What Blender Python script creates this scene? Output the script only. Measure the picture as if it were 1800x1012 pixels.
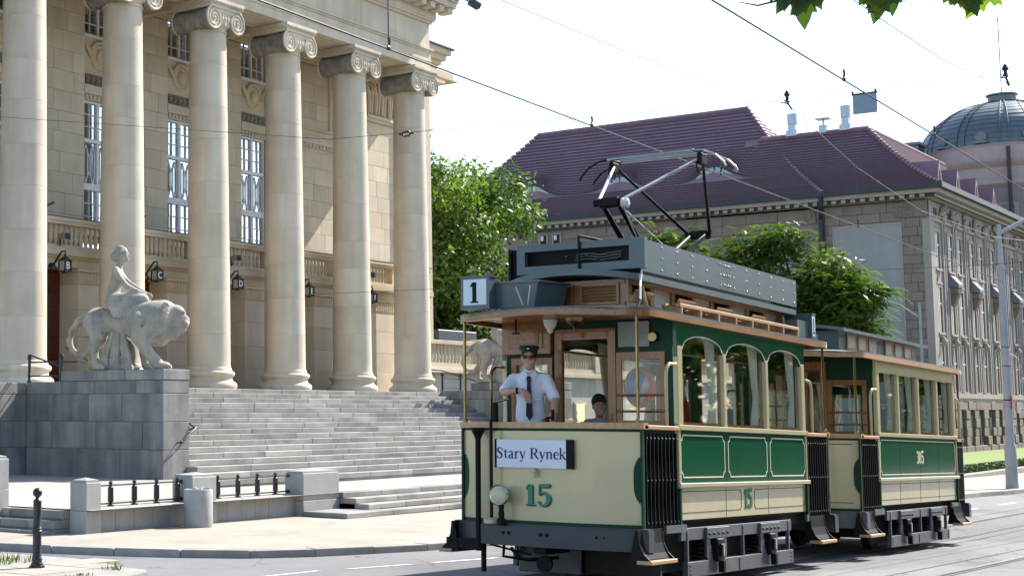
import bpy, bmesh, math, random
import numpy as np
from mathutils import Vector, Matrix

# ------------------------------------------------------------------ scene, camera, light
SC = bpy.context.scene
for o in list(bpy.data.objects):
    bpy.data.objects.remove(o)
COL = SC.collection
R = math.radians
SC.render.engine = 'CYCLES'
SC.render.resolution_x, SC.render.resolution_y = 1024, 575
SC.view_settings.view_transform = 'Standard'
SC.view_settings.look = 'None'
SC.view_settings.gamma = 1.0
SC.view_settings.use_curve_mapping = False
SC.view_settings.exposure = 1.32
SC.cycles.max_bounces = 8
SC.cycles.transparent_max_bounces = 16

CAM_Z = 1.6
cam = bpy.data.cameras.new('camera')
cam.sensor_width = 36.0
cam.lens = 53.0
cam.shift_x = 0.3278
cam.shift_y = -0.0194
cam.clip_start = 0.1
cam.clip_end = 3000
camo = bpy.data.objects.new('camera', cam)
COL.objects.link(camo)
camo.location = (0, 0, CAM_Z)
camo.rotation_euler = (math.pi / 2 + 0.095, 0, 0.70 - math.pi / 2)
SC.camera = camo

SUN_EL, SUN_AZ = R(43), R(-15)           # azimuth measured from +X towards +Y
sdir = Vector((math.cos(SUN_EL) * math.cos(SUN_AZ), math.cos(SUN_EL) * math.sin(SUN_AZ), math.sin(SUN_EL)))
W = bpy.data.worlds.new('World')
SC.world = W
W.use_nodes = True
nt = W.node_tree
bg = nt.nodes['Background']
sky = nt.nodes.new('ShaderNodeTexSky')
sky.sky_type = 'NISHITA'
sky.sun_disc = False
sky.sun_elevation = SUN_EL
sky.sun_rotation = math.pi / 2 - SUN_AZ
sky.air_density = 1.0
sky.dust_density = 0.8
sky.ozone_density = 1.0
nt.links.new(sky.outputs['Color'], bg.inputs['Color'])
bg.inputs['Strength'].default_value = 0.135

sl = bpy.data.lights.new('sun', 'SUN')
sl.energy = 4.3
sl.angle = R(0.53)
sl.color = (1.0, 0.95, 0.87)
so = bpy.data.objects.new('sun', sl)
COL.objects.link(so)
so.location = (60, -15, 60)
so.rotation_euler = sdir.to_track_quat('Z', 'Y').to_euler()

# ------------------------------------------------------------------ helpers
WLOC = {}          # world location of unrotated roots


def tag(o, label=None, cat=None, group=None, kind=None):
    if label: o['label'] = label
    if cat: o['category'] = cat
    if group: o['group'] = group
    if kind: o['kind'] = kind
    return o


def empty(name, loc, label=None, cat=None, group=None, rot=(0, 0, 0), parent=None):
    o = bpy.data.objects.new(name, None)
    o.empty_display_size = 0.2
    COL.objects.link(o)
    o.location = loc
    o.rotation_euler = rot
    if parent: o.parent = parent
    WLOC[o] = Vector(loc)
    return tag(o, label, cat, group)


def dup(o, loc=None, parent=None, label=None, rot=None):
    c = o.copy()
    COL.objects.link(c)
    if parent is not None: c.parent = parent
    if loc is not None: c.location = loc
    if rot is not None: c.rotation_euler = rot
    if label: c['label'] = label
    for ch in list(o.children):
        dup(ch, None, c)
    return c


class MB:
    """collects geometry; build() links it as ONE mesh object"""
    def __init__(s):
        s.v = []; s.f = []; s.mi = []; s.cur = 0

    def add(s, vs, fs):
        n = len(s.v)
        s.v.extend([tuple(p) for p in vs])
        s.f.extend([tuple(i + n for i in f) for f in fs])
        s.mi.extend([s.cur] * len(fs))
        return s

    def box(s, x0, x1, y0, y1, z0, z1, ch=0.0):
        if ch <= 0:
            vs = [(x0, y0, z0), (x1, y0, z0), (x1, y1, z0), (x0, y1, z0), (x0, y0, z1), (x1, y0, z1), (x1, y1, z1), (x0, y1, z1)]
            return s.add(vs, [(0, 3, 2, 1), (4, 5, 6, 7), (0, 1, 5, 4), (1, 2, 6, 5), (2, 3, 7, 6), (3, 0, 4, 7)])
        c = min(ch, (x1 - x0) * .45, (y1 - y0) * .45, (z1 - z0) * .45)
        X = (x0, x1); Y = (y0, y1); Z = (z0, z1)
        vs = []; idx = {}
        for i in (0, 1):
            for j in (0, 1):
                for k in (0, 1):
                    sx, sy, sz = (1 if i == 0 else -1) * c, (1 if j == 0 else -1) * c, (1 if k == 0 else -1) * c
                    for a, p in (('x', (X[i], Y[j] + sy, Z[k] + sz)), ('y', (X[i] + sx, Y[j], Z[k] + sz)), ('z', (X[i] + sx, Y[j] + sy, Z[k]))):
                        idx[(i, j, k, a)] = len(vs); vs.append(p)
        I = lambda i, j, k, a: idx[(i, j, k, a)]
        fs = []
        for i in (0, 1):
            q = [I(i, 0, 0, 'x'), I(i, 1, 0, 'x'), I(i, 1, 1, 'x'), I(i, 0, 1, 'x')]; fs.append(q if i else q[::-1])
            q = [I(0, i, 0, 'y'), I(0, i, 1, 'y'), I(1, i, 1, 'y'), I(1, i, 0, 'y')]; fs.append(q if i else q[::-1])
            q = [I(0, 0, i, 'z'), I(1, 0, i, 'z'), I(1, 1, i, 'z'), I(0, 1, i, 'z')]; fs.append(q if i else q[::-1])
        for i in (0, 1):
            for j in (0, 1):
                q = [I(i, j, 0, 'x'), I(i, j, 0, 'y'), I(i, j, 1, 'y'), I(i, j, 1, 'x')]; fs.append(q if i == j else q[::-1])
                q = [I(0, i, j, 'y'), I(0, i, j, 'z'), I(1, i, j, 'z'), I(1, i, j, 'y')]; fs.append(q if i == j else q[::-1])
                q = [I(i, 0, j, 'z'), I(i, 0, j, 'x'), I(i, 1, j, 'x'), I(i, 1, j, 'z')]; fs.append(q if i == j else q[::-1])
                for k in (0, 1):
                    q = [I(i, j, k, 'x'), I(i, j, k, 'y'), I(i, j, k, 'z')]; fs.append(q if (i + j + k) % 2 else q[::-1])
        return s.add(vs, fs)

    def bar(s, a, b, w, h=None, up=(0, 0, 1)):
        a = Vector(a); b = Vector(b); h = h or w
        d = (b - a).normalized(); u = Vector(up)
        if abs(d.dot(u)) > .98: u = Vector((1, 0, 0))
        x = d.cross(u).normalized(); y = x.cross(d).normalized()
        vs = []
        for p in (a, b):
            for i, j in ((-1, -1), (1, -1), (1, 1), (-1, 1)):
                vs.append(p + x * (i * w / 2) + y * (j * h / 2))
        return s.add(vs, [(0, 1, 2, 3), (7, 6, 5, 4), (0, 4, 5, 1), (1, 5, 6, 2), (2, 6, 7, 3), (3, 7, 4, 0)])

    def tube(s, pts, r, n=8, cap=True):
        pts = [Vector(p) for p in pts]
        m = len(pts)
        rs = r if isinstance(r, (list, tuple)) else [r] * m
        vs = []; fs = []
        t0 = (pts[1] - pts[0]).normalized()
        u = Vector((0, 0, 1)) if abs(t0.z) < .9 else Vector((1, 0, 0))
        x = t0.cross(u).normalized()
        for i, p in enumerate(pts):
            if i == 0: t = t0
            elif i == m - 1: t = (pts[i] - pts[i - 1]).normalized()
            else: t = ((pts[i + 1] - p).normalized() + (p - pts[i - 1]).normalized()).normalized()
            x = (x - t * x.dot(t)).normalized()
            y = t.cross(x)
            for k in range(n):
                a = 2 * math.pi * k / n
                vs.append(p + (x * math.cos(a) + y * math.sin(a)) * rs[i])
        for i in range(m - 1):
            for k in range(n):
                k2 = (k + 1) % n
                fs.append((i * n + k, i * n + k2, (i + 1) * n + k2, (i + 1) * n + k))
        if cap:
            fs.append(tuple(range(n - 1, -1, -1)))
            fs.append(tuple((m - 1) * n + k for k in range(n)))
        return s.add(vs, fs)

    def lathe(s, prof, c=(0, 0, 0), n=24, axis='z', cap=True, a0=0, a1=2 * math.pi):
        vs = []; fs = []
        full = abs(a1 - a0 - 2 * math.pi) < 1e-6
        nn = n if full else n + 1
        for r, z in prof:
            for k in range(nn):
                a = a0 + (a1 - a0) * k / n
                p = (r * math.cos(a), r * math.sin(a), z)
                if axis == 'x': p = (p[2], p[0], p[1])
                elif axis == 'y': p = (p[1], p[2], p[0])
                vs.append((p[0] + c[0], p[1] + c[1], p[2] + c[2]))
        for i in range(len(prof) - 1):
            for k in range(n):
                k2 = (k + 1) % nn
                fs.append((i * nn + k, i * nn + k2, (i + 1) * nn + k2, (i + 1) * nn + k))
        if cap and full:
            if prof[0][0] > 1e-5: fs.append(tuple(range(nn - 1, -1, -1)))
            if prof[-1][0] > 1e-5: fs.append(tuple((len(prof) - 1) * nn + k for k in range(nn)))
        return s.add(vs, fs)

    def prism(s, poly, d0, d1, plane='xz'):
        """poly of 2d points extruded along the missing axis"""
        def P(a, b, d):
            return {'xz': (a, d, b), 'xy': (a, b, d), 'yz': (d, a, b)}[plane]
        n = len(poly)
        vs = [P(a, b, d0) for a, b in poly] + [P(a, b, d1) for a, b in poly]
        fs = [tuple(range(n)), tuple(range(2 * n - 1, n - 1, -1))]
        for i in range(n):
            j = (i + 1) % n
            fs.append((i, n + i, n + j, j))
        return s.add(vs, fs)

    def ball(s, c, r, n=10, m=6):
        rx, ry, rz = (r, r, r) if not isinstance(r, (tuple, list)) else r
        vs = [(c[0], c[1], c[2] - rz)]
        for i in range(1, m):
            t = math.pi * i / m
            for k in range(n):
                a = 2 * math.pi * k / n
                vs.append((c[0] + rx * math.sin(t) * math.cos(a), c[1] + ry * math.sin(t) * math.sin(a), c[2] - rz * math.cos(t)))
        vs.append((c[0], c[1], c[2] + rz))
        fs = [(0, 1 + (k + 1) % n, 1 + k) for k in range(n)]
        for i in range(m - 2):
            for k in range(n):
                k2 = (k + 1) % n
                fs.append((1 + i * n + k, 1 + i * n + k2, 1 + (i + 1) * n + k2, 1 + (i + 1) * n + k))
        L = len(vs) - 1; b = 1 + (m - 2) * n
        fs += [(L, b + k, b + (k + 1) % n) for k in range(n)]
        return s.add(vs, fs)

    def xf(s, mat):
        s.v = [tuple(mat @ Vector(p)) for p in s.v]
        return s

    def mesh(s, name, mats, smooth=None, fix=True):
        me = bpy.data.meshes.new(name)
        me.from_pydata(s.v, [], s.f)
        for m in (mats if isinstance(mats, (list, tuple)) else [mats]):
            me.materials.append(m)
        if any(s.mi):
            me.polygons.foreach_set('material_index', s.mi)
        if fix:
            bm = bmesh.new(); bm.from_mesh(me)
            bmesh.ops.recalc_face_normals(bm, faces=bm.faces)
            bm.to_mesh(me); bm.free()
        if smooth:
            me.polygons.foreach_set('use_smooth', [True] * len(me.polygons))
            if smooth < 180:
                me.set_sharp_from_angle(angle=R(smooth))
        me.update()
        return me

    def groups(s, gap=.004):
        """connected pieces; pieces whose bounding boxes touch count as one"""
        p = list(range(len(s.v)))

        def find(a):
            while p[a] != a:
                p[a] = p[p[a]]; a = p[a]
            return a
        for f in s.f:
            r = find(f[0])
            for i in f[1:]: p[find(i)] = r
        comp = {}
        for i in range(len(s.v)): comp.setdefault(find(i), []).append(i)
        keys = list(comp)
        if len(keys) == 1: return [(list(range(len(s.v))), list(range(len(s.f))))]
        A = np.array(s.v); bb = [(A[comp[k]].min(0) - gap, A[comp[k]].max(0) + gap) for k in keys]
        lo = np.array([b[0] for b in bb]); hi = np.array([b[1] for b in bb])
        q = list(range(len(keys)))

        def fq(a):
            while q[a] != a: a = q[a]
            return a
        for i in range(len(keys)):
            t = np.nonzero(((lo <= hi[i]) & (hi >= lo[i])).all(1))[0]
            for j in t: q[fq(int(j))] = fq(i)
        gid = {k: fq(i) for i, k in enumerate(keys)}
        out = {}
        for k in keys: out.setdefault(gid[k], [[], []])[0].extend(comp[k])
        for n_, f in enumerate(s.f): out[gid[find(f[0])]][1].append(n_)
        return [tuple(x) for x in out.values()]

    def build(s, name, mats, parent=None, smooth=None, local=False, fix=True, split=True, tiny=.06):
        """coordinates are world (parent root unrotated) unless local=True (then parent space)"""
        if parent is not None and split and 1 < len(s.f) < 4000:
            gs = s.groups()
            if len(gs) > 1:
                dims = [max(max(s.v[i][k] for i in vi) - min(s.v[i][k] for i in vi) for k in range(3)) for vi, _ in gs]
                if max(dims) < tiny or len(gs) > 60:
                    o = s.build(name, mats, parent, smooth, local, fix, split=False); o['kind'] = 'stuff'; return o
                first = None
                for vi, fi in gs:
                    m = MB(); ix = {g: k for k, g in enumerate(vi)}
                    m.v = [s.v[i] for i in vi]; m.f = [tuple(ix[j] for j in s.f[k]) for k in fi]; m.mi = [s.mi[k] for k in fi]
                    o = m.build(name, mats, parent, smooth, local, fix, split=False); first = first or o
                return first
        off = Vector((0, 0, 0))
        if parent is not None and not local:
            off = WLOC[parent]
        A = np.array(s.v, dtype=float).reshape(-1, 3) - np.array(off)
        lo, hi = A.min(0), A.max(0)
        org = (lo + hi) / 2
        if parent is None: org[2] = lo[2]
        s.v = [tuple(p) for p in (A - org)]
        me = s.mesh(name, mats, smooth, fix)
        o = bpy.data.objects.new(name, me)
        COL.objects.link(o)
        o.location = org
        WLOC[o] = Vector(org) + off
        if parent is not None: o.parent = parent
        return o


# ------------------------------------------------------------------ materials
MATS = {}


def M(name, c, c2=None, scale=2.0, rough=.75, bump=0.0, bscale=60.0, rnd=0.0, metal=0.0, streak=0.0, spec=.4, coat=0.0, fine=0.0, trans=0.0, detail=5.0, stretch=(1, 1, 1), ramp=(.3, .7), tiles=None, cracks=0.0):
    if name in MATS: return MATS[name]
    m = bpy.data.materials.new(name); m.use_nodes = True
    n = m.node_tree.nodes; l = m.node_tree.links
    b = n['Principled BSDF']
    b.inputs['Roughness'].default_value = rough
    b.inputs['Metallic'].default_value = metal
    b.inputs['Specular IOR Level'].default_value = spec
    b.inputs['Coat Weight'].default_value = coat
    b.inputs['Coat Roughness'].default_value = .04
    if trans: b.inputs['Transmission Weight'].default_value = trans
    tc = n.new('ShaderNodeTexCoord'); oi = n.new('ShaderNodeObjectInfo')
    mul = n.new('ShaderNodeMath'); mul.operation = 'MULTIPLY'; mul.inputs[1].default_value = 53.0
    l.new(oi.outputs['Random'], mul.inputs[0])
    ad = n.new('ShaderNodeVectorMath'); ad.operation = 'ADD'
    l.new(tc.outputs['Object'], ad.inputs[0]); l.new(mul.outputs[0], ad.inputs[1])
    mp = n.new('ShaderNodeMapping'); mp.inputs['Scale'].default_value = stretch
    l.new(ad.outputs[0], mp.inputs['Vector'])
    col = None
    c = tuple(c) + (1,)
    if c2 is None:
        rgb = n.new('ShaderNodeRGB'); rgb.outputs[0].default_value = c; col = rgb.outputs[0]
    else:
        nz = n.new('ShaderNodeTexNoise'); nz.inputs['Scale'].default_value = scale; nz.inputs['Detail'].default_value = detail; nz.inputs['Roughness'].default_value = .62
        l.new(mp.outputs[0], nz.inputs['Vector'])
        mr = n.new('ShaderNodeMapRange'); mr.inputs[1].default_value = ramp[0]; mr.inputs[2].default_value = ramp[1]
        l.new(nz.outputs['Fac'], mr.inputs[0])
        mx = n.new('ShaderNodeMix'); mx.data_type = 'RGBA'
        mx.inputs[6].default_value = c; mx.inputs[7].default_value = tuple(c2) + (1,)
        l.new(mr.outputs[0], mx.inputs[0]); col = mx.outputs[2]

    def mulcol(col, facsock, lo, hi, a=.3, bb=.7):
        mr = n.new('ShaderNodeMapRange'); mr.inputs[1].default_value = a; mr.inputs[2].default_value = bb
        mr.inputs[3].default_value = lo; mr.inputs[4].default_value = hi
        l.new(facsock, mr.inputs[0])
        mx = n.new('ShaderNodeMix'); mx.data_type = 'RGBA'; mx.blend_type = 'MULTIPLY'; mx.inputs[0].default_value = 1
        l.new(col, mx.inputs[6])
        cc = n.new('ShaderNodeCombineColor')
        for i in range(3): l.new(mr.outputs[0], cc.inputs[i])
        l.new(cc.outputs[0], mx.inputs[7])
        return mx.outputs[2]
    if streak:
        m2 = n.new('ShaderNodeMapping'); m2.inputs['Scale'].default_value = (1, 1, .07)
        l.new(ad.outputs[0], m2.inputs['Vector'])
        n2 = n.new('ShaderNodeTexNoise'); n2.inputs['Scale'].default_value = 3.3; n2.inputs['Detail'].default_value = 4
        l.new(m2.outputs[0], n2.inputs['Vector'])
        col = mulcol(col, n2.outputs['Fac'], 1 - streak, 1.0)
    if fine:
        n3 = n.new('ShaderNodeTexNoise'); n3.inputs['Scale'].default_value = bscale; n3.inputs['Detail'].default_value = 2
        l.new(tc.outputs['Object'], n3.inputs['Vector'])
        col = mulcol(col, n3.outputs['Fac'], 1 - fine, 1 + fine * .4)
    if tiles:
        bt = n.new('ShaderNodeTexBrick'); bt.inputs['Scale'].default_value = 1.0; bt.inputs['Brick Width'].default_value = tiles[0]; bt.inputs['Row Height'].default_value = tiles[1]
        bt.inputs['Mortar Size'].default_value = tiles[2]; bt.inputs['Mortar Smooth'].default_value = .3; bt.inputs['Color1'].default_value = (1, 1, 1, 1); bt.inputs['Color2'].default_value = (.86, .86, .86, 1); bt.inputs['Mortar'].default_value = (.55, .55, .55, 1)
        l.new(tc.outputs['Object'], bt.inputs['Vector'])
        mxt = n.new('ShaderNodeMix'); mxt.data_type = 'RGBA'; mxt.blend_type = 'MULTIPLY'; mxt.inputs[0].default_value = 1
        l.new(col, mxt.inputs[6]); l.new(bt.outputs['Color'], mxt.inputs[7]); col = mxt.outputs[2]
    if cracks:
        vo = n.new('ShaderNodeTexVoronoi'); vo.feature = 'DISTANCE_TO_EDGE'; vo.inputs['Scale'].default_value = .45
        wn = n.new('ShaderNodeTexNoise'); wn.inputs['Scale'].default_value = 1.6; wn.inputs['Detail'].default_value = 5
        l.new(tc.outputs['Object'], wn.inputs['Vector'])
        va = n.new('ShaderNodeVectorMath'); va.operation = 'MULTIPLY_ADD'; va.inputs[1].default_value = (1.4, 1.4, 0)
        l.new(wn.outputs['Color'], va.inputs[0]); l.new(tc.outputs['Object'], va.inputs[2]); l.new(va.outputs[0], vo.inputs['Vector'])
        col = mulcol(col, vo.outputs['Distance'], 1 - cracks, 1.0, .002, .014)
        pn_ = n.new('ShaderNodeTexNoise'); pn_.inputs['Scale'].default_value = .22; pn_.inputs['Detail'].default_value = 1.5
        l.new(tc.outputs['Object'], pn_.inputs['Vector']); col = mulcol(col, pn_.outputs['Fac'], .80, 1.08, .44, .50)
    if rnd:
        col = mulcol(col, oi.outputs['Random'], 1 - rnd, 1 + rnd * .6, 0, 1)
    l.new(col, b.inputs['Base Color'])
    if bump:
        n4 = n.new('ShaderNodeTexNoise'); n4.inputs['Scale'].default_value = bscale; n4.inputs['Detail'].default_value = 4
        l.new(mp.outputs[0], n4.inputs['Vector'])
        bp = n.new('ShaderNodeBump'); bp.inputs['Strength'].default_value = bump; bp.inputs['Distance'].default_value = .02
        l.new(n4.outputs['Fac'], bp.inputs['Height']); l.new(bp.outputs[0], b.inputs['Normal'])
    MATS[name] = m
    return m


def glass_mat(name, tint=(.9, .95, .95), refl=.12, rough=.02):
    if name in MATS: return MATS[name]
    m = bpy.data.materials.new(name); m.use_nodes = True
    n = m.node_tree.nodes; l = m.node_tree.links
    for x in list(n): n.remove(x)
    o = n.new('ShaderNodeOutputMaterial'); t = n.new('ShaderNodeBsdfTransparent'); g = n.new('ShaderNodeBsdfGlossy')
    t.inputs[0].default_value = tuple(tint) + (1,); g.inputs['Roughness'].default_value = rough
    fr = n.new('ShaderNodeFresnel'); ge = n.new('ShaderNodeNewGeometry')     # same reflectance on both faces of the pane
    io = n.new('ShaderNodeMapRange'); io.inputs[3].default_value = 1.45; io.inputs[4].default_value = 1 / 1.45
    l.new(ge.outputs['Backfacing'], io.inputs[0]); l.new(io.outputs[0], fr.inputs[0])
    ad = n.new('ShaderNodeMath'); ad.operation = 'ADD'; ad.inputs[1].default_value = refl; ad.use_clamp = True
    l.new(fr.outputs[0], ad.inputs[0])
    mx = n.new('ShaderNodeMixShader')
    l.new(ad.outputs[0], mx.inputs[0]); l.new(t.outputs[0], mx.inputs[1]); l.new(g.outputs[0], mx.inputs[2]); l.new(mx.outputs[0], o.inputs[0])
    MATS[name] = m
    return m


LIME = M('limestone', (.59, .505, .385), (.50, .42, .305), scale=1.1, rough=.85, bump=.12, bscale=35, rnd=.10, streak=.10)
LIMEC = M('limestone_column', (.64, .56, .44), (.52, .445, .335), scale=.8, rough=.85, bump=.14, bscale=30, rnd=.05, streak=.17)
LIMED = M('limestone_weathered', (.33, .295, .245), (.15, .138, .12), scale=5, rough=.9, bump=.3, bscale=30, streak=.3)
LIMES = M('limestone_sheltered', (.56, .455, .31), (.47, .375, .25), scale=1.3, rough=.88, bump=.12, bscale=30, rnd=.06)
JOINT = M('joint_mortar', (.33, .28, .215), (.26, .22, .165), scale=8, rough=.95)
GRAN = M('granite', (.36, .35, .325), (.225, .22, .205), scale=1.6, rough=.8, bump=.15, bscale=120, rnd=.14, streak=.45, fine=.25)
GRANS = M('granite_step', (.39, .37, .335), (.18, .172, .158), scale=.9, rough=.8, bump=.12, bscale=90, rnd=.16, fine=.2)
GRANP = M('granite_pier', (.40, .395, .375), (.34, .335, .32), scale=3, rough=.8, bump=.12, bscale=140, rnd=.06, streak=.12, fine=.3)
PLAZA = M('plaza_stone', (.42, .40, .36), (.33, .31, .28), scale=.6, rough=.85, bump=.05, bscale=60, fine=.1, tiles=(1.2, .8, .012))
PAVE = M('pavement_stone', (.42, .375, .305), (.32, .287, .235), scale=.9, rough=.88, bump=.08, bscale=70, fine=.12, tiles=(.5, .25, .008))
KERB = M('kerb_stone', (.36, .34, .31), (.25, .235, .215), scale=3, rough=.85, bump=.15, bscale=60, rnd=.15)
IRON = M('black_iron', (.009, .009, .010), (.014, .014, .016), scale=9, rough=.38, bump=.05, bscale=80, spec=.5)
STATUE = M('statue_stone', (.46, .42, .345), (.24, .218, .178), scale=3.2, rough=.85, bump=.1, bscale=60, streak=.25, ramp=(.35, .75))


def sstep(a, b, x):
    t = max(0.0, min(1.0, (x - a) / (b - a)))
    return t * t * (3 - 2 * t)


def road_z(u):
    if u < 30: return -.276 - .026 * (u - 15)
    return -.666 - .012 * (u - 30)


def gz(u, v):
    """height of the road surface"""
    rz = road_z(u)
    side = -.46 - .004 * (min(u, 30) - 15)
    w = sstep(30, 50, u)
    side = side * (1 - w) + rz * w
    w = sstep(9.3, 12.5, v)
    return rz * (1 - w) + side * w

# ------------------------------------------------------------------ ground, road, pavements
rng = random.Random(7)


def asphalt_mat():
    m = M('asphalt', (.205, .203, .205), (.15, .149, .152), scale=.35, rough=.88, bump=.25, bscale=90, fine=.28, stretch=(.35, 1, 1), cracks=.45)
    return m


ASPH = asphalt_mat()
us = [-120, -60, -30, -15, -5, 0] + [4 + i * 1.0 for i in range(60)] + [70, 80, 90, 110, 140, 200, 320, 600, 900]
vs_ = [-500, -200, -100, -50, -25, -12, -6, -2, 0, 2] + [3 + .8 * i for i in range(20)] + [20, 24, 30, 40, 60, 90, 140, 220, 400, 800]
g = MB()
for v in vs_:
    for u in us:
        g.v.append((u, v, gz(u, v)))
nu = len(us)
for j in range(len(vs_) - 1):
    for i in range(nu - 1):
        g.f.append((j * nu + i, j * nu + i + 1, (j + 1) * nu + i + 1, (j + 1) * nu + i)); g.mi.append(0)
road = g.build('road', ASPH, smooth=60)
tag(road, kind='structure')


def sheet(poly, zoff, thick, fn=gz, dens=None):
    """a pavement slab: polygon (u,v) following fn + zoff, with sides going down"""
    mb = MB()
    n = len(poly)
    top = [(u, v, fn(u, v) + zoff) for u, v in poly]
    bot = [(u, v, fn(u, v) + zoff - thick) for u, v in poly]
    mb.add(top + bot, [tuple(range(n))] + [(i, i + n, (i + 1) % n + n, (i + 1) % n) for i in range(n)])
    return mb


# theatre-side pavement: quad strip between the kerb line and the rear line
KL = [(14.9, 60), (15.0, 30), (15.1, 22), (15.35, 18.8), (15.76, 16.72), (16.15, 15.3), (16.75, 13.95), (17.34, 13.12), (18.1, 12.65), (18.9, 12.28), (20.32, 11.75), (22, 11.5), (24, 11.38)] + [(26 + 3 * i, 11.3 - .06 * i) for i in range(9)] + [(52, 10.6), (58, 10.2), (66, 9.9), (80, 9.6), (120, 9.5)]


def side_z(u, v): return gz(u, max(v, 12.6)) + .10


def pave_z(u, v):
    w = sstep(28, 40, u)
    return (side_z(u, v)) * (1 - w) + (gz(u, v) + .12) * w


def inner(i, k):
    a = Vector(KL[max(0, i - 1)]); b = Vector(KL[min(len(KL) - 1, i + 1)])
    t = (b - a).normalized(); nrm = Vector((-t.y, t.x))
    return Vector(KL[i]) + nrm * k


pm = MB(); rows = [0, .08, .2, .4, 1.0]
q0 = [inner(i, .30) for i in range(3, len(KL))]
for q in q0:
    for t in rows:
        v = q.y + (20.5 - q.y) * t
        pm.v.append((q.x, v, pave_z(q.x, v)))
k = len(rows)
for i in range(len(q0) - 1):
    for j in range(k - 1):
        pm.f.append((i * k + j, (i + 1) * k + j, (i + 1) * k + j + 1, i * k + j + 1)); pm.mi.append(0)
pm.add([(q0[0].x, 20.5, pave_z(16, 20)), (14.9 + .3, 60, pave_z(16, 60)), (30, 60, pave_z(16, 60)), (30, 20.5, pave_z(16, 20))], [(0, 3, 2, 1)])
tag(pm.build('pavement', PAVE, smooth=60), kind='structure')
# kerb stones along that line, each a piece
kerb = empty('kerb', (20, 12.5, -.4)); tag(kerb, kind='structure')


def kerb_run(line, par, width, zfn, drop, step=1.0, lip=0.0):
    # resample
    L = [Vector(p) for p in line]; acc = 0; pts = [L[0]]
    for a, b in zip(L, L[1:]):
        d = (b - a).length; t = step - acc
        while t < d:
            pts.append(a + (b - a) * (t / d)); t += step
        acc = d - (t - step)
    n = 0
    for a, b in zip(pts, pts[1:]):
        t = (b - a).normalized(); nr = Vector((-t.y, t.x)) * width
        g0, g1 = a + t * .006, b - t * .006
        q = [g0, g1, g1 + nr, g0 + nr]
        j = rng.uniform(-.008, .008)
        top = [(p.x, p.y, zfn(p.x, p.y) + lip + j) for p in q]
        ti = [(p.x * .97 + (q[2].x + q[0].x) / 2 * .03, p.y * .97 + (q[2].y + q[0].y) / 2 * .03, z[2] + .012) for p, z in zip(q, top)]
        bot = [(p.x, p.y, zfn(p.x, p.y) - drop) for p in q]
        mb = MB(); mb.add(bot + top + ti, [(0, 1, 5, 4), (1, 2, 6, 5), (2, 3, 7, 6), (3, 0, 4, 7), (4, 5, 9, 8), (5, 6, 10, 9), (6, 7, 11, 10), (7, 4, 8, 11), (8, 9, 10, 11)])
        mb.build('kerb_stone', KERB, par); n += 1
    return n


kerb_run([p for p in KL if 15.2 < p[0] < 62], kerb, .30, pave_z, .25)

# traffic island with grass at the lower left
isl = [(12.2, 11.9), (13.4, 12.05), (14.0, 12.25), (14.25, 12.5), (14.3, 12.9), (14.6, 13.6), (14.75, 14.2), (14.7, 15.2), (14.0, 17), (12.0, 20), (8, 22), (8, 11.6)]
island_z = lambda u, v: gz(u, v) + .02
ip = MB()
n = len(isl)
cen = (12.5, 15)
ip.add([(u, v, gz(u, v) + .115) for u, v in isl] + [(u, v, gz(u, v) - .1) for u, v in isl], [tuple(range(n))] + [(i, i + n, (i + 1) % n + n, (i + 1) % n) for i in range(n)])
tag(ip.build('traffic_island', KERB), kind='structure')
islk = empty('island_paving', (13.5, 13.5, -.3)); tag(islk, kind='structure')
# paving slabs of the island, along a band behind the near kerb
for i in range(7):
    a = 11.2 + i * .52; b = a + .50
    for j, (v0, v1) in enumerate(((12.95, 13.42), (13.44, 13.9))):
        if a > 13.3 and j == 0 and i > 5: continue
        sh = .0
        A = [(a + .35 * (v0 - 13) * 0, v0), (b, v0), (b, v1), (a, v1)]
        mb = MB(); zz = .128 + rng.uniform(0, .005)
        mb.add([(u, v, gz(u, v) + zz) for u, v in A] + [(u, v, gz(u, v) + .05) for u, v in A], [(0, 1, 2, 3), (0, 4, 5, 1), (1, 5, 6, 2), (2, 6, 7, 3), (3, 7, 4, 0)])
        mb.build('paving_slab', PAVE, islk)


# grass blades
def grass(name, spots, label, hmin, hmax, mat, seed=3):
    rg = random.Random(seed); mb = MB()
    for (u, v, z) in spots:
        h = rg.uniform(hmin, hmax); a = rg.uniform(0, 6.28); w = .006 + .004 * rg.random(); le = rg.uniform(.1, .6) * h; b = rg.uniform(0, 6.28)
        du, dv = math.cos(a) * w, math.sin(a) * w; lu, lv = math.cos(b) * le, math.sin(b) * le
        mb.add([(u - du, v - dv, z), (u + du, v + dv, z), (u + lu * .4 + du * .7, v + lv * .4 + dv * .7, z + h * .6), (u + lu * .4 - du * .7, v + lv * .4 - dv * .7, z + h * .6), (u + lu, v + lv, z + h)], [(0, 1, 2, 3), (3, 2, 4)])
    o = mb.build(name, mat, fix=False)
    return tag(o, label, 'grass', kind='stuff')


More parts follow.
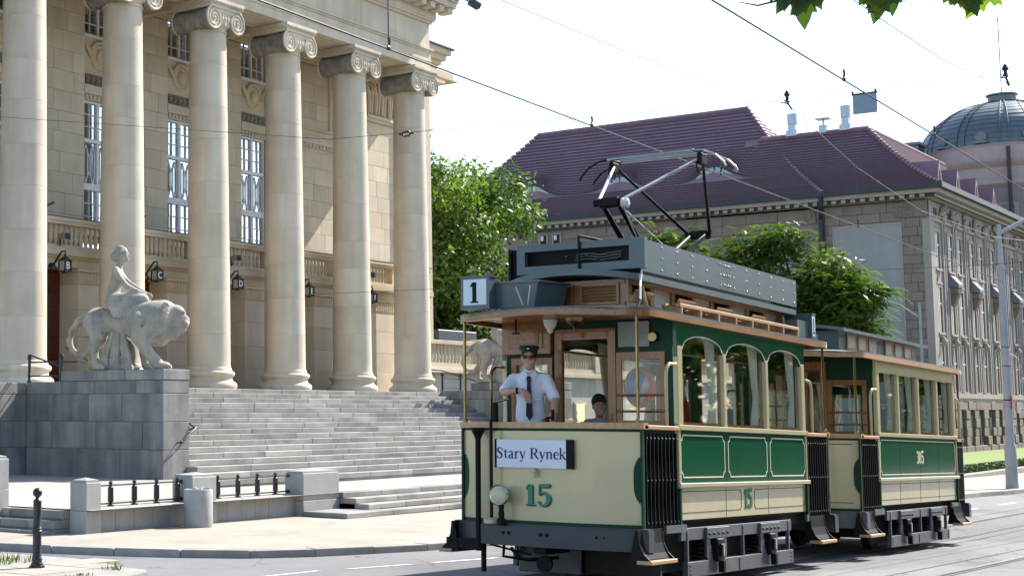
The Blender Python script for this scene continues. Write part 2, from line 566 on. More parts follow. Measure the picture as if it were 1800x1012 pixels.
GRASS = M('grass_blade', (.10, .17, .025), (.16, .22, .05), scale=3, rough=.7, rnd=0, spec=.2)
rg = random.Random(5)
sp = []
for _ in range(9000):
    u = rg.uniform(9, 14.35); v = rg.uniform(14.15, 19.5)
    if v > 20.5 - 1.05 * (u - 12) * (1 if u > 12 else 0): continue
    if u > 14.15 - .25 * (v - 14.3) : continue
    sp.append((u, v, gz(u, v) + .11))
grass('island_grass', sp, 'short sunlit grass on the traffic island behind the bollard', .05, .13, GRASS)
sp = [(13.95 + rg.gauss(0, .05), 12.75 + rg.gauss(0, .05), gz(14, 12.7) + .11) for _ in range(40)]
grass('weed_tuft', sp, 'small tuft of weeds growing at the island kerb tip', .03, .12, GRASS, 4)
sp = [(12.4 + rg.uniform(-.7, .9), 12.55 + rg.gauss(0, .06), gz(12.5, 12.5) + .11) for _ in range(200)]
grass('grass_fringe', sp, 'thin fringe of grass along the kerb below the bollard', .02, .06, GRASS, 6)

# rails in the road and lane markings
STEEL = M('rail_steel', (.20, .195, .19), (.12, .11, .105), scale=4, rough=.45, metal=.7)
GROOVE = M('rail_groove', (.035, .033, .032), (.06, .055, .05), scale=6, rough=.9)
TV = 6.47 + 1.05      # tram centre line


def strip(name, v0, v1, u0, u1, z, mat, fn=None):
    mb = MB(); n = int((u1 - u0) / 2) + 1
    for i in range(n + 1):
        u = u0 + (u1 - u0) * i / n
        for v in (v0, v1):
            mb.v.append((u, v, gz(u, v) + z))
    for i in range(n):
        mb.f.append((2 * i, 2 * i + 2, 2 * i + 3, 2 * i + 1)); mb.mi.append(0)
    o = mb.build(name, mat)
    return tag(o, kind='structure')


for c in (TV, TV - 3.0):
    for s in (-.5, .5):
        strip('tram_rail', c + s - .035, c + s + .035, -20, 140, .006, STEEL)
        strip('rail_groove', c + s + (.037 if s < 0 else -.075), c + s + (.075 if s < 0 else -.037), -20, 140, .004, GROOVE)
        strip('rail_seam', c + s - .14, c + s - .11, -20, 140, .004, GROOVE)
    strip('rail_seam', c + .9, c + .925, -20, 140, .004, GROOVE)
    strip('rail_seam', c - .925, c - .9, -20, 140, .004, GROOVE)
WHITE = M('road_paint', (.74, .74, .72), (.55, .55, .53), scale=8, rough=.8, fine=.15)
for (a, b, c, d) in ((13.6, 11.35, 15.9, 11.05), (16.2, 10.82, 17.2, 10.5), (17.6, 10.40, 18.9, 10.16)):
    mb = MB(); t = Vector((c - a, d - b)).normalized(); nr = Vector((-t.y, t.x)) * .06
    q = [(a + nr.x, b + nr.y), (a - nr.x, b - nr.y), (c - nr.x, d - nr.y), (c + nr.x, d + nr.y)]
    mb.add([(u, v, gz(u, v) + .005) for u, v in q], [(0, 1, 2, 3)])
    tag(mb.build('lane_marking', WHITE), kind='structure')
for i in range(9):
    u = 36 + i * 4.4
    mb = MB(); mb.add([(a, b, gz(a, b) + .005) for a, b in ((u, 9.35 - .0 * i), (u, 9.23), (u + 1.9, 9.23), (u + 1.9, 9.35))], [(0, 1, 2, 3)])
    tag(mb.build('lane_marking', WHITE), kind='structure')

# ------------------------------------------------------------------ the theatre
rng = random.Random(11)
FL = 2.2                                  # portico floor
CU = [24.75 + 3.5 * k for k in range(6)]  # column axes
CV = 25.6
th = empty('theatre', (33.5, 27.5, FL), 'beige limestone theatre with six tall ionic columns above a wide flight of steps', 'building')

# --- columns: part "column" (its moulded base) > drums, capital
base_prof = [(.74, 0), (.765, .05), (.77, .10), (.755, .16), (.70, .20), (.665, .22), (.645, .25), (.64, .29), (.655, .33), (.685, .35), (.70, .37), (.712, .41), (.705, .45), (.67, .48), (.635, .49), (.63, .53), (.615, .57), (.60, .60)]
Z0, Z1 = FL + .60, 12.02


def shaft_r(z):
    t = (z - Z0) / (Z1 - Z0)
    return .592 - .09 * t ** 1.35


def capital_mesh():
    mb = MB(); cu_ = MB()
    z = Z1
    # echinus with egg-and-dart beads
    mb.lathe([(.505, z - .10), (.53, z - .085), (.53, z - .05), (.51, z - .04), (.51, z), (.56, z + .05), (.62, z + .14), (.64, z + .2)], n=32)
    for k in range(20):
        a = 2 * math.pi * k / 20
        mb.ball((.59 * math.cos(a), .59 * math.sin(a), z + .10), (.05, .05, .075), 6, 4)
    # volute cushion block + abacus
    mb.box(-.50, .50, -.60, .60, z + .17, z + .50)
    mb.box(-.72, .72, -.68, .68, z + .60, z + .66)
    mb.box(-.68, .68, -.645, .645, z + .50, z + .60)
    mb.box(-.745, .745, -.705, .705, z + .66, z + .745)
    n = 18
    for k in range(n):          # leaf moulding on the abacus edges
        t = -.68 + 1.36 * (k + .5) / n
        for sgn in (-1, 1):
            mb.ball((t, sgn * .70, z + .635), (.03, .03, .035), 5, 4)
            mb.ball((sgn * .735, t * .95, z + .635), (.03, .03, .035), 5, 4)
    cz = z + .20; rv = .33
    for su in (-1, 1):
        cu = su * .50
        # ribbed cushion (pulvinus) running back between the two faces
        prof = []
        m = 26
        for i in range(m + 1):
            t = i / m
            y = -.60 + 1.2 * t
            waist = .245 + .065 * abs(2 * t - 1) ** 1.6
            rib = .018 * abs(math.sin(t * math.pi * 7))
            prof.append((waist + rib, y))
        cu_.lathe([(r, y) for r, y in prof], c=(cu, 0, cz), n=20, axis='y')
        for sv in (-1, 1):
            y0 = sv * .60
            mb.lathe([(0.001, y0 - .02 * sv), (rv - .045, y0 - .02 * sv), (rv - .045, y0), (rv - .045, y0 + .02 * sv), (0.001, y0 + .02 * sv)], c=(cu, 0, cz), n=24, axis='y', cap=False)
            pts = []; rr = []
            T = 2.6 * 2 * math.pi
            for i in range(64):
                t = i / 63
                a = math.pi / 2 - su * T * t
                rad = (rv - .03) * (1 - t) ** .85 + .035
                pts.append((cu + rad * math.cos(a), y0 + sv * .025, cz + rad * math.sin(a))); rr.append(.034 - .018 * t)
            mb.tube(pts, rr, 6)
            mb.ball((cu, y0 + sv * .03, cz), .045, 8, 6)
    for sv in (-1, 1):          # channel between the volutes with eggs
        mb.box(-.5, .5, min(sv * .60, sv * .615), max(sv * .60, sv * .615), z + .40, z + .50)
        for k in range(5):
            mb.ball((-.24 + .12 * k, sv * .60, z + .25), (.05, .05, .10), 6, 5)
    return mb, cu_


cap_me = None
for k, u in enumerate(CU):
    mb = MB(); mb.lathe(base_prof, c=(u, CV, FL + .004), n=40)
    colo = mb.build('column', LIMEC, th, smooth=40)
    nd = 9
    hs = [1.0 + .18 * math.sin(3.1 * (i + k * 1.7)) for i in range(nd)]
    tot = sum(hs); z = Z0
    for i in range(nd):
        z2 = z + (Z1 - .10 - Z0) * hs[i] / tot
        prof = [(shaft_r(z) - .007, z), (shaft_r(z), z + .006)] + [(shaft_r(z + (z2 - z) * t), z + (z2 - z) * t) for t in (.25, .5, .75)] + [(shaft_r(z2), z2 - .006), (shaft_r(z2) - .007, z2)]
        if i == 0: prof = [(.60, z), (.598, z + .03), (shaft_r(z + .1), z + .10)] + prof[2:]
        mb = MB(); mb.lathe(prof, c=(u, CV, 0), n=40, cap=False)
        mb.build('drum', LIMEC, colo, smooth=40)
        z = z2
    if cap_me is None:
        mb, cu_ = capital_mesh()
        pcs = []
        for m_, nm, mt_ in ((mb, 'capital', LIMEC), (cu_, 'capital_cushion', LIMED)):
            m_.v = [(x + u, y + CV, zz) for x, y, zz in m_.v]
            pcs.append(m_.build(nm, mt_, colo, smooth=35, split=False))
        cap_me = pcs
    else:
        for p_ in cap_me:
            c = p_.copy(); COL.objects.link(c); c.parent = colo; c.location = p_.location

# --- entablature
AF = 25.05     # front plane of the architrave
EU0, EU1 = 14.0, 42.72
ZA = 12.78
ent = MB()
ent.box(EU0, EU1, AF, 26.15, ZA, ZA + .27)
ent.box(EU0, EU1 + .02, AF - .025, 26.15, ZA + .27, ZA + .58)
ent.box(EU0, EU1 + .05, AF - .06, 26.17, ZA + .58, ZA + .64)
ent.box(EU0, EU1 + .09, AF - .10, 26.19, ZA + .64, ZA + .70)
ent.box(41.6, EU1 - .002, 26.15, 28.0, ZA + .001, ZA + .70)
architrave = ent.build('architrave', LIMEC, th)
fr = MB()
us_ = [EU0 + 2.05 * i for i in range(14)] + [EU1]
us_ = [u for u in us_ if u < EU1 - .6] + [EU1]
for a, b in zip(us_, us_[1:]):
    m_ = MB(); m_.box(a + .003, b - .003, AF + .01, 27.4, ZA + .70, 14.32, .006); m_.build('frieze_block', LIMEC, th)
co = MB()
for (p, z0, z1) in ((.06, 14.32, 14.40), (.13, 14.40, 14.47), (.16, 14.47, 14.62)):
    co.box(EU0, EU1 + p, AF - p, 27.4, z0, z1)
co.box(EU0, EU1 + .66, AF - .66, 27.4, 14.86, 15.04)
co.box(EU0, EU1 + .72, AF - .72, 27.4, 15.04, 15.10)
co.box(EU0, EU1 + .16, AF - .16, 27.4, 14.62, 14.86)
cornice = co.build('cornice', LIMEC, th)
i = 0
u = EU1 + .40
md0 = None
while u > 26:
    mb = MB(); mb.box(u - .14, u + .14, AF - .58, AF - .165, 14.665, 14.855, .01)
    mb.build('modillion', LIMEC, cornice); u -= .56
for v in (25.3, 25.86, 26.42):
    mb = MB(); mb.box(EU1 + .165, EU1 + .58, v - .14, v + .14, 14.665, 14.855, .01); mb.build('modillion', LIMEC, cornice)
# raking cornice of the pediment, just above the frame, and its lead flashing
rk = MB()
for (p, q0, q1) in ((.72, 0, .22), (.85, .22, .34)):
    rk.add([(EU1 + p, AF - p, 15.10 + q0), (33.5, AF - p, 17.6 + q0), (33.5, AF - p, 17.6 + q1), (EU1 + p, AF - p, 15.10 + q1),
            (EU1 + p, 27.4, 15.10 + q0), (33.5, 27.4, 17.6 + q0), (33.5, 27.4, 17.6 + q1), (EU1 + p, 27.4, 15.10 + q1)],
           [(0, 1, 2, 3), (7, 6, 5, 4), (0, 4, 5, 1), (3, 2, 6, 7), (0, 3, 7, 4), (1, 5, 6, 2)])
rk.build('raking_cornice', LIMEC, th)
ty = MB(); ty.prism([(24.2, 15.10), (EU1 + .1, 15.10), (33.5, 17.5)], AF + .2, AF + .4); ty.build('pediment_wall', LIMEC, th)
fl = MB(); fl.add([(EU1 + .95, AF - .95, 15.40), (33.5, AF - .95, 17.95), (33.5, AF - .95, 17.98), (EU1 + .95, AF - .95, 15.43), (EU1 + .95, 27.4, 15.40), (33.5, 27.4, 17.95), (33.5, 27.4, 17.98), (EU1 + .95, 27.4, 15.43)], [(0, 1, 2, 3), (7, 6, 5, 4), (0, 4, 5, 1), (3, 2, 6, 7), (0, 3, 7, 4), (1, 5, 6, 2)])
fl.build('roof_flashing', M('lead_sheet', (.10, .11, .12), (.16, .17, .18), scale=3, rough=.6, metal=.3), th)
# --- portico ceiling with coffers between the columns
ce = MB(); ce.box(EU0, 46.2, 26.15, 28.5, 13.14, 13.4); ce.build('portico_ceiling', LIMES, th)
for k in range(-1, 6):
    u0, u1 = 24.75 + 3.5 * k - 1.0 + 1.1 - .0, 24.75 + 3.5 * k + 3.4
    m_ = MB()
    for d, z0, z1 in ((0, 12.96, 13.14), (.12, 13.04, 13.14)):
        a, b, c, e = u0 + d, u1 - d, 26.17 + d, 27.97 - d
        w = .12
        m_.box(a, b, c, c + w, z0, z1); m_.box(a, b, e - w, e, z0, z1); m_.box(a, a + w, c + w, e - w, z0, z1); m_.box(b - w, b, c + w, e - w, z0, z1)
    m_.build('coffer', LIMES, th)
    m_ = MB(); m_.box(24.75 + 3.5 * k - .1, 24.75 + 3.5 * k + .1, 26.15, 28.0, 12.84, 13.14); m_.build('ceiling_beam', LIMES, th)
    for j in range(4):          # soffit panels between the capitals on the underside of the architrave
        pass
    m_ = MB()
    for d in (0, .09):
        a, b, c, e = 24.75 + 3.5 * k + .85 + d, 24.75 + 3.5 * k + 2.65 - d, AF + .2 + d, 26.0 - d
        z0 = ZA - .022 + d * .12
        m_.box(a, b, c, c + .05, z0, ZA + .01); m_.box(a, b, e - .05, e, z0, ZA + .01); m_.box(a, a + .05, c + .05, e - .05, z0, ZA + .01); m_.box(b - .05, b, c + .05, e - .05, z0, ZA + .01)
    m_.build('soffit_panel', LIMES, th)

# --- rear wall of the portico: ashlar blocks round the windows
WV = 28.0
core = MB()
WC = [26.5 + 3.5 * k for k in range(-1, 4)]     # window centres
HW = .64
seg = [(14, WC[0] - HW)] + [(a + HW, b - HW) for a, b in zip(WC, WC[1:])] + [(WC[-1] + HW, 46.1)]
for a, b in seg: core.box(a + .012, b - .012, WV + .02, WV + .5, 5.4, 13.2)
for c in WC: core.box(c - HW - .02, c + HW + .02, WV + .30, WV + .5, 10.08, 11.9)
wall = core.build('rear_wall', JOINT, th)


def ashlar(par, u0, u1, z0, z1, course, length, v, depth=.06, mat=LIME, seed=1, skip=None, axis='u', ch=.005):
    rg = random.Random(seed); n = max(1, round((z1 - z0) / course)); h = (z1 - z0) / n; cnt = 0
    for r in range(n):
        a = u0; first = True
        while a < u1 - .05:
            L = length * rg.uniform(.75, 1.3) * (.55 if (first and r % 2) else 1)
            b = min(u1, a + L)
            if u1 - b < length * .35: b = u1
            first = False
            if not (skip and skip((a + b) / 2, z0 + h * (r + .5))):
                pr = rg.uniform(0, .004)
                mb = MB()
                if axis == 'u': mb.box(a + .003, b - .003, v - pr, v + depth, z0 + h * r + .003, z0 + h * (r + 1) - .003, ch)
                else: mb.box(v - pr, v + depth, a + .004, b - .004, z0 + h * r + .004, z0 + h * (r + 1) - .004, ch)
                mb.build('stone_block', mat, par); cnt += 1
            a = b
    return cnt


for i, (a, b) in enumerate(seg):
    if i in (0,): continue
    if i < len(seg) - 1: ashlar(wall, a, b, 6.30, 12.95, .55, .8, WV, seed=20 + i)
ashlar(wall, seg[-1][0], 46.1, 6.30, 11.68, .52, .95, WV, seed=31)
ashlar(wall, seg[-1][0], 43.3, 11.68, 12.95, .52, .95, WV, seed=32)
# blind bay: panel frame, string with dentils and the figure relief at the right end
pn = MB()
for a, b, z0, z1 in ((39.0, 41.2, 10.76, 10.86), (41.1, 41.2, 10.86, 12.95), (38.9, 39.0, 10.76, 12.95)):
    pn.box(a, b, WV - .05, WV - .004, z0, z1)
pn.build('wall_panel_frame', LIMES, th)
st = MB(); st.box(39.0, 43.0, WV - .10, WV - .004, 10.31, 10.41); st.box(39.0, 43.0, WV - .06, WV - .004, 10.17, 10.31)
st.build('string_course', LIME, th)
for k in range(18):
    mb = MB(); mb.box(39.05 + k * .2, 39.15 + k * .2, WV - .10, WV - .062, 10.19, 10.29); mb.build('dentil', LIME, th)
mb = MB(); mb.box(43.3, 46.2, WV - .14, WV - .006, 11.68, 11.80); mb.box(43.3, 46.2, WV - .09, WV - .006, 11.58, 11.68); mb.build('string_course', LIME, th)
mb = MB(); mb.box(43.3, 46.2, WV - .14, WV - .006, 13.26, 13.4); mb.box(43.3, 46.2, WV - .09, WV - .006, 13.4, 13.7); mb.box(43.3, 46.25, WV - .02, WV + .4, 11.58, 14.2); mb.build('frieze_border', LIME, th)
rl = MB(); rg = random.Random(4)      # standing figures in relief
for k in range(13):
    x = 43.45 + k * .21 + rg.uniform(-.03, .03); y = WV - .04; lean = rg.uniform(-.08, .08)
    rl.tube([(x - lean, y, 11.85), (x - lean * .6, y - .03, 12.17), (x, y - .04, 12.49), (x + lean, y - .03, 12.81)], [.055, .065, .075, .06], 7)
    rl.tube([(x + .05 - lean, y, 11.85), (x + .06, y - .02, 12.29), (x + .03, y - .03, 12.59)], [.03, .045, .04], 6)
    rl.ball((x + lean * 1.2, y - .04, 12.95), (.055, .05, .075), 8, 6)
    rl.tube([(x + lean, y - .04, 12.79), (x + .11, y - .05, 12.55), (x + .17, y - .03, 12.69 + rg.uniform(-.2, .3))], [.035, .03, .022], 6)
    for j in range(3):
        xx = x + rg.uniform(-.07, .07); rl.tube([(xx, y - .03, 12.39), (xx + rg.uniform(-.03, .03), y - .025, 11.87)], .012, 5)
rl.build('figure_relief', LIME, th, smooth=50)

# --- windows with white frames, panes and tracery
WFR = M('white_window_frame', (.66, .68, .70), (.55, .57, .60), scale=6, rough=.5, spec=.4)
PANE = glass_mat('window_glass', (.80, .87, .95), .52)
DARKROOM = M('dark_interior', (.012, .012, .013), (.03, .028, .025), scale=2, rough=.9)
CURT = M('pale_curtain', (.56, .68, .82), (.72, .80, .88), scale=2.5, rough=.9, stretch=(6, 1, .4))
ZT = [(6.538, 7.618), (7.801, 8.931), (9.033, 10.051)]
pane_cache = {}


def win_piece(parent, name, mat, key, fn, loc):
    if key not in pane_cache:
        mb = MB(); fn(mb); o = mb.build(name, mat, parent); me = o.data
        pane_cache[key] = me
        o.location = Vector(loc) - WLOC[parent]
        return o
    o = bpy.data.objects.new(name, pane_cache[key]); COL.objects.link(o); o.parent = parent
    o.location = Vector(loc) - WLOC[parent]
    return o


for wi, c in enumerate(WC):
    if wi == 0: continue
    f = MB()
    # outer frame, transoms, mullion
    y0, y1 = WV + .10, WV + .20
    a, b = c - HW, c + HW
    f.box(a, a + .06, y0, y1, 6.386, 10.082); f.box(b - .06, b, y0, y1, 6.386, 10.082)
    for z0, z1 in ((7.618, 7.801), (8.931, 9.033), (10.021, 10.082), (6.386, 6.538)):
        f.box(a + .06, b - .06, y0 - .02, y1, z0, z1)
    for m_ in (c,):
        for z0, z1 in ZT: f.box(m_ - .05, m_ + .05, y0 - .01, y1, z0, z1)
    win = f.build('window', WFR, th)
    g = MB()
    third = HW
    for t in range(2):
        ua, ub = a + .06 + third * t - (.01 if t else 0), a + third * (t + 1) - .05
        ua = a + third * t + (.06 if t == 0 else .05)
        for z0, z1 in (ZT[0], ZT[2]):
            g.box((ua + ub) / 2 - .009, (ua + ub) / 2 + .009, y0 + .01, y1 - .02, z0, z1)
            for j in (1, 2):
                zz = z0 + (z1 - z0) * j / 3
                g.box(ua, ub, y0 + .012, y1 - .022, zz - .009, zz + .009)
        # tracery: elongated hexagons
        z0, z1 = ZT[1]; mm = (ua + ub) / 2; w = (ub - ua)
        for s in (-1, 1):
            x0 = mm + s * w * .25
            P = [(x0, z0), (x0 - w * .13, z0 + .2), (x0 - w * .13, z1 - .25), (x0, z1 - .06), (x0 + w * .13, z1 - .25), (x0 + w * .13, z0 + .2), (x0, z0)]
            for p, q in zip(P, P[1:]): g.bar((p[0], y0 + .03, p[1]), (q[0], y0 + .03, q[1]), .022, .022, up=(0, 1, 0))
            g.bar((x0 - s * w * .25, y0 + .03, z1 - .4), (x0 - s * w * .13, y0 + .03, z1 - .25), .02, .02, up=(0, 1, 0))
            g.bar((x0 - s * w * .25, y0 + .03, z0 + .35), (x0 - s * w * .13, y0 + .03, z0 + .2), .02, .02, up=(0, 1, 0))
        g.bar((mm, y0 + .03, z0 + .3), (mm, y0 + .03, z1 - .38), .018, .018, up=(0, 1, 0))
    g.build('muntin', WFR, win)
    for t in range(2):
        ua = a + third * t + .055; ub = a + third * (t + 1) - .055
        for zi, (z0, z1) in enumerate(ZT):
            if zi == 1:
                win_piece(win, 'pane', PANE, 'mid', lambda mb: mb.box(-.265, .265, -.003, .003, -.56, .56), ((ua + ub) / 2, y1 - .045, (z0 + z1) / 2))
            else:
                for i in range(2):
                    for j in range(3):
                        hh = (z1 - z0) / 3
                        win_piece(win, 'pane', PANE, ('s', zi), lambda mb: mb.box(-.13, .13, -.003, .003, -hh / 2, hh / 2), (ua + (ub - ua) * (i * .5 + .25), y1 - .045 + rng.uniform(-.004, .004), z0 + hh * (j + .5)))
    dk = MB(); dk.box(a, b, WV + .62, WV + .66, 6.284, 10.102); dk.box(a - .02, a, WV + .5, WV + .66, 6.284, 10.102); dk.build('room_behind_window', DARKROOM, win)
    cu = MB()      # drawn curtains hang behind some of the glass
    spans = {1: [(.30, 1.0)], 2: [(.10, 1.0)], 3: [(.04, 1.0)], 4: [(.0, .40), (.52, .70)]}[wi]
    for s0, s1 in spans:
        p0, p1 = a + .05 + (2 * HW - .1) * s0, a + .05 + (2 * HW - .1) * s1
        n = max(6, int((p1 - p0) / .04)); pts = []
        for i in range(n + 1):
            x = p0 + (p1 - p0) * i / n
            for z in (6.436, 10.051): pts.append((x, WV + .26 + .022 * math.sin(i * 1.3), z))
        cu.add(pts, [(2 * i, 2 * i + 2, 2 * i + 3, 2 * i + 1) for i in range(n)])
    cu.build('curtain', CURT, win, smooth=180, fix=False)
    # surround: dentil head, band of bosses, portrait medallion with drapery
    hd = MB(); hd.box(a - .02, b + .02, WV - .03, WV + .25, 10.255, 10.509); hd.box(a, b, WV + .02, WV + .25, 10.092, 10.255); hd.build('window_head', LIME, th)
    for k in range(8):
        mb = MB(); mb.box(a + .03 + k * .16, a + .11 + k * .16, WV - .02, WV + .018, 10.133, 10.234); mb.build('dentil', LIMES, th)
    sp = MB(); sp.box(a, b, WV + .06, WV + .28, 10.509, 11.843); sp.build('spandrel', LIMES, th)
    bs = MB(); bs.box(a, b, WV + .03, WV + .058, 10.540, 10.581); bs.box(a, b, WV + .03, WV + .058, 10.784, 10.825)
    for k in range(6):
        u = a + .12 + k * .205
        bs.tube([(u, WV + .045, 10.581), (u, WV - .0, 10.682), (u, WV + .045, 10.784)], [.05, .085, .05], 8)
        bs.box(u + .09, u + .115, WV + .02, WV + .058, 10.581, 10.784)
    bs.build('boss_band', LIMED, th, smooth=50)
    md = MB()
    md.lathe([(.36, 0), (.36, .03), (.33, .055), (.29, .05), (.27, .02), (.24, .02)], c=(c - .62 * 0, WV + .056, 11.334), n=24, axis='y')
    md.v = [(x, 2 * (WV + .056) - y, z if z == z else z) for x, y, z in md.v]
    md.ball((c, WV + .03, 11.354), (.16, .13, .22), 12, 8)
    md.ball((c, WV - .05, 11.344), (.03, .05, .05), 8, 6); md.ball((c - .05, WV - .04, 11.405), (.03, .03, .018), 6, 5); md.ball((c + .05, WV - .04, 11.405), (.03, .03, .018), 6, 5); md.ball((c, WV - .045, 11.253), (.05, .03, .02), 6, 5)
    for s in (-1, 1):
        for off in (0, .07, .13):
            P = [(c + s * (.30), WV + .03, 11.578 + off * .3), (c + s * .40, WV + .0, 11.456 - off), (c + s * .48, WV + .0, 11.538 - off * .6), (c + s * .6, WV + .04, 11.660)]
            md.tube(P, [.03, .05, .045, .03], 6)
    md.tube([(c - .36, WV + .02, 11.527), (c - .2, WV, 11.701), (c, WV, 11.751), (c + .2, WV, 11.701), (c + .36, WV + .02, 11.527)], [.04, .06, .05, .06, .04], 7)
    md.build('medallion', LIMES, th, smooth=60)
    # attic window above
    f = MB(); z0, z1 = 11.904, 13.187
    f.box(a, a + .06, y0, y1, z0, z1); f.box(b - .06, b, y0, y1, z0, z1); f.box(a + .06, b - .06, y0, y1, z0, z0 + .07)
    for m_ in (c,): f.box(m_ - .04, m_ + .04, y0, y1, z0 + .07, z1)
    f.box(a - .04, b + .04, WV - .04, WV + .098, z0 - .07, z0 - .003)
    aw = f.build('attic_window', WFR, th)
    g = MB()
    for t in range(2):
        ua = a + third * t + .055; ub = a + third * (t + 1) - .055
        g.box((ua + ub) / 2 - .012, (ua + ub) / 2 + .012, y0 + .02, y1 - .02, z0 + .07, z1)
        for zz in (12.261, 12.922): g.box(ua, ub, y0 + .022, y1 - .022, zz - .012, zz + .012)
        for i in range(2):
            for z_a, z_b in ((11.986, 12.250), (12.271, 12.912)):
                win_piece(aw, 'pane', PANE, ('a', z_a), lambda mb: mb.box(-.13, .13, -.003, .003, -(z_b - z_a) / 2, (z_b - z_a) / 2), (ua + (ub - ua) * (i * .5 + .25), y1 - .045, (z_a + z_b) / 2))
    g.build('muntin', WFR, aw)
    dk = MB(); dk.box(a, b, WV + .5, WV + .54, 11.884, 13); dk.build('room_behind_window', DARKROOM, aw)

# --- lower storey: piers with fluted caps, doors, lintel, ledge
PV = 26.65
PIERS = [(27.75 + 3.5 * k, 28.75 + 3.5 * k) for k in range(-1, 5)]
PIERS[-1] = (41.75, 45.1)
for i, (a, b) in enumerate(PIERS):
    p = MB(); p.box(a + .012, b - .012, PV + .02, 27.45, FL + .2, 5.25)
    pier = p.build('door_pier', JOINT, th)
    for j, (z0, z1) in enumerate(((FL + .003, 2.85), (2.85, 3.5), (3.5, 4.2), (4.2, 4.86))):
        cuts = [a, b] if i < 5 else [a, 42.9, 44.0, b]
        for c0, c1 in zip(cuts, cuts[1:]):
            mb = MB(); e = .02 if j == 0 else 0
            mb.box(c0 + .003 - e, c1 - .003 + e * (c1 == b), PV - e, 27.45, z0 + .003, z1 - .003, .006); mb.build('stone_block', LIME, pier)
    mb = MB(); mb.box(a - .01, b + .01, PV - .02, 27.45, 4.86, 5.16); mb.box(a - .05, b + .05, PV - .06, 27.45, 5.165, 5.245, .01)
    n = 8
    for s in range(n):
        uu = a + (b - a) * (s + .5) / n if i < 5 else a + .12 + .125 * s
        mb.box(uu - .022, uu + .022, PV - .035, PV - .018, 4.90, 5.14)
        vv = PV + .05 + .075 * s
        mb.box(a - .027, a - .008, vv - .016, vv + .016, 4.90, 5.14)
    mb.build('pier_cap', LIMES, pier)
WOOD_D = M('door_wood', (.10, .022, .014), (.06, .014, .010), scale=3, rough=.45, bump=.1, bscale=30, stretch=(4, 4, .5))
for k in range(-1, 4):
    c = 26.5 + 3.5 * k
    if c < 26: continue
    a, b = c - 1.24, c + 1.24
    d = MB(); d.box(a, b, 27.30, 27.38, FL + .004, 5.25); door = d.build('door', WOOD_D, th)
    for s in range(4):
        for r in range(5):
            x0 = a + .10 + s * .60; z0 = FL + .15 + r * .60
            mb = MB(); mb.box(x0, x0 + .48, 27.27, 27.298, z0, z0 + .50, .02); mb.box(x0 + .10, x0 + .38, 27.245, 27.272, z0 + .11, z0 + .39, .02); mb.box(x0 + .19, x0 + .29, 27.235, 27.246, z0 + .2, z0 + .3)
            mb.build('door_panel', WOOD_D, door)
le = MB(); le.box(EU0, 45.1, PV - .005, 28.1, 5.25, 5.47)
le.box(EU0, 45.12, PV - .09, 27.45, 5.47, 5.53); le.box(EU0, 45.14, PV - .17, 27.45, 5.53, 5.68); le.box(EU0, 45.16, PV - .14, 27.45, 5.68, 5.74)
le.build('balcony_ledge', LIMES, th)
# --- balustrade of the balcony
ba = MB(); ba.box(EU0, 45.1, PV - .10, PV + .22, 6.32, 6.40); ba.box(EU0, 45.12, PV - .13, PV + .25, 6.40, 6.49)
ba.box(EU0, 45.1, PV - .07, PV + .19, 5.744, 5.80)
bal = ba.build('balustrade', LIME, th)
DARKTOP = M('rail_flashing', (.03, .03, .032), (.05, .05, .05), scale=5, rough=.6)
mb = MB(); mb.box(EU0, 45.13, PV - .14, PV + .26, 6.493, 6.51); mb.build('rail_flashing', DARKTOP, bal)
bprof = [(.055, 0), (.055, .03), (.04, .05), (.062, .12), (.07, .18), (.055, .30), (.042, .40), (.045, .44), (.055, .46), (.055, .52)]
bme = None
BALO = []
for k in range(6):
    dl = 24.75 + 3.5 * k + .36
    d = MB(); d.box(dl - .02 + .1, dl + 1.0, PV - .06, PV + .18, 5.80, 6.32); d.build('balustrade_die', LIME, bal)
    u = dl + 1.12 - 3.5 + .0
    while u < dl + .02:
        if u > 25.6:
            if bme is None:
                mb = MB(); mb.lathe(bprof, c=(u, PV + .06, 5.80), n=10); bme = mb.build('baluster', LIMES, bal, smooth=50); b0 = bme.location.copy(); bu = u
            else:
                o = bme.copy(); COL.objects.link(o); o.location = (b0.x + u - bu, b0.y, b0.z)
        u += .185
# --- portico floor, platform and stair
fo = MB(); fo.box(14, 24.41, 24.52, 28.4, .0, FL); fo.box(24.41, 45.1, 24.52, 28.4, .0, FL); fo.build('portico_floor', GRANS, th)
# side wing cornice beyond the last column
wg = MB(); wg.box(46.3, 47.0, 27.6, 40, 2.2, 13.6); wg.build('side_wing', LIME, th)
wg = MB()
for p, z0, z1 in ((.1, 13.6, 13.75), (.25, 13.75, 13.9), (.35, 13.9, 14.05), (.62, 14.25, 14.45), (.48, 14.05, 14.25)):
    wg.box(42.9, 46.2 + p, 27.2 - p, 40, z0, z1)
wg.build('side_wing_cornice', LIME, th)
mb = MB(); mb.box(42.9, 46.95, 26.5, 40, 14.45, 14.50); mb.build('side_wing_gutter', DARKTOP, th)

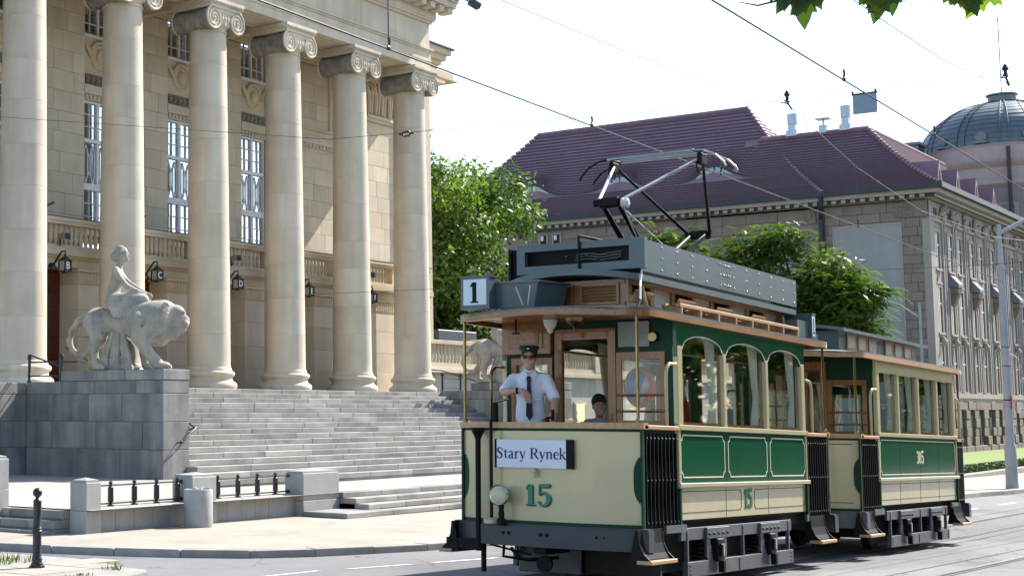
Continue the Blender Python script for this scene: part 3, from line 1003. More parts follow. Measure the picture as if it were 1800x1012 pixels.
stair = empty('staircase', (33, 21.8, .1), 'broad grey granite staircase rising to the columned portico', 'staircase')
SU0, SU1 = 24.41, 41.6
NS, RISE, TREAD, VB = 17, (2.2 - .10) / 17, .306, 19.3
rg = random.Random(9)
for i in range(NS):
    z1 = .10 + RISE * (i + 1); v0 = VB + TREAD * i
    a0 = SU0 - (.42 if i == 0 else .25 if i == 1 else .1 if i == 2 else 0)
    a = a0; e = SU1
    while a < e - .01:
        b = min(e, a + rg.uniform(1.35, 2.2))
        if e - b < .7: b = e
        mb = MB(); j = rg.uniform(-.003, .003)
        vb = v0 + TREAD + .02 if i < NS - 1 else 24.515
        vr = rg.uniform(-.004, .004)
        mb.box(a + .003, b - .003, v0 + vr, vb, z1 - RISE + .002, z1 + j, .010)
        mb.box(a + .003, b - .003, v0 + .03, vb, z1 - RISE * 1.6, z1 - RISE)
        mb.build('step_slab', GRANS, stair); a = b
core = MB()
P = [(VB + .05, -.5)] + sum([[(VB + TREAD * i + .05, .10 + RISE * i - .06), (VB + TREAD * (i + 1) + .05, .10 + RISE * i - .06)] for i in range(NS)], []) + [(24.5, 2.0), (24.5, -.5)]
core.prism(P, SU0 + .01, SU1 - .01, plane='yz'); core.build('stair_core', JOINT, stair)

# ------------------------------------------------------------------ smooth blended solids (for statues and people)
class Solid:
    def __init__(s, lo, hi, h):
        s.h = h; s.lo = np.array(lo, float)
        s.n = np.ceil((np.array(hi) - s.lo) / h).astype(int) + 1
        s.ax = [s.lo[i] + h * np.arange(s.n[i]) for i in range(3)]
        s.d = np.full(s.n, 1.0)

    def _sub(s, lo, hi, m):
        sl = []
        for i in range(3):
            a = int(max(0, math.floor((lo[i] - m - s.lo[i]) / s.h))); b = int(min(s.n[i], math.ceil((hi[i] + m - s.lo[i]) / s.h) + 1))
            if b <= a: return None
            sl.append(slice(a, b))
        X, Y, Z = np.meshgrid(s.ax[0][sl[0]], s.ax[1][sl[1]], s.ax[2][sl[2]], indexing='ij')
        return tuple(sl), X, Y, Z

    def _mix(s, sl, d, k, op):
        c = s.d[sl]
        if op == 'u':
            if k > 0:
                hh = np.clip(.5 + .5 * (c - d) / k, 0, 1); s.d[sl] = c + (d - c) * hh - k * hh * (1 - hh)
            else: s.d[sl] = np.minimum(c, d)
        else:
            if k > 0:
                hh = np.clip(.5 - .5 * (c + d) / k, 0, 1); s.d[sl] = c + (-d - c) * hh + k * hh * (1 - hh)
            else: s.d[sl] = np.maximum(c, -d)

    def cap(s, a, b, ra, rb=None, k=.04, op='u'):
        rb = ra if rb is None else rb
        a = np.array(a, float); b = np.array(b, float); m = max(ra, rb) + max(k, 3 * s.h) + .03
        r = s._sub(np.minimum(a, b), np.maximum(a, b), m)
        if r is None: return s
        sl, X, Y, Z = r
        ba = b - a; L2 = ba @ ba + 1e-12
        t = np.clip(((X - a[0]) * ba[0] + (Y - a[1]) * ba[1] + (Z - a[2]) * ba[2]) / L2, 0, 1)
        d = np.sqrt((X - a[0] - t * ba[0]) ** 2 + (Y - a[1] - t * ba[1]) ** 2 + (Z - a[2] - t * ba[2]) ** 2) - (ra + (rb - ra) * t)
        s._mix(sl, d, k, op); return s

    def chain(s, pts, rs, k=.04, op='u'):
        for i in range(len(pts) - 1): s.cap(pts[i], pts[i + 1], rs[i], rs[i + 1], k, op)
        return s

    def ell(s, c, r, k=.04, op='u', rot=None):
        c = np.array(c, float); r = np.array(r, float); R_ = max(r)
        q = s._sub(c - R_, c + R_, max(k, 3 * s.h) + .03)
        if q is None: return s
        sl, X, Y, Z = q
        X = X - c[0]; Y = Y - c[1]; Z = Z - c[2]
        if rot is not None:
            m = np.array(rot)
            X, Y, Z = m[0][0] * X + m[0][1] * Y + m[0][2] * Z, m[1][0] * X + m[1][1] * Y + m[1][2] * Z, m[2][0] * X + m[2][1] * Y + m[2][2] * Z
        k0 = np.sqrt((X / r[0]) ** 2 + (Y / r[1]) ** 2 + (Z / r[2]) ** 2) + 1e-9
        k1 = np.sqrt((X / r[0] ** 2) ** 2 + (Y / r[1] ** 2) ** 2 + (Z / r[2] ** 2) ** 2) + 1e-9
        s._mix(sl, k0 * (k0 - 1) / k1, k, op); return s

    def below(s, z):
        Z = s.ax[2][None, None, :]
        s.d = np.maximum(s.d, z - Z); return s

    def above(s, z):
        Z = s.ax[2][None, None, :]
        s.d = np.maximum(s.d, Z - z); return s

    def wave(s, fn):
        X, Y, Z = np.meshgrid(*s.ax, indexing='ij')
        s.d = s.d + fn(X, Y, Z); return s

    def mb(s):
        d = s.d; n = d.shape
        ins = d < 0
        c = np.zeros((n[0] - 1, n[1] - 1, n[2] - 1), int)
        for i in (0, 1):
            for j in (0, 1):
                for k in (0, 1): c += ins[i:n[0] - 1 + i, j:n[1] - 1 + j, k:n[2] - 1 + k]
        act = (c > 0) & (c < 8)
        ix = np.argwhere(act)
        idm = -np.ones(act.shape, int); idm[act] = np.arange(len(ix))
        acc = np.zeros((len(ix), 3)); cnt = np.zeros(len(ix))
        corners = [(i, j, k) for i in (0, 1) for j in (0, 1) for k in (0, 1)]
        for p in corners:
            for a in range(3):
                if p[a]: continue
                q = list(p); q[a] = 1
                d0 = d[ix[:, 0] + p[0], ix[:, 1] + p[1], ix[:, 2] + p[2]]; d1 = d[ix[:, 0] + q[0], ix[:, 1] + q[1], ix[:, 2] + q[2]]
                m = (d0 < 0) != (d1 < 0)
                t = np.where(m, d0 / np.where(m, d0 - d1, 1), 0)
                pos = np.tile(np.array(p, float), (len(ix), 1)); pos[:, a] = t
                acc[m] += pos[m]; cnt[m] += 1
        V = s.lo + (ix + acc / cnt[:, None]) * s.h
        F = []
        for a in range(3):
            b, e = [(1, 2), (2, 0), (0, 1)][a]
            sl0 = [slice(None)] * 3; sl1 = [slice(None)] * 3
            sl0[a] = slice(0, n[a] - 1); sl1[a] = slice(1, n[a])
            e0 = ins[tuple(sl0)]; e1 = ins[tuple(sl1)]
            pts = np.argwhere(e0 != e1)
            pts = pts[(pts[:, b] > 0) & (pts[:, e] > 0) & (pts[:, b] < n[b] - 1) & (pts[:, e] < n[e] - 1)]
            def cell(db, de):
                q = pts.copy(); q[:, b] -= db; q[:, e] -= de
                return idm[q[:, 0], q[:, 1], q[:, 2]]
            Q = np.stack([cell(1, 1), cell(0, 1), cell(0, 0), cell(1, 0)], 1)
            fl = e0[pts[:, 0], pts[:, 1], pts[:, 2]]
            Q[~fl] = Q[~fl][:, ::-1]
            F.append(Q)
        F = np.concatenate(F); F = F[(F >= 0).all(1)]
        m = MB(); m.v = [tuple(p) for p in V]; m.f = [tuple(int(i) for i in q) for q in F]; m.mi = [0] * len(m.f)
        return m


def make_lion(loc, label, woman=True):
    """x across, y backwards from the cheek front, z up; faces -y"""
    root = empty('lion_statue', loc, label, 'statue', 'stone lions flanking the steps', rot=(0, 0, R(15)))
    S = Solid((-.62, -.32, -.03), (.62, 3.2, 1.62), .0135)
    # trunk
    S.ell((0, 2.22, 1.04), (.30, .42, .33), 0)
    S.ell((0, 1.62, 1.03), (.28, .62, .285), .15)
    S.ell((0, 1.02, 1.03), (.325, .48, .42), .15)
    S.ell((0, .62, 1.06), (.33, .36, .42), .12)
    S.ell((0, .70, .80), (.27, .28, .30), .10)
    S.ell((0, .50, .74), (.20, .20, .24), .08)
    # neck and mane over the head
    S.ell((0, .44, 1.15), (.29, .25, .325), .08)
    S.ell((0, .40, 1.28), (.22, .26, .20), .06)
    S.ell((0, .16, 1.17), (.205, .24, .225), .045)
    S.ell((0, .10, 1.24), (.19, .17, .12), .04)
    S.cap((0, .10, 1.07), (0, -.075, 1.01), .145, .115, .035)
    S.cap((0, .10, 1.20), (0, -.10, 1.09), .085, .075, .05)
    S.cap((0, .10, .90), (0, -.03, .875), .12, .085, .05)
    S.ell((0, -.135, 1.06), (.075, .05, .05), .02)
    S.ell((0, .24, .80), (.18, .20, .16), .08)
    for s in (-1, 1):
        S.ell((s * .10, .0, 1.235), (.075, .09, .045), .03)            # brow
        S.ell((s * .135, -.01, 1.185), (.035, .04, .028), .008, 's')  # eye socket
        S.ell((s * .128, -.0, 1.185), (.026, .032, .022), .004)
        S.ell((s * .075, -.095, .985), (.085, .085, .075), .03)        # whisker pad
        S.ell((s * .245, .37, 1.35), (.055, .075, .09), .025)         # ear
        S.ell((s * .275, .345, 1.36), (.025, .035, .05), .015, 's')
        S.chain([(s * .03, -.175, .965), (s * .12, -.06, .925), (s * .165, .06, .905)], [.016, .022, .024], .01, 's')   # mouth line
        for i in range(7):                                              # locks of the mane
            a = i / 6
            S.chain([(s * (.25 + .03 * a), .30 + .10 * a, 1.36 - .5 * a), (s * (.315), .42 + .12 * a, 1.22 - .48 * a), (s * .29, .52 + .13 * a, 1.02 - .36 * a)], [.028, .04, .016], .008)
        S.chain([(s * .24, .22, 1.36), (s * .285, .20, 1.15), (s * .24, .24, .88)], [.03, .04, .03], .02, 's')
    # legs: near side is -x
    def leg(pts, rs, k=.07): S.chain(pts, rs, k)
    leg([(-.24, .92, 1.02), (-.27, .93, .72), (-.26, .78, .46), (-.25, .58, .20), (-.25, .52, .10)], [.22, .165, .115, .105, .105])
    S.ell((-.25, .43, .085), (.125, .18, .095), .05)
    leg([(.22, .95, 1.0), (.25, 1.02, .66), (.25, 1.06, .38), (.24, 1.03, .14)], [.21, .16, .115, .10])
    S.ell((.24, .92, .085), (.12, .17, .095), .05)
    leg([(-.20, 2.22, 1.0), (-.25, 2.08, .74), (-.24, 2.22, .46), (-.24, 2.15, .16)], [.29, .19, .105, .095])
    S.ell((-.24, 2.05, .08), (.12, .20, .085), .05)
    leg([(.20, 2.30, 1.0), (.24, 2.32, .72), (.24, 2.60, .42), (.24, 2.56, .14)], [.28, .18, .10, .09])
    S.ell((.24, 2.46, .08), (.115, .19, .085), .05)
    for (px, py) in ((-.25, .43), (.24, .92), (-.24, 2.05), (.24, 2.46)):          # toes
        for t in (-.075, -.025, .025, .075): S.ell((px + t, py - .15, .06), (.034, .06, .055), .012)
        for t in (-.05, 0, .05): S.cap((px + t, py - .21, .02), (px + t, py - .09, .13), .009, .006, .008, 's')
    # shoulder / haunch muscle lines and ribs
    S.chain([(-.34, .72, 1.20), (-.36, .78, .95), (-.34, .98, .70)], [.03, .032, .02], .03, 's')
    S.chain([(-.30, 1.92, 1.22), (-.32, 1.86, .95), (-.30, 1.96, .72)], [.028, .032, .02], .04, 's')
    for i in range(4): S.chain([(-.27, 1.30 + .13 * i, 1.18), (-.32, 1.26 + .13 * i, .98), (-.27, 1.22 + .13 * i, .80)], [.01, .012, .008], .03, 's')
    # tail
    S.chain([(-.02, 2.56, 1.16), (-.05, 2.78, 1.06), (-.06, 2.98, .86), (-.06, 3.04, .64), (-.06, 2.96, .46), (-.06, 2.80, .36), (-.04, 2.60, .36), (-.02, 2.48, .44)], [.10, .085, .075, .068, .06, .058, .075, .05], .05)
    def pose(m, bend=0, pivot=1.0, turn=0, tp=0):
        out = []
        for (x, y, z) in m.v:
            if bend and y < pivot:
                a = bend * sstep(0, .65, pivot - y); c_, s_ = math.cos(a), math.sin(a); dy = y - pivot
                x, y = x * c_ - dy * s_, pivot + x * s_ + dy * c_
            if turn:
                c_, s_ = math.cos(turn), math.sin(turn); dy = y - tp; x, y = x * c_ - dy * s_, tp + x * s_ + dy * c_
            out.append((x, (y - 1.5) * .84, z))
        m.v = out
        return m
    lion = pose(S.mb(), R(24), .95).build('lion_body', STATUE, root, smooth=180, local=True, fix=False)
    # draped support between the legs
    D = Solid((-.34, 1.0, -.03), (.34, 2.05, .98), .021)
    for i in range(8):
        y = 1.20 + .085 * i; x = -.17 + .03 * ((i * 7) % 3)
        D.chain([(x, y + .03 * i, .02), (x - .02, y + .02 * i + .04, .3), (x + .03, 1.42 + .05 * i, .85)], [.07, .052, .045], .008)
    D.ell((.03, 1.5, .3), (.13, .31, .38), .015)
    D.ell((.02, 1.5, .06), (.22, .45, .09), .04)
    pose(D.mb()).build('drapery_support', STATUE, root, smooth=180, local=True, fix=False)
    # seated woman
    G = Solid((-.52, .62, 1.0), (.52, 2.12, 2.76), .0165)
    G.ell((0, 1.78, 1.50), (.215, .19, .19), 0)
    G.cap((0, 1.80, 1.56), (0, 1.76, 1.80), .18, .155, .06)
    G.ell((0, 1.68, 2.0), (.20, .165, .21), .08)
    G.cap((-.15, 1.68, 2.14), (.15, 1.68, 2.14), .085, .085, .06)
    for s in (-1, 1): G.ell((s * .085, 1.545, 1.99), (.07, .06, .065), .03)
    G.cap((0, 1.66, 2.18), (0, 1.62, 2.34), .09, .075, .04)
    G.ell((0, 1.57, 2.50), (.115, .14, .16), .03)
    G.ell((0, 1.49, 2.42), (.075, .08, .085), .03)
    G.cap((0, 1.435, 2.52), (0, 1.405, 2.465), .016, .022, .015)      # nose
    G.ell((0, 1.43, 2.395), (.03, .025, .014), .012); G.ell((0, 1.45, 2.35), (.032, .03, .028), .02)
    for s in (-1, 1):
        G.ell((s * .045, 1.425, 2.515), (.028, .02, .016), .01, 's'); G.cap((s * .02, 1.432, 2.54), (s * .075, 1.46, 2.545), .012, .01, .012)
        G.ell((s * .105, 1.57, 2.47), (.018, .03, .04), .01)
    G.ell((0, 1.62, 2.57), (.125, .145, .13), .02); G.ell((0, 1.75, 2.45), (.125, .12, .115), .05)
    for i in range(9):                                                  # waved hair
        a = -1.2 + 2.4 * i / 8
        G.chain([(.10 * math.sin(a), 1.47, 2.62 - .05 * abs(a)), (.145 * math.sin(a), 1.60, 2.66 - .10 * abs(a)), (.13 * math.sin(a), 1.74, 2.56 - .08 * abs(a)), (.05 * math.sin(a), 1.85, 2.46)], [.018, .026, .026, .02], .005)
    G.chain([(-.20, 1.70, 2.14), (-.285, 1.56, 1.94), (-.285, 1.42, 1.80), (-.20, 1.16, 1.68), (-.12, .98, 1.64)], [.088, .072, .066, .054, .042], .03)
    G.chain([(.20, 1.68, 2.12), (.25, 1.48, 1.90), (.22, 1.36, 1.84), (.08, 1.06, 1.68), (0, .92, 1.62)], [.085, .07, .062, .052, .042], .03)
    G.ell((-.08, .92, 1.625), (.05, .075, .045), .03)
    for i in range(4): G.chain([(-.12 + .028 * i, .90, 1.64), (-.115 + .028 * i, .84, 1.625), (-.11 + .028 * i, .81, 1.58)], [.018, .017, .013], .008)
    G.chain([(-.05, .96, 1.60), (-.03, .90, 1.585)], [.018, .014], .01)
    G.ell((0, .94, 1.56), (.10, .12, .06), .03)
    # thighs under cloth, folds down the flank
    G.chain([(-.12, 1.78, 1.46), (-.20, 1.32, 1.50), (-.22, .98, 1.49)], [.19, .155, .125], .06)
    G.chain([(.12, 1.78, 1.46), (.18, 1.32, 1.48), (.20, 1.0, 1.46)], [.19, .155, .125], .06)
    for i in range(8):
        t = i / 7
        G.chain([(-.20, 1.92 - .30 * t, 1.46 + .06 * t), (-.355, 1.80 - .46 * t, 1.32 - .02 * t), (-.385, 1.68 - .58 * t, 1.09 + .12 * abs(t - .3))], [.045, .045, .03], .006)
    for i in range(6):
        t = i / 5
        G.chain([(-.30, 1.86 - .1 * t, 1.44 - .22 * t), (-.355, 1.55, 1.44 - .26 * t), (-.345, 1.15, 1.52 - .12 * t)], [.026, .028, .018], .006)
    pose(G.mb(), turn=R(20), tp=1.72).build('woman_figure', STATUE, root, smooth=180, local=True, fix=False)
    return root


lion = make_lion((23.97, 21.66, 2.482), 'grey stone lion ridden by a seated woman, left of the wide steps')
lion2 = dup(lion, loc=(42.05, 22.2, 2.482), label='stone lion statue on the far right cheek wall, seen past the tram pole')

# ------------------------------------------------------------------ stair cheeks, plaza, low walls
rng = random.Random(21)


def plaza_z(u, v):
    b = .10 + .024 * max(0, min(5.5, 28.5 - u))
    w = sstep(18.9, 20.1, v)
    return .012 * (1 - w) + b * w


pl = MB()
ul = [18.0, 19, 20, 21, 22, 23, 24, 25, 26, 27, 28, 28.5, 30, 34, 38, 42, 46]
vl = [16.95, 18.3, 18.9, 19.2, 19.5, 19.8, 20.1, 22, 24.6]
for v in vl:
    for u in ul: pl.v.append((u, v, plaza_z(u, v)))
for j in range(len(vl) - 1):
    for i in range(len(ul) - 1):
        pl.f.append((j * len(ul) + i, j * len(ul) + i + 1, (j + 1) * len(ul) + i + 1, (j + 1) * len(ul) + i)); pl.mi.append(0)
tag(pl.build('plaza', PLAZA), kind='structure')
px = MB(); px.box(18.05, 46, 17.36, 24, -.5, -.02); tag(px.build('plaza_edge', GRANS), kind='structure')
# plaza continues to the left behind the far pier
pq = MB(); pq.box(8, 17.99, 19.2, 30, -.5, .355); tag(pq.build('plaza_terrace', PLAZA), kind='structure')


def cheek(u0, label, mirror=False):
    r = empty('stair_cheek_wall', (u0 + .42, 22.2, 0), label, 'wall', 'granite stair cheek walls')
    c = MB(); c.box(u0 + .02, u0 + .82, 20.22, 24.6, -.3, 2.2); c.build('wall_core', JOINT, r)
    zs = [-.1, .82, 1.40, 1.985, 2.26]
    rg = random.Random(5)
    for i in range(4):
        z0, z1 = zs[i], zs[i + 1]
        a = 20.2
        first = True
        while a < 24.2 - .01:
            b = min(24.2, a + rg.uniform(.95, 1.35) * (.6 if first and i % 2 else 1))
            if 24.2 - b < .45: b = 24.2
            mb = MB(); pr = rg.uniform(0, .005)
            mb.box(u0 - pr, u0 + .84, a + .004, b - .004, z0 + .004, z1 - .004, .010)
            mb.build('stone_block', GRAN, r); a = b; first = False
    a = 20.19
    for b in (21.25, 22.2, 23.14):
        mb = MB(); mb.box(u0 - .012, u0 + .852, a + .003, b - .003, 2.262, 2.48, .012); mb.build('coping_slab', GRAN, r); a = b
    return r


cheek(23.57, 'grey granite stair cheek wall carrying the lion, left of the steps')
cheek(41.6, 'grey granite stair cheek wall at the far right end of the steps')
# platform front wall left of the cheek (facing the street)
pw = empty('platform_wall', (20, 24.2, 0), 'dark granite platform wall under the leftmost column', 'wall')
c = MB(); c.box(14, 23.55, 24.22, 24.6, -.3, 2.2); c.build('wall_core', JOINT, pw)
rg = random.Random(8)
for i, (z0, z1) in enumerate(((-.1, .82), (.82, 1.40), (1.40, 1.985), (1.985, 2.245))):
    a = 17.0
    while a < 23.56:
        b = min(23.565, a + rg.uniform(.9, 1.4))
        if 23.565 - b < .4: b = 23.565
        mb = MB(); mb.box(a + .004, b - .004, 24.2, 24.5, z0 + .004, z1 - .004, .01); mb.build('stone_block', GRAN, pw); a = b

# handrail on the cheek front
hr = MB(); hr.tube([(24.0, 20.08, .98), (24.46, 20.08, 1.26), (24.55, 20.12, 1.29), (24.50, 20.28, 1.22)], .018, 8); hr.ball((24.0, 20.08, .98), .035); hr.tube([(24.0, 20.08, .98), (24.0, 20.2, .96)], .014, 6); hr.tube([(24.35, 20.08, 1.19), (24.35, 20.2, 1.15)], .012, 6)
hr.tube([(24.46, 20.08, 1.26), (24.47, 20.9, 1.75), (24.47, 23.9, 3.05)], .0165, 8)
tag(hr.build('stair_handrail', IRON, smooth=60), 'thin black iron handrail fixed to the lit cheek wall beside the steps', 'handrail')


def rail_piece(label, pts, posts, z0, h):
    r = empty('iron_railing', (pts[0][0], pts[0][1], z0), label, 'railing')
    for (u, v) in posts:
        mb = MB(); mb.lathe([(.055, 0), (.055, .04), (.035, .06), (.035, h - .12), (.05, h - .11), (.05, h - .04), (.03, h)], c=(u, v, z0), n=10); mb.build('post', IRON, r, smooth=50)
    for zz in (.22, .72):
        mb = MB(); mb.tube([(u, v, z0 + zz * h) for u, v in pts], .016, 8); mb.build('rail', IRON, r)
    return r


rr = rail_piece('short black iron railing on the platform behind the lion', [(23.55, 24.1), (23.95, 23.0)], [(23.6, 24.15), (23.7, 23.25)], 2.25, .62)
mb = MB(); mb.tube([(23.6, 24.15, 2.86), (23.7, 23.25, 2.58)], .018, 8); mb.build('sloping_rail', IRON, rr)
rr = rail_piece('black iron railing at the right end of the portico beside the last column', [(42.05, 24.4), (43.2, 24.4)], [(42.05, 24.4), (43.2, 24.4)], 2.22, .62)
mb = MB(); mb.tube([(41.4, 24.4, 2.92), (42.0, 24.4, 2.90), (42.2, 24.2, 2.82), (42.2, 20.5, 1.75)], .018, 8); mb.build('sloping_rail', IRON, rr)

# --- side steps of the plaza (facing left)
ss = empty('side_steps', (17.6, 18, -.4), 'three shaded granite steps up to the plaza behind the bollard', 'staircase')
rg = random.Random(2)
for i in range(3):
    z1 = plaza_z(18, 18) - .155 * (2 - i) - .02
    u0 = 17.42 + .20 * i
    a = 17.44
    for b in (18.05, 18.7, 19.3, 20.2):
        mb = MB(); mb.box(u0 + rg.uniform(-.003, .003), 18.04, a + .002, b - .002, z1 - .135, z1, .012); mb.box(u0 + .03, 18.04, a + .002, b - .002, z1 - .165, z1 - .136); mb.build('step_slab', GRANS, ss); a = b


def pier(u0, u1, v0, v1, zb, zt, label, split=-.005):
    r = empty('granite_pier', ((u0 + u1) / 2, (v0 + v1) / 2, zb), label, 'pier', 'granite piers of the plaza wall')
    mb = MB(); mb.box(u0 - .004, u1 + .004, v0 - .004, v1 + .004, zb - .1, split - .003, .008); mb.build('pier_base', GRANP, r)
    mb = MB(); mb.box(u0, u1, v0, v1, split, zt - .05, .010); mb.build('pier_shaft', GRANP, r)
    mb = MB(); c = .03
    mb.box(u0 + c, u1 - c, v0 + c, v1 - c, zt - .05, zt - .01)
    uc, vc = (u0 + u1) / 2, (v0 + v1) / 2
    mb.add([(u0 + c, v0 + c, zt - .01), (u1 - c, v0 + c, zt - .01), (u1 - c, v1 - c, zt - .01), (u0 + c, v1 - c, zt - .01), (uc, vc, zt + .03)], [(0, 1, 4), (1, 2, 4), (2, 3, 4), (3, 0, 4)])
    mb.build('pier_cap', GRANP, r)
    return r


pier(17.98, 18.34, 17.06, 17.43, -.40, .50, 'square granite pier at the near corner of the plaza, right of the bollard')
pier(20.72, 21.40, 17.08, 17.55, -.40, .50, 'granite pier in the middle of the plaza wall behind the round bin')
pier(23.95, 25.18, 16.98, 17.42, -.42, .47, 'wide granite pier ending the plaza wall beside the low steps', -.10)
pier(17.60, 17.97, 18.86, 19.25, -.2, .86, 'granite pier at the far left edge of the picture behind the side steps', .3)


def low_wall(u0, u1, n, label):
    r = empty('plaza_wall', ((u0 + u1) / 2, 17.3, -.4), label, 'wall', 'low granite plaza walls')
    c = MB(); c.box(u0, u1, 17.20, 17.5, -.5, -.03); c.build('wall_core', JOINT, r)
    for i in range(n):
        a = u0 + (u1 - u0) * i / n; b = u0 + (u1 - u0) * (i + 1) / n
        mb = MB(); mb.box(a + .003, b - .003, 17.18, 17.4, -.48, -.028, .006); mb.build('wall_slab', GRANP, r)
    m = 3
    for i in range(m):
        a = u0 + (u1 - u0) * i / m; b = u0 + (u1 - u0) * (i + 1) / m
        mb = MB(); mb.box(a + .002, b - .002, 17.15, 17.55, -.026, .025, .012); mb.build('coping_slab', GRANP, r)


low_wall(18.345, 20.715, 5, 'low speckled granite wall between the corner pier and the bin')
low_wall(21.405, 23.945, 6, 'low speckled granite wall right of the bin')


def post_mesh(u, v, z):
    mb = MB()
    prof = [(0.0615, 0), (0.0615, .02), (0.0287, .03), (0.0246, .06), (0.0492, .075), (0.0508, .12), (0.0476, .29), (0.0508, .31), (0.0328, .32), (0.0262, .335), (0.0246, .37), (0.0369, .378), (0.0369, .40), (0.0164, .41), (0.0098, .43)]
    mb.lathe(prof, c=(u, v, z), n=8)
    return mb


def fence(us_, u0, u1, label):
    r = empty('iron_fence', ((u0 + u1) / 2, 17.33, .03), label, 'fence', 'black iron rails on the plaza wall')
    for u in us_: post_mesh(u, 17.33, .026).build('post', IRON, r, smooth=40)
    for z in (.075, .375):
        mb = MB(); mb.tube([(u0, 17.33, z), (u1, 17.33, z)], .014, 8); mb.build('rail', IRON, r)
        mb = MB(); mb.lathe([(.012, -.03), (.035, -.02), (.035, .0)], c=(u1 - .01, 17.33, z), n=10, axis='x'); mb.build('rail_socket', IRON, r)


fence([18.86, 19.46, 20.04, 20.6], 18.34, 20.72, 'black iron rail with four posts between the corner pier and the bin')
fence([21.75, 22.35, 22.95, 23.52], 21.40, 23.95, 'black iron rail with four posts right of the bin')
# --- round concrete bin
bn = empty('concrete_bin', (20.49, 16.76, -.38), 'round pale concrete litter bin standing before the plaza wall', 'bin')
CONC = M('concrete', (.40, .395, .38), (.33, .325, .31), scale=4, rough=.85, bump=.1, bscale=60, streak=.1)
mb = MB(); mb.lathe([(.248, 0), (.252, .02), (.252, .63), (.245, .645), (.215, .648), (.21, .63), (.205, .3), (.0, .29)], c=(20.49, 16.76, -.38), n=36); mb.build('bin_body', CONC, bn, smooth=40)
mb = MB(); mb.lathe([(.20, .57), (.21, .62), (.205, .59)], c=(20.49, 16.76, -.38), n=24, cap=False); mb.build('bin_liner', M('dark_sand', (.06, .055, .05), (.03, .03, .03), scale=20, rough=.9), bn)
mb = MB()
rg = random.Random(1)
for k in range(9):
    mb.tube([(20.49 + rg.uniform(-.14, .14), 16.76 + rg.uniform(-.14, .14), .22), (20.49 + rg.uniform(-.14, .14), 16.76 + rg.uniform(-.14, .14), .285)], .012, 5)
mb.build('litter', M('litter_white', (.6, .6, .58)), bn)
# --- low front steps right of the wide pier
fs = empty('plaza_front_steps', (33, 16.4, -.4), 'low flight of granite steps from the pavement to the plaza', 'staircase')
rg = random.Random(12)
mb = MB(); mb.box(25.195, 46, 16.06, 17.3, -.6, -.305); mb.box(25.195, 46, 16.33, 17.3, -.6, -.203); mb.box(25.195, 46, 16.63, 17.3, -.6, -.10); mb.build('step_core', GRANS, fs)
for i in range(4):
    z1 = -.40 + .1025 * (i + 1); v0 = 16.0 + .30 * i + (0 if i else -.05)
    a = 25.19 if i else 23.85
    if i == 0: a = 23.9
    while a < 45.9:
        b = min(46, a + rg.uniform(1.3, 2.0))
        mb = MB(); mb.box(a + .002, b - .002, v0, v0 + .32 if i or a > 25.1 else 16.97, z1 - .10, z1 + rg.uniform(-.003, .003), .01); mb.build('step_slab', GRANS, fs); a = b
# --- black bollard
bo = empty('bollard', (13.45, 13.6, gz(13.45, 13.6) + .125), 'black cast iron bollard with a ball top on the traffic island', 'bollard')
z = gz(13.45, 13.6) + .125
mb = MB(); mb.lathe([(0.0999, 0), (0.0999, .025), (0.0814, .03), (0.0740, .06), (0.0629, .065), (0.0629, .09), (0.0666, .10), (0.0629, .12), (0.0555, .13), (0.0533, .42), (0.0629, .43), (0.0651, .455), (0.0577, .465), (0.0614, .49), (0.0533, .50), (0.0518, .80), (0.0548, .82), (0.0444, .84), (0.0333, .845), (0.0222, .865), (0.0222, .88)], c=(13.45, 13.6, z), n=20); mb.build('shaft', IRON, bo, smooth=40)
mb = MB(); mb.ball((13.45, 13.6, z + .925), .060, 18, 12); mb.build('ball_top', IRON, bo, smooth=180)

# --- wall lanterns over the doors, loudspeakers and rail floodlights
LGL = M('lantern_glass', (.30, .32, .33), (.22, .24, .25), scale=5, rough=.15, spec=.6)
LWH = M('letter_white', (.75, .75, .73))


def text_mesh(name, body, size, mat, extrude=.004, bevel=0):
    c = bpy.data.curves.new(name, 'FONT'); c.body = body; c.size = size; c.extrude = extrude; c.align_x = 'CENTER'; c.align_y = 'CENTER'
    o = bpy.data.objects.new(name, c); COL.objects.link(o)
    dg = bpy.context.evaluated_depsgraph_get(); me = bpy.data.meshes.new_from_object(o.evaluated_get(dg))
    bpy.data.objects.remove(o); bpy.data.curves.remove(c)
    me.materials.clear(); me.materials.append(mat)
    r = bpy.data.objects.new(name, me); COL.objects.link(r)
    return r


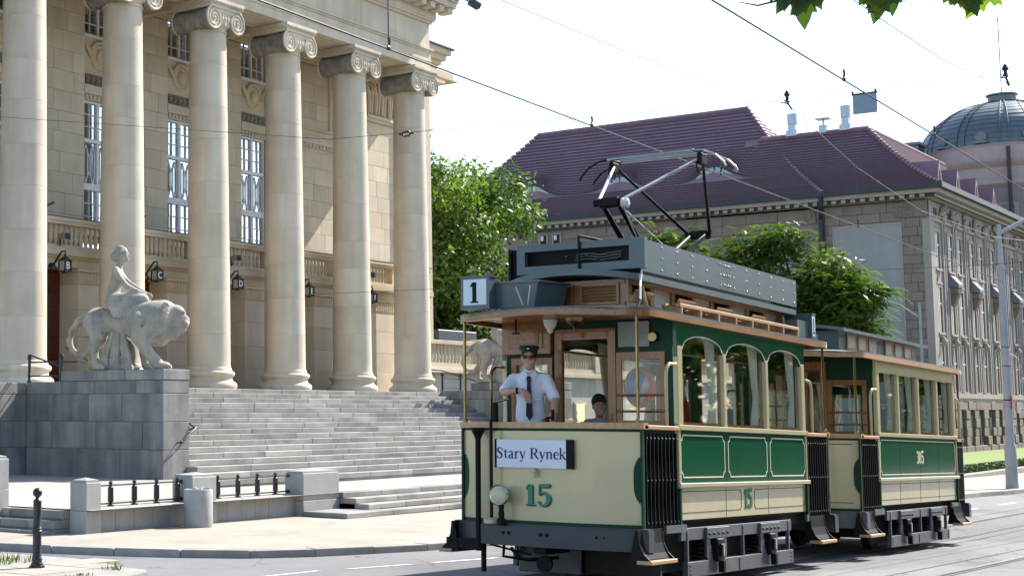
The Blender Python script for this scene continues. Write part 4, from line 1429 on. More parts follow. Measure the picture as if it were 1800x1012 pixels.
for k, ch in enumerate('BCDEF'):
    u = 26.72 + 3.5 * k - .0; v = 26.12; z = 5.08
    wl = empty('wall_lantern', (u - .1, 26.62, z), 'black wall lantern lettered %s over the theatre door' % ch, 'lantern', 'lettered wall lanterns')
    mb = MB(); mb.tube([(u, 26.64, z + .16), (u, 26.5, z + .20), (u, 26.38, z + .34), (u, 26.24, z + .49), (u, 26.12, z + .50), (u, 26.10, z + .40)], [.035, .03, .026, .024, .02, .015], 8)
    mb.lathe([(.09, -.03), (.06, 0), (.04, .05)], c=(u, 26.63, z + .16), n=10, axis='y'); mb.tube([(u, 26.5, z + .2), (u, 26.44, z + .08)], .02, 6); mb.ball((u, 26.43, z + .07), .03); mb.build('bracket', IRON, wl, smooth=50)
    mb = MB(); w = .105
    for s in (-1, 1):
        for t in (-1, 1): mb.box(u + s * w - .016, u + s * w + .016, v + t * w - .016, v + t * w + .016, z, z + .25)
    mb.box(u - w - .02, u + w + .02, v - w - .02, v + w + .02, z - .025, z); mb.box(u - w - .03, u + w + .03, v - w - .03, v + w + .03, z + .25, z + .275)
    mb.add([(u - w, v - w, z + .275), (u + w, v - w, z + .275), (u + w, v + w, z + .275), (u - w, v + w, z + .275), (u - .04, v - .04, z + .36), (u + .04, v - .04, z + .36), (u + .04, v + .04, z + .36), (u - .04, v + .04, z + .36)], [(0, 1, 5, 4), (1, 2, 6, 5), (2, 3, 7, 6), (3, 0, 4, 7), (4, 5, 6, 7)])
    mb.lathe([(.03, .36), (.03, .40), (.012, .44)], c=(u, v, z), n=8); mb.box(u - .04, u + .04, v - .04, v + .04, z - .05, z - .025)
    mb.box(u - w + .012, u + w - .012, v - w + .004, v - w + .012, z, z + .25)
    mb.build('lantern_frame', IRON, wl)
    mb = MB(); mb.box(u - w + .005, u - w + .009, v - w + .016, v + w - .016, z, z + .25); mb.box(u + w - .009, u + w - .005, v - w + .016, v + w - .016, z, z + .25); mb.build('lantern_pane', LGL, wl)
    t = text_mesh('letter', ch, .25, LWH, .003); t.parent = wl; t.rotation_euler = (math.pi / 2, 0, 0); t.location = Vector((u, v - w - .002, z + .125)) - Vector((u - .1, 26.62, z))
SPK = M('speaker_grey', (.22, .22, .20), (.16, .16, .15), scale=6, rough=.6)
for u, lab in ((26.95, 'pair of grey loudspeakers on the balcony ledge near the leftmost column'), (33.95, 'grey loudspeaker on the balcony ledge above the middle lantern'), (41.0, 'grey loudspeaker beside the last lantern on the balcony ledge')):
    r = empty('loudspeaker', (u, 26.5, 5.75), lab, 'loudspeaker')
    mb = MB(); v = 26.42; z = 5.98
    mb.add([(u - .13, v - .15, z - .10), (u + .13, v - .15, z - .10), (u + .13, v - .15, z + .10), (u - .13, v - .15, z + .10), (u - .05, v + .15, z - .05), (u + .05, v + .15, z - .05), (u + .05, v + .15, z + .05), (u - .05, v + .15, z + .05)], [(0, 1, 2, 3), (4, 7, 6, 5), (0, 4, 5, 1), (1, 5, 6, 2), (2, 6, 7, 3), (3, 7, 4, 0)]); mb.build('horn', SPK, r)
    mb = MB(); mb.box(u - .10, u + .10, v - .156, v - .151, z - .07, z + .07); mb.build('horn_mouth', IRON, r)
    mb = MB(); mb.bar((u, v + .1, z - .05), (u, 26.52, 5.76), .03); mb.build('stand', IRON, r)
for u, lab in ((26.3, 'small black floodlight on a bracket above the leftmost balcony rail'), (29.75, 'small black floodlight on the balcony rail beside the second column'), (33.3, 'small black floodlight on the balcony rail beside the third column')):
    r = empty('rail_floodlight', (u, 26.6, 6.51), lab, 'floodlight')
    mb = MB(); mb.tube([(u, 26.55, 6.40), (u, 26.5, 6.62), (u + .1, 26.35, 6.72)], .012, 6); mb.tube([(u + .1, 26.6, 6.42), (u + .1, 26.5, 6.66)], .01, 6); mb.build('bracket', IRON, r)
    mb = MB(); mb.bar((u - .02, 26.5, 6.66), (u + .16, 26.25, 6.78), .07, .05); mb.build('lamp_head', IRON, r)
r = empty('cornice_floodlight', (43.6, 24.4, 15.1), 'black floodlight box on a bar sticking out from the pediment corner', 'floodlight')
mb = MB(); mb.bar((43.1, 24.4, 15.3), (43.75, 24.0, 15.08), .04); mb.build('bar', IRON, r)
mb = MB(); mb.bar((43.65, 24.05, 15.12), (43.95, 23.88, 14.96), .24, .18); mb.build('lamp_head', IRON, r)

# ------------------------------------------------------------------ trams
CREAM = M('cream_paint', (.50, .43, .245), (.47, .40, .222), scale=.8, rough=.25, coat=.45, spec=.4, bump=.05, bscale=2.2, streak=.06)
GREEN = M('green_paint', (.003, .075, .033), (.003, .066, .029), scale=.8, rough=.14, coat=.0, spec=.4, bump=.05, bscale=2.2)
GREEND = M('dark_green_paint', (.004, .045, .02), (.003, .035, .016), scale=1, rough=.5, coat=.0, spec=.2)
RGREY = M('roof_grey_paint', (.085, .112, .118), (.066, .09, .096), scale=1.2, rough=.42, coat=.2, streak=.1)
WOOD = M('varnished_wood', (.31, .13, .032), (.18, .066, .014), scale=2.5, rough=.4, coat=.35, stretch=(1.2, 9, 9), bump=.04, bscale=20)
WOODV = M('varnished_wood_upright', (.30, .115, .026), (.18, .062, .013), scale=2.5, rough=.4, coat=.35, stretch=(9, 9, 1.2), bump=.04, bscale=20)
WOODL = M('pale_wood', (.50, .30, .15), (.38, .21, .09), scale=2.5, rough=.5, coat=.15, stretch=(1.2, 9, 9))
BRASS = M('brass', (.30, .225, .105), (.20, .145, .065), scale=5, rough=.28, metal=1.0)
CHROME = M('nickel', (.6, .58, .5), (.5, .48, .42), scale=5, rough=.15, metal=1.0)
TGREY = M('truck_grey_paint', (.085, .092, .104), (.058, .063, .073), scale=3, rough=.4, coat=.2, streak=.1)
BGREY = M('bumper_grey_paint', (.05, .055, .06), (.038, .042, .047), scale=3, rough=.45, coat=.1, spec=.3)
BLK = M('black_paint', (.004, .004, .0045), (.007, .007, .008), scale=4, rough=.55, spec=.15)
UNDER = M('underframe_dark', (.014, .013, .012), (.025, .022, .02), scale=4, rough=.8)
CURTN = M('cream_curtain', (.82, .77, .62), (.72, .66, .52), scale=3, rough=.9, stretch=(9, 9, .6))
TGLASS = glass_mat('tram_glass', (.94, .96, .94), .0)
LINE = M('cream_line', (.66, .62, .46))
BLINE = M('black_line', (.02, .02, .02))
NUMG = M('numeral_green', (.015, .19, .105), (.012, .16, .09), scale=6, rough=.4)
NUMD = M('numeral_shadow', (.02, .035, .03))
SIGNW = M('sign_white', (.66, .66, .74), (.60, .60, .68), scale=2, rough=.5)
INK = M('sign_ink', (.02, .02, .06))

GL = {
    'S': (.50, [[(.42, .52, .03), (.40, .63, .05), (.30, .695, .055), (.17, .68, .08), (.10, .57, .115), (.16, .45, .13), (.31, .34, .13), (.39, .22, .12), (.36, .08, .09), (.24, .01, .055), (.11, .06, .05), (.07, .19, .03)], [(.43, .68, .03), (.43, .50, .03)], [(.06, .02, .03), (.06, .20, .03)]]),
    't': (.33, [[(.14, .62, .04), (.15, .45, .09), (.15, .14, .10), (.20, .04, .07), (.31, .05, .03)], [(.02, .46, .045), (.29, .46, .045)]]),
    'a': (.44, [[(.07, .38, .07), (.13, .46, .05), (.25, .46, .07), (.30, .36, .10), (.30, .10, .10), (.35, .02, .06), (.42, .05, .03)], [(.30, .27, .04), (.15, .22, .07), (.07, .12, .10), (.14, .02, .07), (.25, .05, .04), (.30, .14, .03)]]),
    'r': (.37, [[(.12, .46, .10), (.12, .02, .10)], [(.03, .445, .04), (.14, .46, .04)], [(.02, .015, .03), (.23, .015, .03)], [(.14, .33, .04), (.21, .45, .05), (.33, .43, .085)]]),
    'y': (.46, [[(.08, .45, .11), (.24, .04, .10)], [(.40, .45, .04), (.23, .03, .04), (.15, -.16, .05), (.05, -.16, .08)], [(.0, .46, .03), (.20, .46, .03)], [(.31, .46, .03), (.46, .46, .03)]]),
    'R': (.64, [[(.13, .69, .115), (.13, .01, .115)], [(.02, .685, .03), (.20, .685, .03)], [(.02, .015, .03), (.25, .015, .03)], [(.16, .685, .04), (.34, .68, .05), (.45, .60, .10), (.46, .48, .11), (.37, .38, .06), (.18, .36, .04)], [(.30, .36, .10), (.44, .16, .11), (.55, .02, .09), (.63, .015, .03)]]),
    'n': (.50, [[(.11, .46, .10), (.11, .02, .10)], [(.02, .445, .04), (.13, .46, .04)], [(.02, .015, .03), (.20, .015, .03)], [(.14, .35, .04), (.22, .44, .05), (.32, .45, .07), (.38, .36, .10), (.38, .02, .10)], [(.29, .015, .03), (.47, .015, .03)]]),
    'e': (.42, [[(.09, .26, .04), (.37, .27, .04), (.36, .38, .07), (.25, .46, .05), (.13, .40, .09), (.08, .25, .11), (.13, .08, .10), (.26, .01, .06), (.38, .09, .03)]]),
    'k': (.50, [[(.11, .72, .10), (.11, .02, .10)], [(.02, .71, .04), (.13, .72, .04)], [(.02, .015, .03), (.20, .015, .03)], [(.14, .22, .04), (.38, .45, .04)], [(.30, .46, .03), (.46, .46, .03)], [(.22, .30, .08), (.38, .04, .10), (.48, .015, .04)]]),
    '1': (.44, [[(.22, .70, .17), (.22, .02, .17)], [(.06, .56, .05), (.16, .66, .09), (.24, .68, .06)], [(.05, .025, .05), (.39, .025, .05)]]),
    '5': (.56, [[(.12, .68, .10), (.42, .68, .12), (.50, .74, .05)], [(.12, .70, .05), (.11, .36, .05)], [(.11, .36, .04), (.22, .44, .06), (.36, .41, .10), (.45, .27, .17), (.40, .09, .13), (.25, .01, .06), (.12, .06, .07), (.09, .14, .12)]]),
    '3': (.50, [[(.08, .56, .10), (.14, .67, .06), (.27, .70, .06), (.38, .60, .13), (.34, .44, .09), (.20, .37, .04), (.34, .33, .09), (.42, .19, .14), (.33, .04, .07), (.18, .01, .06), (.07, .12, .11)]]),
    '0': (.50, [[(.24, .69, .05), (.12, .58, .10), (.08, .35, .13), (.12, .12, .10), (.24, .01, .05), (.36, .12, .10), (.40, .35, .13), (.36, .58, .10), (.24, .69, .05)]]),
}


def smooth_path(P, sub=4):
    out = []
    n = len(P)
    if n < 3: return P
    for i in range(n - 1):
        p0 = P[max(0, i - 1)]; p1 = P[i]; p2 = P[i + 1]; p3 = P[min(n - 1, i + 2)]
        for s in range(sub):
            t = s / sub
            out.append(tuple(.5 * (2 * b + (c - a) * t + (2 * a - 5 * b + 4 * c - d) * t * t + (3 * b - a - 3 * c + d) * t ** 3) for a, b, c, d in zip(p0, p1, p2, p3)))
    out.append(P[-1])
    return out


def lettering(txt, size, fn, thick=.003, mb=None, xs=1.0, track=.0):
    """fn(a, b, d) maps text coordinates (metres) + depth to 3d"""
    mb = mb or MB()
    w = sum((.28 if ch == ' ' else GL[ch][0]) + track for ch in txt) * size * xs
    x = -w / 2
    for ch in txt:
        if ch == ' ': x += .28 * size * xs; continue
        for P in GL[ch][1]:
            P = smooth_path(P)
            L = []; Rr = []
            for i, (px, py, pw) in enumerate(P):
                q0 = P[max(0, i - 1)]; q1 = P[min(len(P) - 1, i + 1)]
                dx, dy = q1[0] - q0[0], q1[1] - q0[1]; l = math.hypot(dx, dy) + 1e-9
                nx, ny = -dy / l * max(pw, .02) / 2, dx / l * max(pw, .02) / 2
                L.append((px + nx, py + ny)); Rr.append((px - nx, py - ny))
            n = len(P); vs = []
            for d in (0, thick):
                for (a, b) in L + Rr: vs.append(fn(x + a * size * xs, b * size, d))
            f = []
            for i in range(n - 1):
                f.append((2 * n + i, 2 * n + i + 1, 3 * n + i + 1, 3 * n + i))
                f.append((i, i + 1, 2 * n + i + 1, 2 * n + i)); f.append((n + i, 3 * n + i, 3 * n + i + 1, n + i + 1))
            f.append((0, 2 * n, 3 * n, n)); f.append((n - 1, 2 * n - 1, 4 * n - 1, 3 * n - 1))
            mb.add(vs, f)
        x += (GL[ch][0] + track) * size * xs
    return mb


WD = 2.10


def plan(y, x_end, bulge, sgn):
    t = (y - WD / 2) / (WD / 2)
    return x_end + sgn * bulge * (1 - abs(t) ** 2.4)


def ypts(n=16): return [WD * (.5 - .5 * math.cos(math.pi * i / n)) for i in range(n + 1)]


def bow(mb, x_end, bulge, sgn, z0, z1, th=.03, y0=0, y1=WD, grow=0.0):
    """curved vertical panel across the end of the car"""
    ys = [y for y in ypts(20) if y0 <= y <= y1]
    if ys[0] > y0 + 1e-6: ys = [y0] + ys
    if ys[-1] < y1 - 1e-6: ys = ys + [y1]
    vs = []
    for y in ys:
        x = plan(y, x_end, bulge, sgn)
        yy = WD / 2 + (y - WD / 2) * (1 + grow / (WD / 2))
        for dx in (sgn * grow, -sgn * th):
            for z in (z0, z1): vs.append((x + dx, yy, z))
    fs = []
    for i in range(len(ys) - 1):
        a, b = 4 * i, 4 * (i + 1)
        fs += [(a, b, b + 1, a + 1), (a + 2, a + 3, b + 3, b + 2), (a, a + 2, b + 2, b), (a + 1, b + 1, b + 3, a + 3)]
    e = 4 * (len(ys) - 1)
    fs += [(0, 1, 3, 2), (e, e + 2, e + 3, e + 1)]
    return mb.add(vs, fs)


def roof_plate(mb, x0, x1, b, z_edge, camber, thick, over=.07, round_=.30, nx=24, ny=12):
    """flat cambered roof with rounded ends; returns rim z"""
    def wid(x):      # half width at x (rounded corners)
        d = min(x - x0, x1 - x)
        hw = WD / 2 + over
        if d < round_:
            q = 1 - d / round_
            return hw - round_ * (1 - math.sqrt(max(0, 1 - q * q)))
        return hw
    xs = [x0 + round_ * (1 - math.cos(math.pi / 2 * i / 6)) for i in range(7)]
    xs = xs + [x0 + round_ + (x1 - x0 - 2 * round_) * i / nx for i in range(1, nx)] + [x1 - (x - x0) for x in xs[::-1]]
    vs = []; fs = []
    for x in xs:
        h = max(.02, wid(x))
        for j in range(ny + 1):
            t = -1 + 2 * j / ny
            endf = min(1.0, min(x - x0, x1 - x) / .8 + .35)
            zz = z_edge + camber * (1 - t * t) * endf
            xx = x
            if x - x0 < 1.0: xx = x - b * (1 - t * t) * (1 - (x - x0) / 1.0)
            if x1 - x < 1.0: xx = x + b * (1 - t * t) * (1 - (x1 - x) / 1.0)
            vs.append((xx, WD / 2 + t * h, zz))
    m = ny + 1; n = len(xs); N = len(vs)
    vs += [(a, c, d - thick) for a, c, d in vs]
    for i in range(n - 1):
        for j in range(ny):
            fs.append((i * m + j, (i + 1) * m + j, (i + 1) * m + j + 1, i * m + j + 1))
            fs.append((N + i * m + j, N + i * m + j + 1, N + (i + 1) * m + j + 1, N + (i + 1) * m + j))
    rim = [i * m for i in range(n)] + [(n - 1) * m + j for j in range(1, m)] + [i * m + ny for i in range(n - 2, -1, -1)] + [j for j in range(ny - 1, 0, -1)]
    for a, c in zip(rim, rim[1:] + rim[:1]): fs.append((a, N + a, N + c, c))
    mb.add(vs, fs)
    return [vs[i] for i in rim]


def curtain(x, y, z0, z1, w, dirs, par, tie=.35):
    """gathered curtain: wide at the top, pulled in at the tie"""
    n = 16; rows = 9; vs = []
    for r in range(rows + 1):
        t = r / rows; z = z1 + (z0 - z1) * t
        tt = 1 - t
        g_ = .45 + .55 * abs(tt - tie) ** .8 / (1 - tie) ** .8 if tt > tie else .45 + .35 * (tie - tt) / tie
        for i in range(n + 1):
            s = i / n
            vs.append((x + dirs * w * g_ * s + (0 if tt > tie else 0), y + .022 * math.sin(s * 20) * (.6 + .4 * g_), z))
    fs = [(r * (n + 1) + i, r * (n + 1) + i + 1, (r + 1) * (n + 1) + i + 1, (r + 1) * (n + 1) + i) for r in range(rows) for i in range(n)]
    mb = MB(); mb.add(vs, fs)
    return mb.build('curtain', CURTN, par, smooth=180, local=True, fix=False)


def curtain_y(x, y, z0, z1, w, dirs, par, tie=.35):
    n = 12; rows = 8; vs = []
    for r in range(rows + 1):
        t = r / rows; z = z1 + (z0 - z1) * t; tt = 1 - t
        g_ = .45 + .55 * abs(tt - tie) ** .8 / (1 - tie) ** .8 if tt > tie else .45 + .35 * (tie - tt) / tie
        for i in range(n + 1):
            s = i / n; vs.append((x + .02 * math.sin(s * 18), y + dirs * w * g_ * s, z))
    fs = [(r * (n + 1) + i, r * (n + 1) + i + 1, (r + 1) * (n + 1) + i + 1, (r + 1) * (n + 1) + i) for r in range(rows) for i in range(n)]
    mb = MB(); mb.add(vs, fs)
    return mb.build('curtain', CURTN, par, smooth=180, local=True, fix=False)


def part(par, name, mat, fn, smooth=None):
    mb = MB(); fn(mb)
    return mb.build(name, mat, par, smooth=smooth, local=True)


def wbuild(mb, name, mat, parent, sub):
    """build a sub-part whose coordinates are in the tram's space although its parent is a part"""
    off = sub.location
    mb.v = [(a - off.x, b - off.y, c - off.z) for a, b, c in mb.v]
    return mb.build(name, mat, sub, local=True)


def line_panel(mb, x0, x1, y, z0, z1, w=.014, c=.06, th=.003):
    """thin frame with stepped-in corners on a side panel (normal -y)"""
    P = [(x0 + c, z0), (x1 - c, z0), (x1 - c * .9, z0 + c * .45), (x1 - c * .45, z0 + c * .9), (x1, z0 + c), (x1, z1 - c), (x1 - c * .45, z1 - c * .9), (x1 - c * .9, z1 - c * .45), (x1 - c, z1), (x0 + c, z1), (x0 + c * .9, z1 - c * .45), (x0 + c * .45, z1 - c * .9), (x0, z1 - c), (x0, z0 + c), (x0 + c * .45, z0 + c * .9), (x0 + c * .9, z0 + c * .45)]
    for a, b in zip(P, P[1:] + P[:1]):
        mb.bar((a[0], y - th / 2, a[1]), (b[0], y - th / 2, b[1]), w, th, up=(0, 1, 0))
    return mb


def truck(par, x0, x1, ax):
    """side frames, springs and wheels; x0..x1 beam ends, ax two axle positions"""
    for side, y in ((0, .0), (1, WD)):
        sg = -1 if side == 0 else 1
        yb = (.0, .06) if side == 0 else (WD - .06, WD)
        bm_ = part(par, 'truck_beam', TGREY, lambda m: [m.box(x0, (x0 + x1) / 2 - .003, *yb, .10, .265, .004), m.box((x0 + x1) / 2 + .003, x1, *yb, .10, .265, .004)])
        if side == 0:
            rv = MB()
            for xx in (x0 + .08, (x0 + x1) / 2 - .06, (x0 + x1) / 2 + .06, (x0 + x1) / 2 - .13, (x0 + x1) / 2 + .13, x1 - .08):
                for zz in (.135, .18, .225): rv.ball((xx, -.004, zz), (.012, .008, .012), 6, 4)
            rv.box((x0 + x1) / 2 - .17, (x0 + x1) / 2 + .17, -.008, -.001, .112, .25)
            wbuild(rv, 'rivet_plate', TGREY, par, bm_)
        ub = part(par, 'upper_beam', TGREY, lambda m: m.box(x0 - .14, x1 - .02, yb[0] + .012, yb[1] - .008, .50, .635, .004))
        for xx in (x0 + .03, (x0 + x1) / 2, x1 - .14):
            part(par, 'hanger', TGREY, lambda m: m.box(xx - .018, xx + .018, yb[0] + .003, yb[1] - .015, .262, .62, .004))
        for a in ax:
            part(par, 'spring_bracket', TGREY, lambda m: [m.box(a - .34, a + .34, yb[0] - .02, yb[0] + .015, .50, .625, .006)] + [m.ball((a - .27 + .135 * i, yb[0] - .024, .555), .018, 8, 5) for i in range(5)])
            part(par, 'axle_guard', TGREY, lambda m: [m.prism([(a - .30, .50), (a - .20, .50), (a - .13, .26), (a - .2, .2), (a - .30, .3)], yb[0] + .002, yb[0] + .03), m.prism([(a + .30, .50), (a + .20, .50), (a + .13, .26), (a + .2, .2), (a + .30, .3)], yb[0] + .002, yb[0] + .03)])
            part(par, 'axle_box', BLK, lambda m: [m.box(a - .10, a + .10, yb[0] - .05, yb[0] + .04, .24, .50, .015), m.box(a - .06, a + .06, yb[0] - .075, yb[0] - .048, .30, .44, .01), m.box(a - .03, a + .03, yb[0] - .085, yb[0] - .02, .12, .25)])
            part(par, 'axle_box_badge', CHROME, lambda m: m.box(a - .018, a + .018, yb[0] - .081, yb[0] - .074, .31, .43))
            part(par, 'coil_spring', BLK, lambda m: [m.tube([(a + s * .30 + .055 * math.cos(t * .7), (yb[0] + yb[1]) / 2 + .05 * math.sin(t * .7) + .07 * (1 if side == 0 else -1), .27 + .0053 * t) for t in range(44)], .014, 5) for s in (-1, 1)])
    for y in (.26, 1.80):
        part(par, 'truck_shade_board', UNDER, lambda m: m.box(x0 - .1, x1 + .05, y, y + .04, .14, .66))  # black boards added behind the beams to make the underside read dark
    for a in ax:
        for y in (.52, 1.58):
            part(par, 'wheel', UNDER, lambda m: m.lathe([(.05, -.05), (.05, .05), (.12, .03), (.33, .02), (.34, -.0), (.385, -.0), (.385, .06), (.36, .06), (.36, -.05), (.12, -.03)], c=(a, y, .385), n=24, axis='y'), smooth=40)
        part(par, 'axle', UNDER, lambda m: m.tube([(a, .05, .385), (a, 2.05, .385)], .05, 10))
    part(par, 'traction_motor', UNDER, lambda m: [m.box(ax[0] + .15, ax[0] + .75, .65, 1.45, .16, .62, .06), m.box(ax[1] - .75, ax[1] - .15, .65, 1.45, .16, .62, .06)])


def platform_step(par, x0, x1, y, sgn):
    """hanging step: two black side plates and a pale wooden tread"""
    ya, yb = (y - .02, y - .18) if sgn < 0 else (y + .02, y + .18)
    lo, hi = min(ya, yb), max(ya, yb)
    for xx in (x0, x1):
        part(par, 'step_plate', BLK, lambda m: m.prism([(y, .66), (y + sgn * .03, .66), (y + sgn * .045, .52), (y + sgn * .09, .42), (y + sgn * .17, .345), (y + sgn * .17, .33), (y - sgn * .06, .33)], xx - .01, xx + .01, plane='yz'))
    part(par, 'step_riser', BLK, lambda m: m.prism([(y + sgn * .012, .66), (y + sgn * .026, .66), (y + sgn * .04, .52), (y + sgn * .075, .42), (y + sgn * .11, .365), (y + sgn * .09, .365), (y + sgn * .055, .42), (y + sgn * .022, .52)], x0 + .012, x1 - .012, plane='yz'))
    part(par, 'step_tread', WOODL, lambda m: m.box(x0 - .03, x1 + .03, lo, hi, .315, .355, .006))


def gate(par, x0, x1, y, sgn):
    """folded black lattice gate across the platform entrance"""
    n = 9
    for i in range(n):
        xx = x0 + (x1 - x0) * (i + .5) / n
        part(par, 'gate_bar', BLK, lambda m: [m.box(xx - .007, xx + .007, y - .010, y + .010, .68, 1.66)])
    part(par, 'gate_rivets', CHROME, lambda m: [m.ball((x0 + (x1 - x0) * (i + .5) / n, y + sgn * .016, z), .009, 5, 4) for i in range(n) for z in (.72, 1.16, 1.60)])
    part(par, 'gate_back', BLK, lambda m: m.box(x0, x1, y - sgn * .035 - .006, y - sgn * .035 + .006, .68, 1.66))
    part(par, 'gate_lattice', BLK, lambda m: [m.bar((x0 + (x1 - x0) * i / n, y + .02, .74 + .43 * j), (x0 + (x1 - x0) * (i + 1) / n, y + .02, 1.15 + .43 * j), .008, .016, up=(0, 1, 0)) for i in range(n) for j in (0, 1)])


def end_wall(par, xb, sgn, cream=False):
    """bulkhead between platform and saloon: green, with a wooden door frame and windows. sgn=-1 front"""
    t = .04
    f = lambda m: [m.box(xb, xb + t, .02, .15, .70, 2.95), m.box(xb, xb + t, .15, .70, .70, 1.72), m.box(xb, xb + t, .15, .70, 2.56, 2.95), m.box(xb, xb + t, .70, .76, .70, 2.95),
                   m.box(xb, xb + t, .76, 1.38, 2.80, 2.95), m.box(xb, xb + t, 1.38, 1.48, .70, 2.95), m.box(xb, xb + t, 1.48, 2.0, .70, 1.72), m.box(xb, xb + t, 1.48, 2.0, 2.50, 2.95), m.box(xb, xb + t, 2.0, 2.08, .70, 2.95)]
    bk = part(par, 'bulkhead', GREEND, f)
    e = .012 * sgn
    xa, xc = (xb - .03, xb - .001) if sgn < 0 else (xb + t + .001, xb + t + .03)
    part(par, 'door_frame', WOODV, lambda m: [m.box(xa, xc, .70, .79, .72, 2.84), m.box(xa, xc, 1.35, 1.44, .72, 2.84), m.box(xa, xc, .79, 1.35, 2.72, 2.84)])
    part(par, 'bulkhead_window_frame', WOODV, lambda m: [m.box(xa, xc, .13, .19, 1.72, 2.56), m.box(xa, xc, .63, .69, 1.72, 2.56), m.box(xa, xc, .19, .63, 2.48, 2.56), m.box(xa, xc, .19, .63, 1.72, 1.80)])
    part(par, 'bulkhead_window_frame', WOODV, lambda m: [m.box(xa, xc, 1.47, 1.53, 1.72, 2.52), m.box(xa, xc, 1.93, 1.99, 1.72, 2.52), m.box(xa, xc, 1.53, 1.93, 2.44, 2.52), m.box(xa, xc, 1.53, 1.93, 1.72, 1.80)])
    part(par, 'bulkhead_pane', TGLASS, lambda m: m.box(xb + .015, xb + .02, .15, .70, 1.72, 2.56))
    part(par, 'bulkhead_pane', TGLASS, lambda m: m.box(xb + .015, xb + .02, 1.48, 2.0, 1.72, 2.50))
    for zz in (1.90, 2.08):
        part(par, 'window_rail', WOOD, lambda m: m.tube([(xa - .01, .14, zz), (xa - .01, .68, zz)], .013, 8))
    return bk


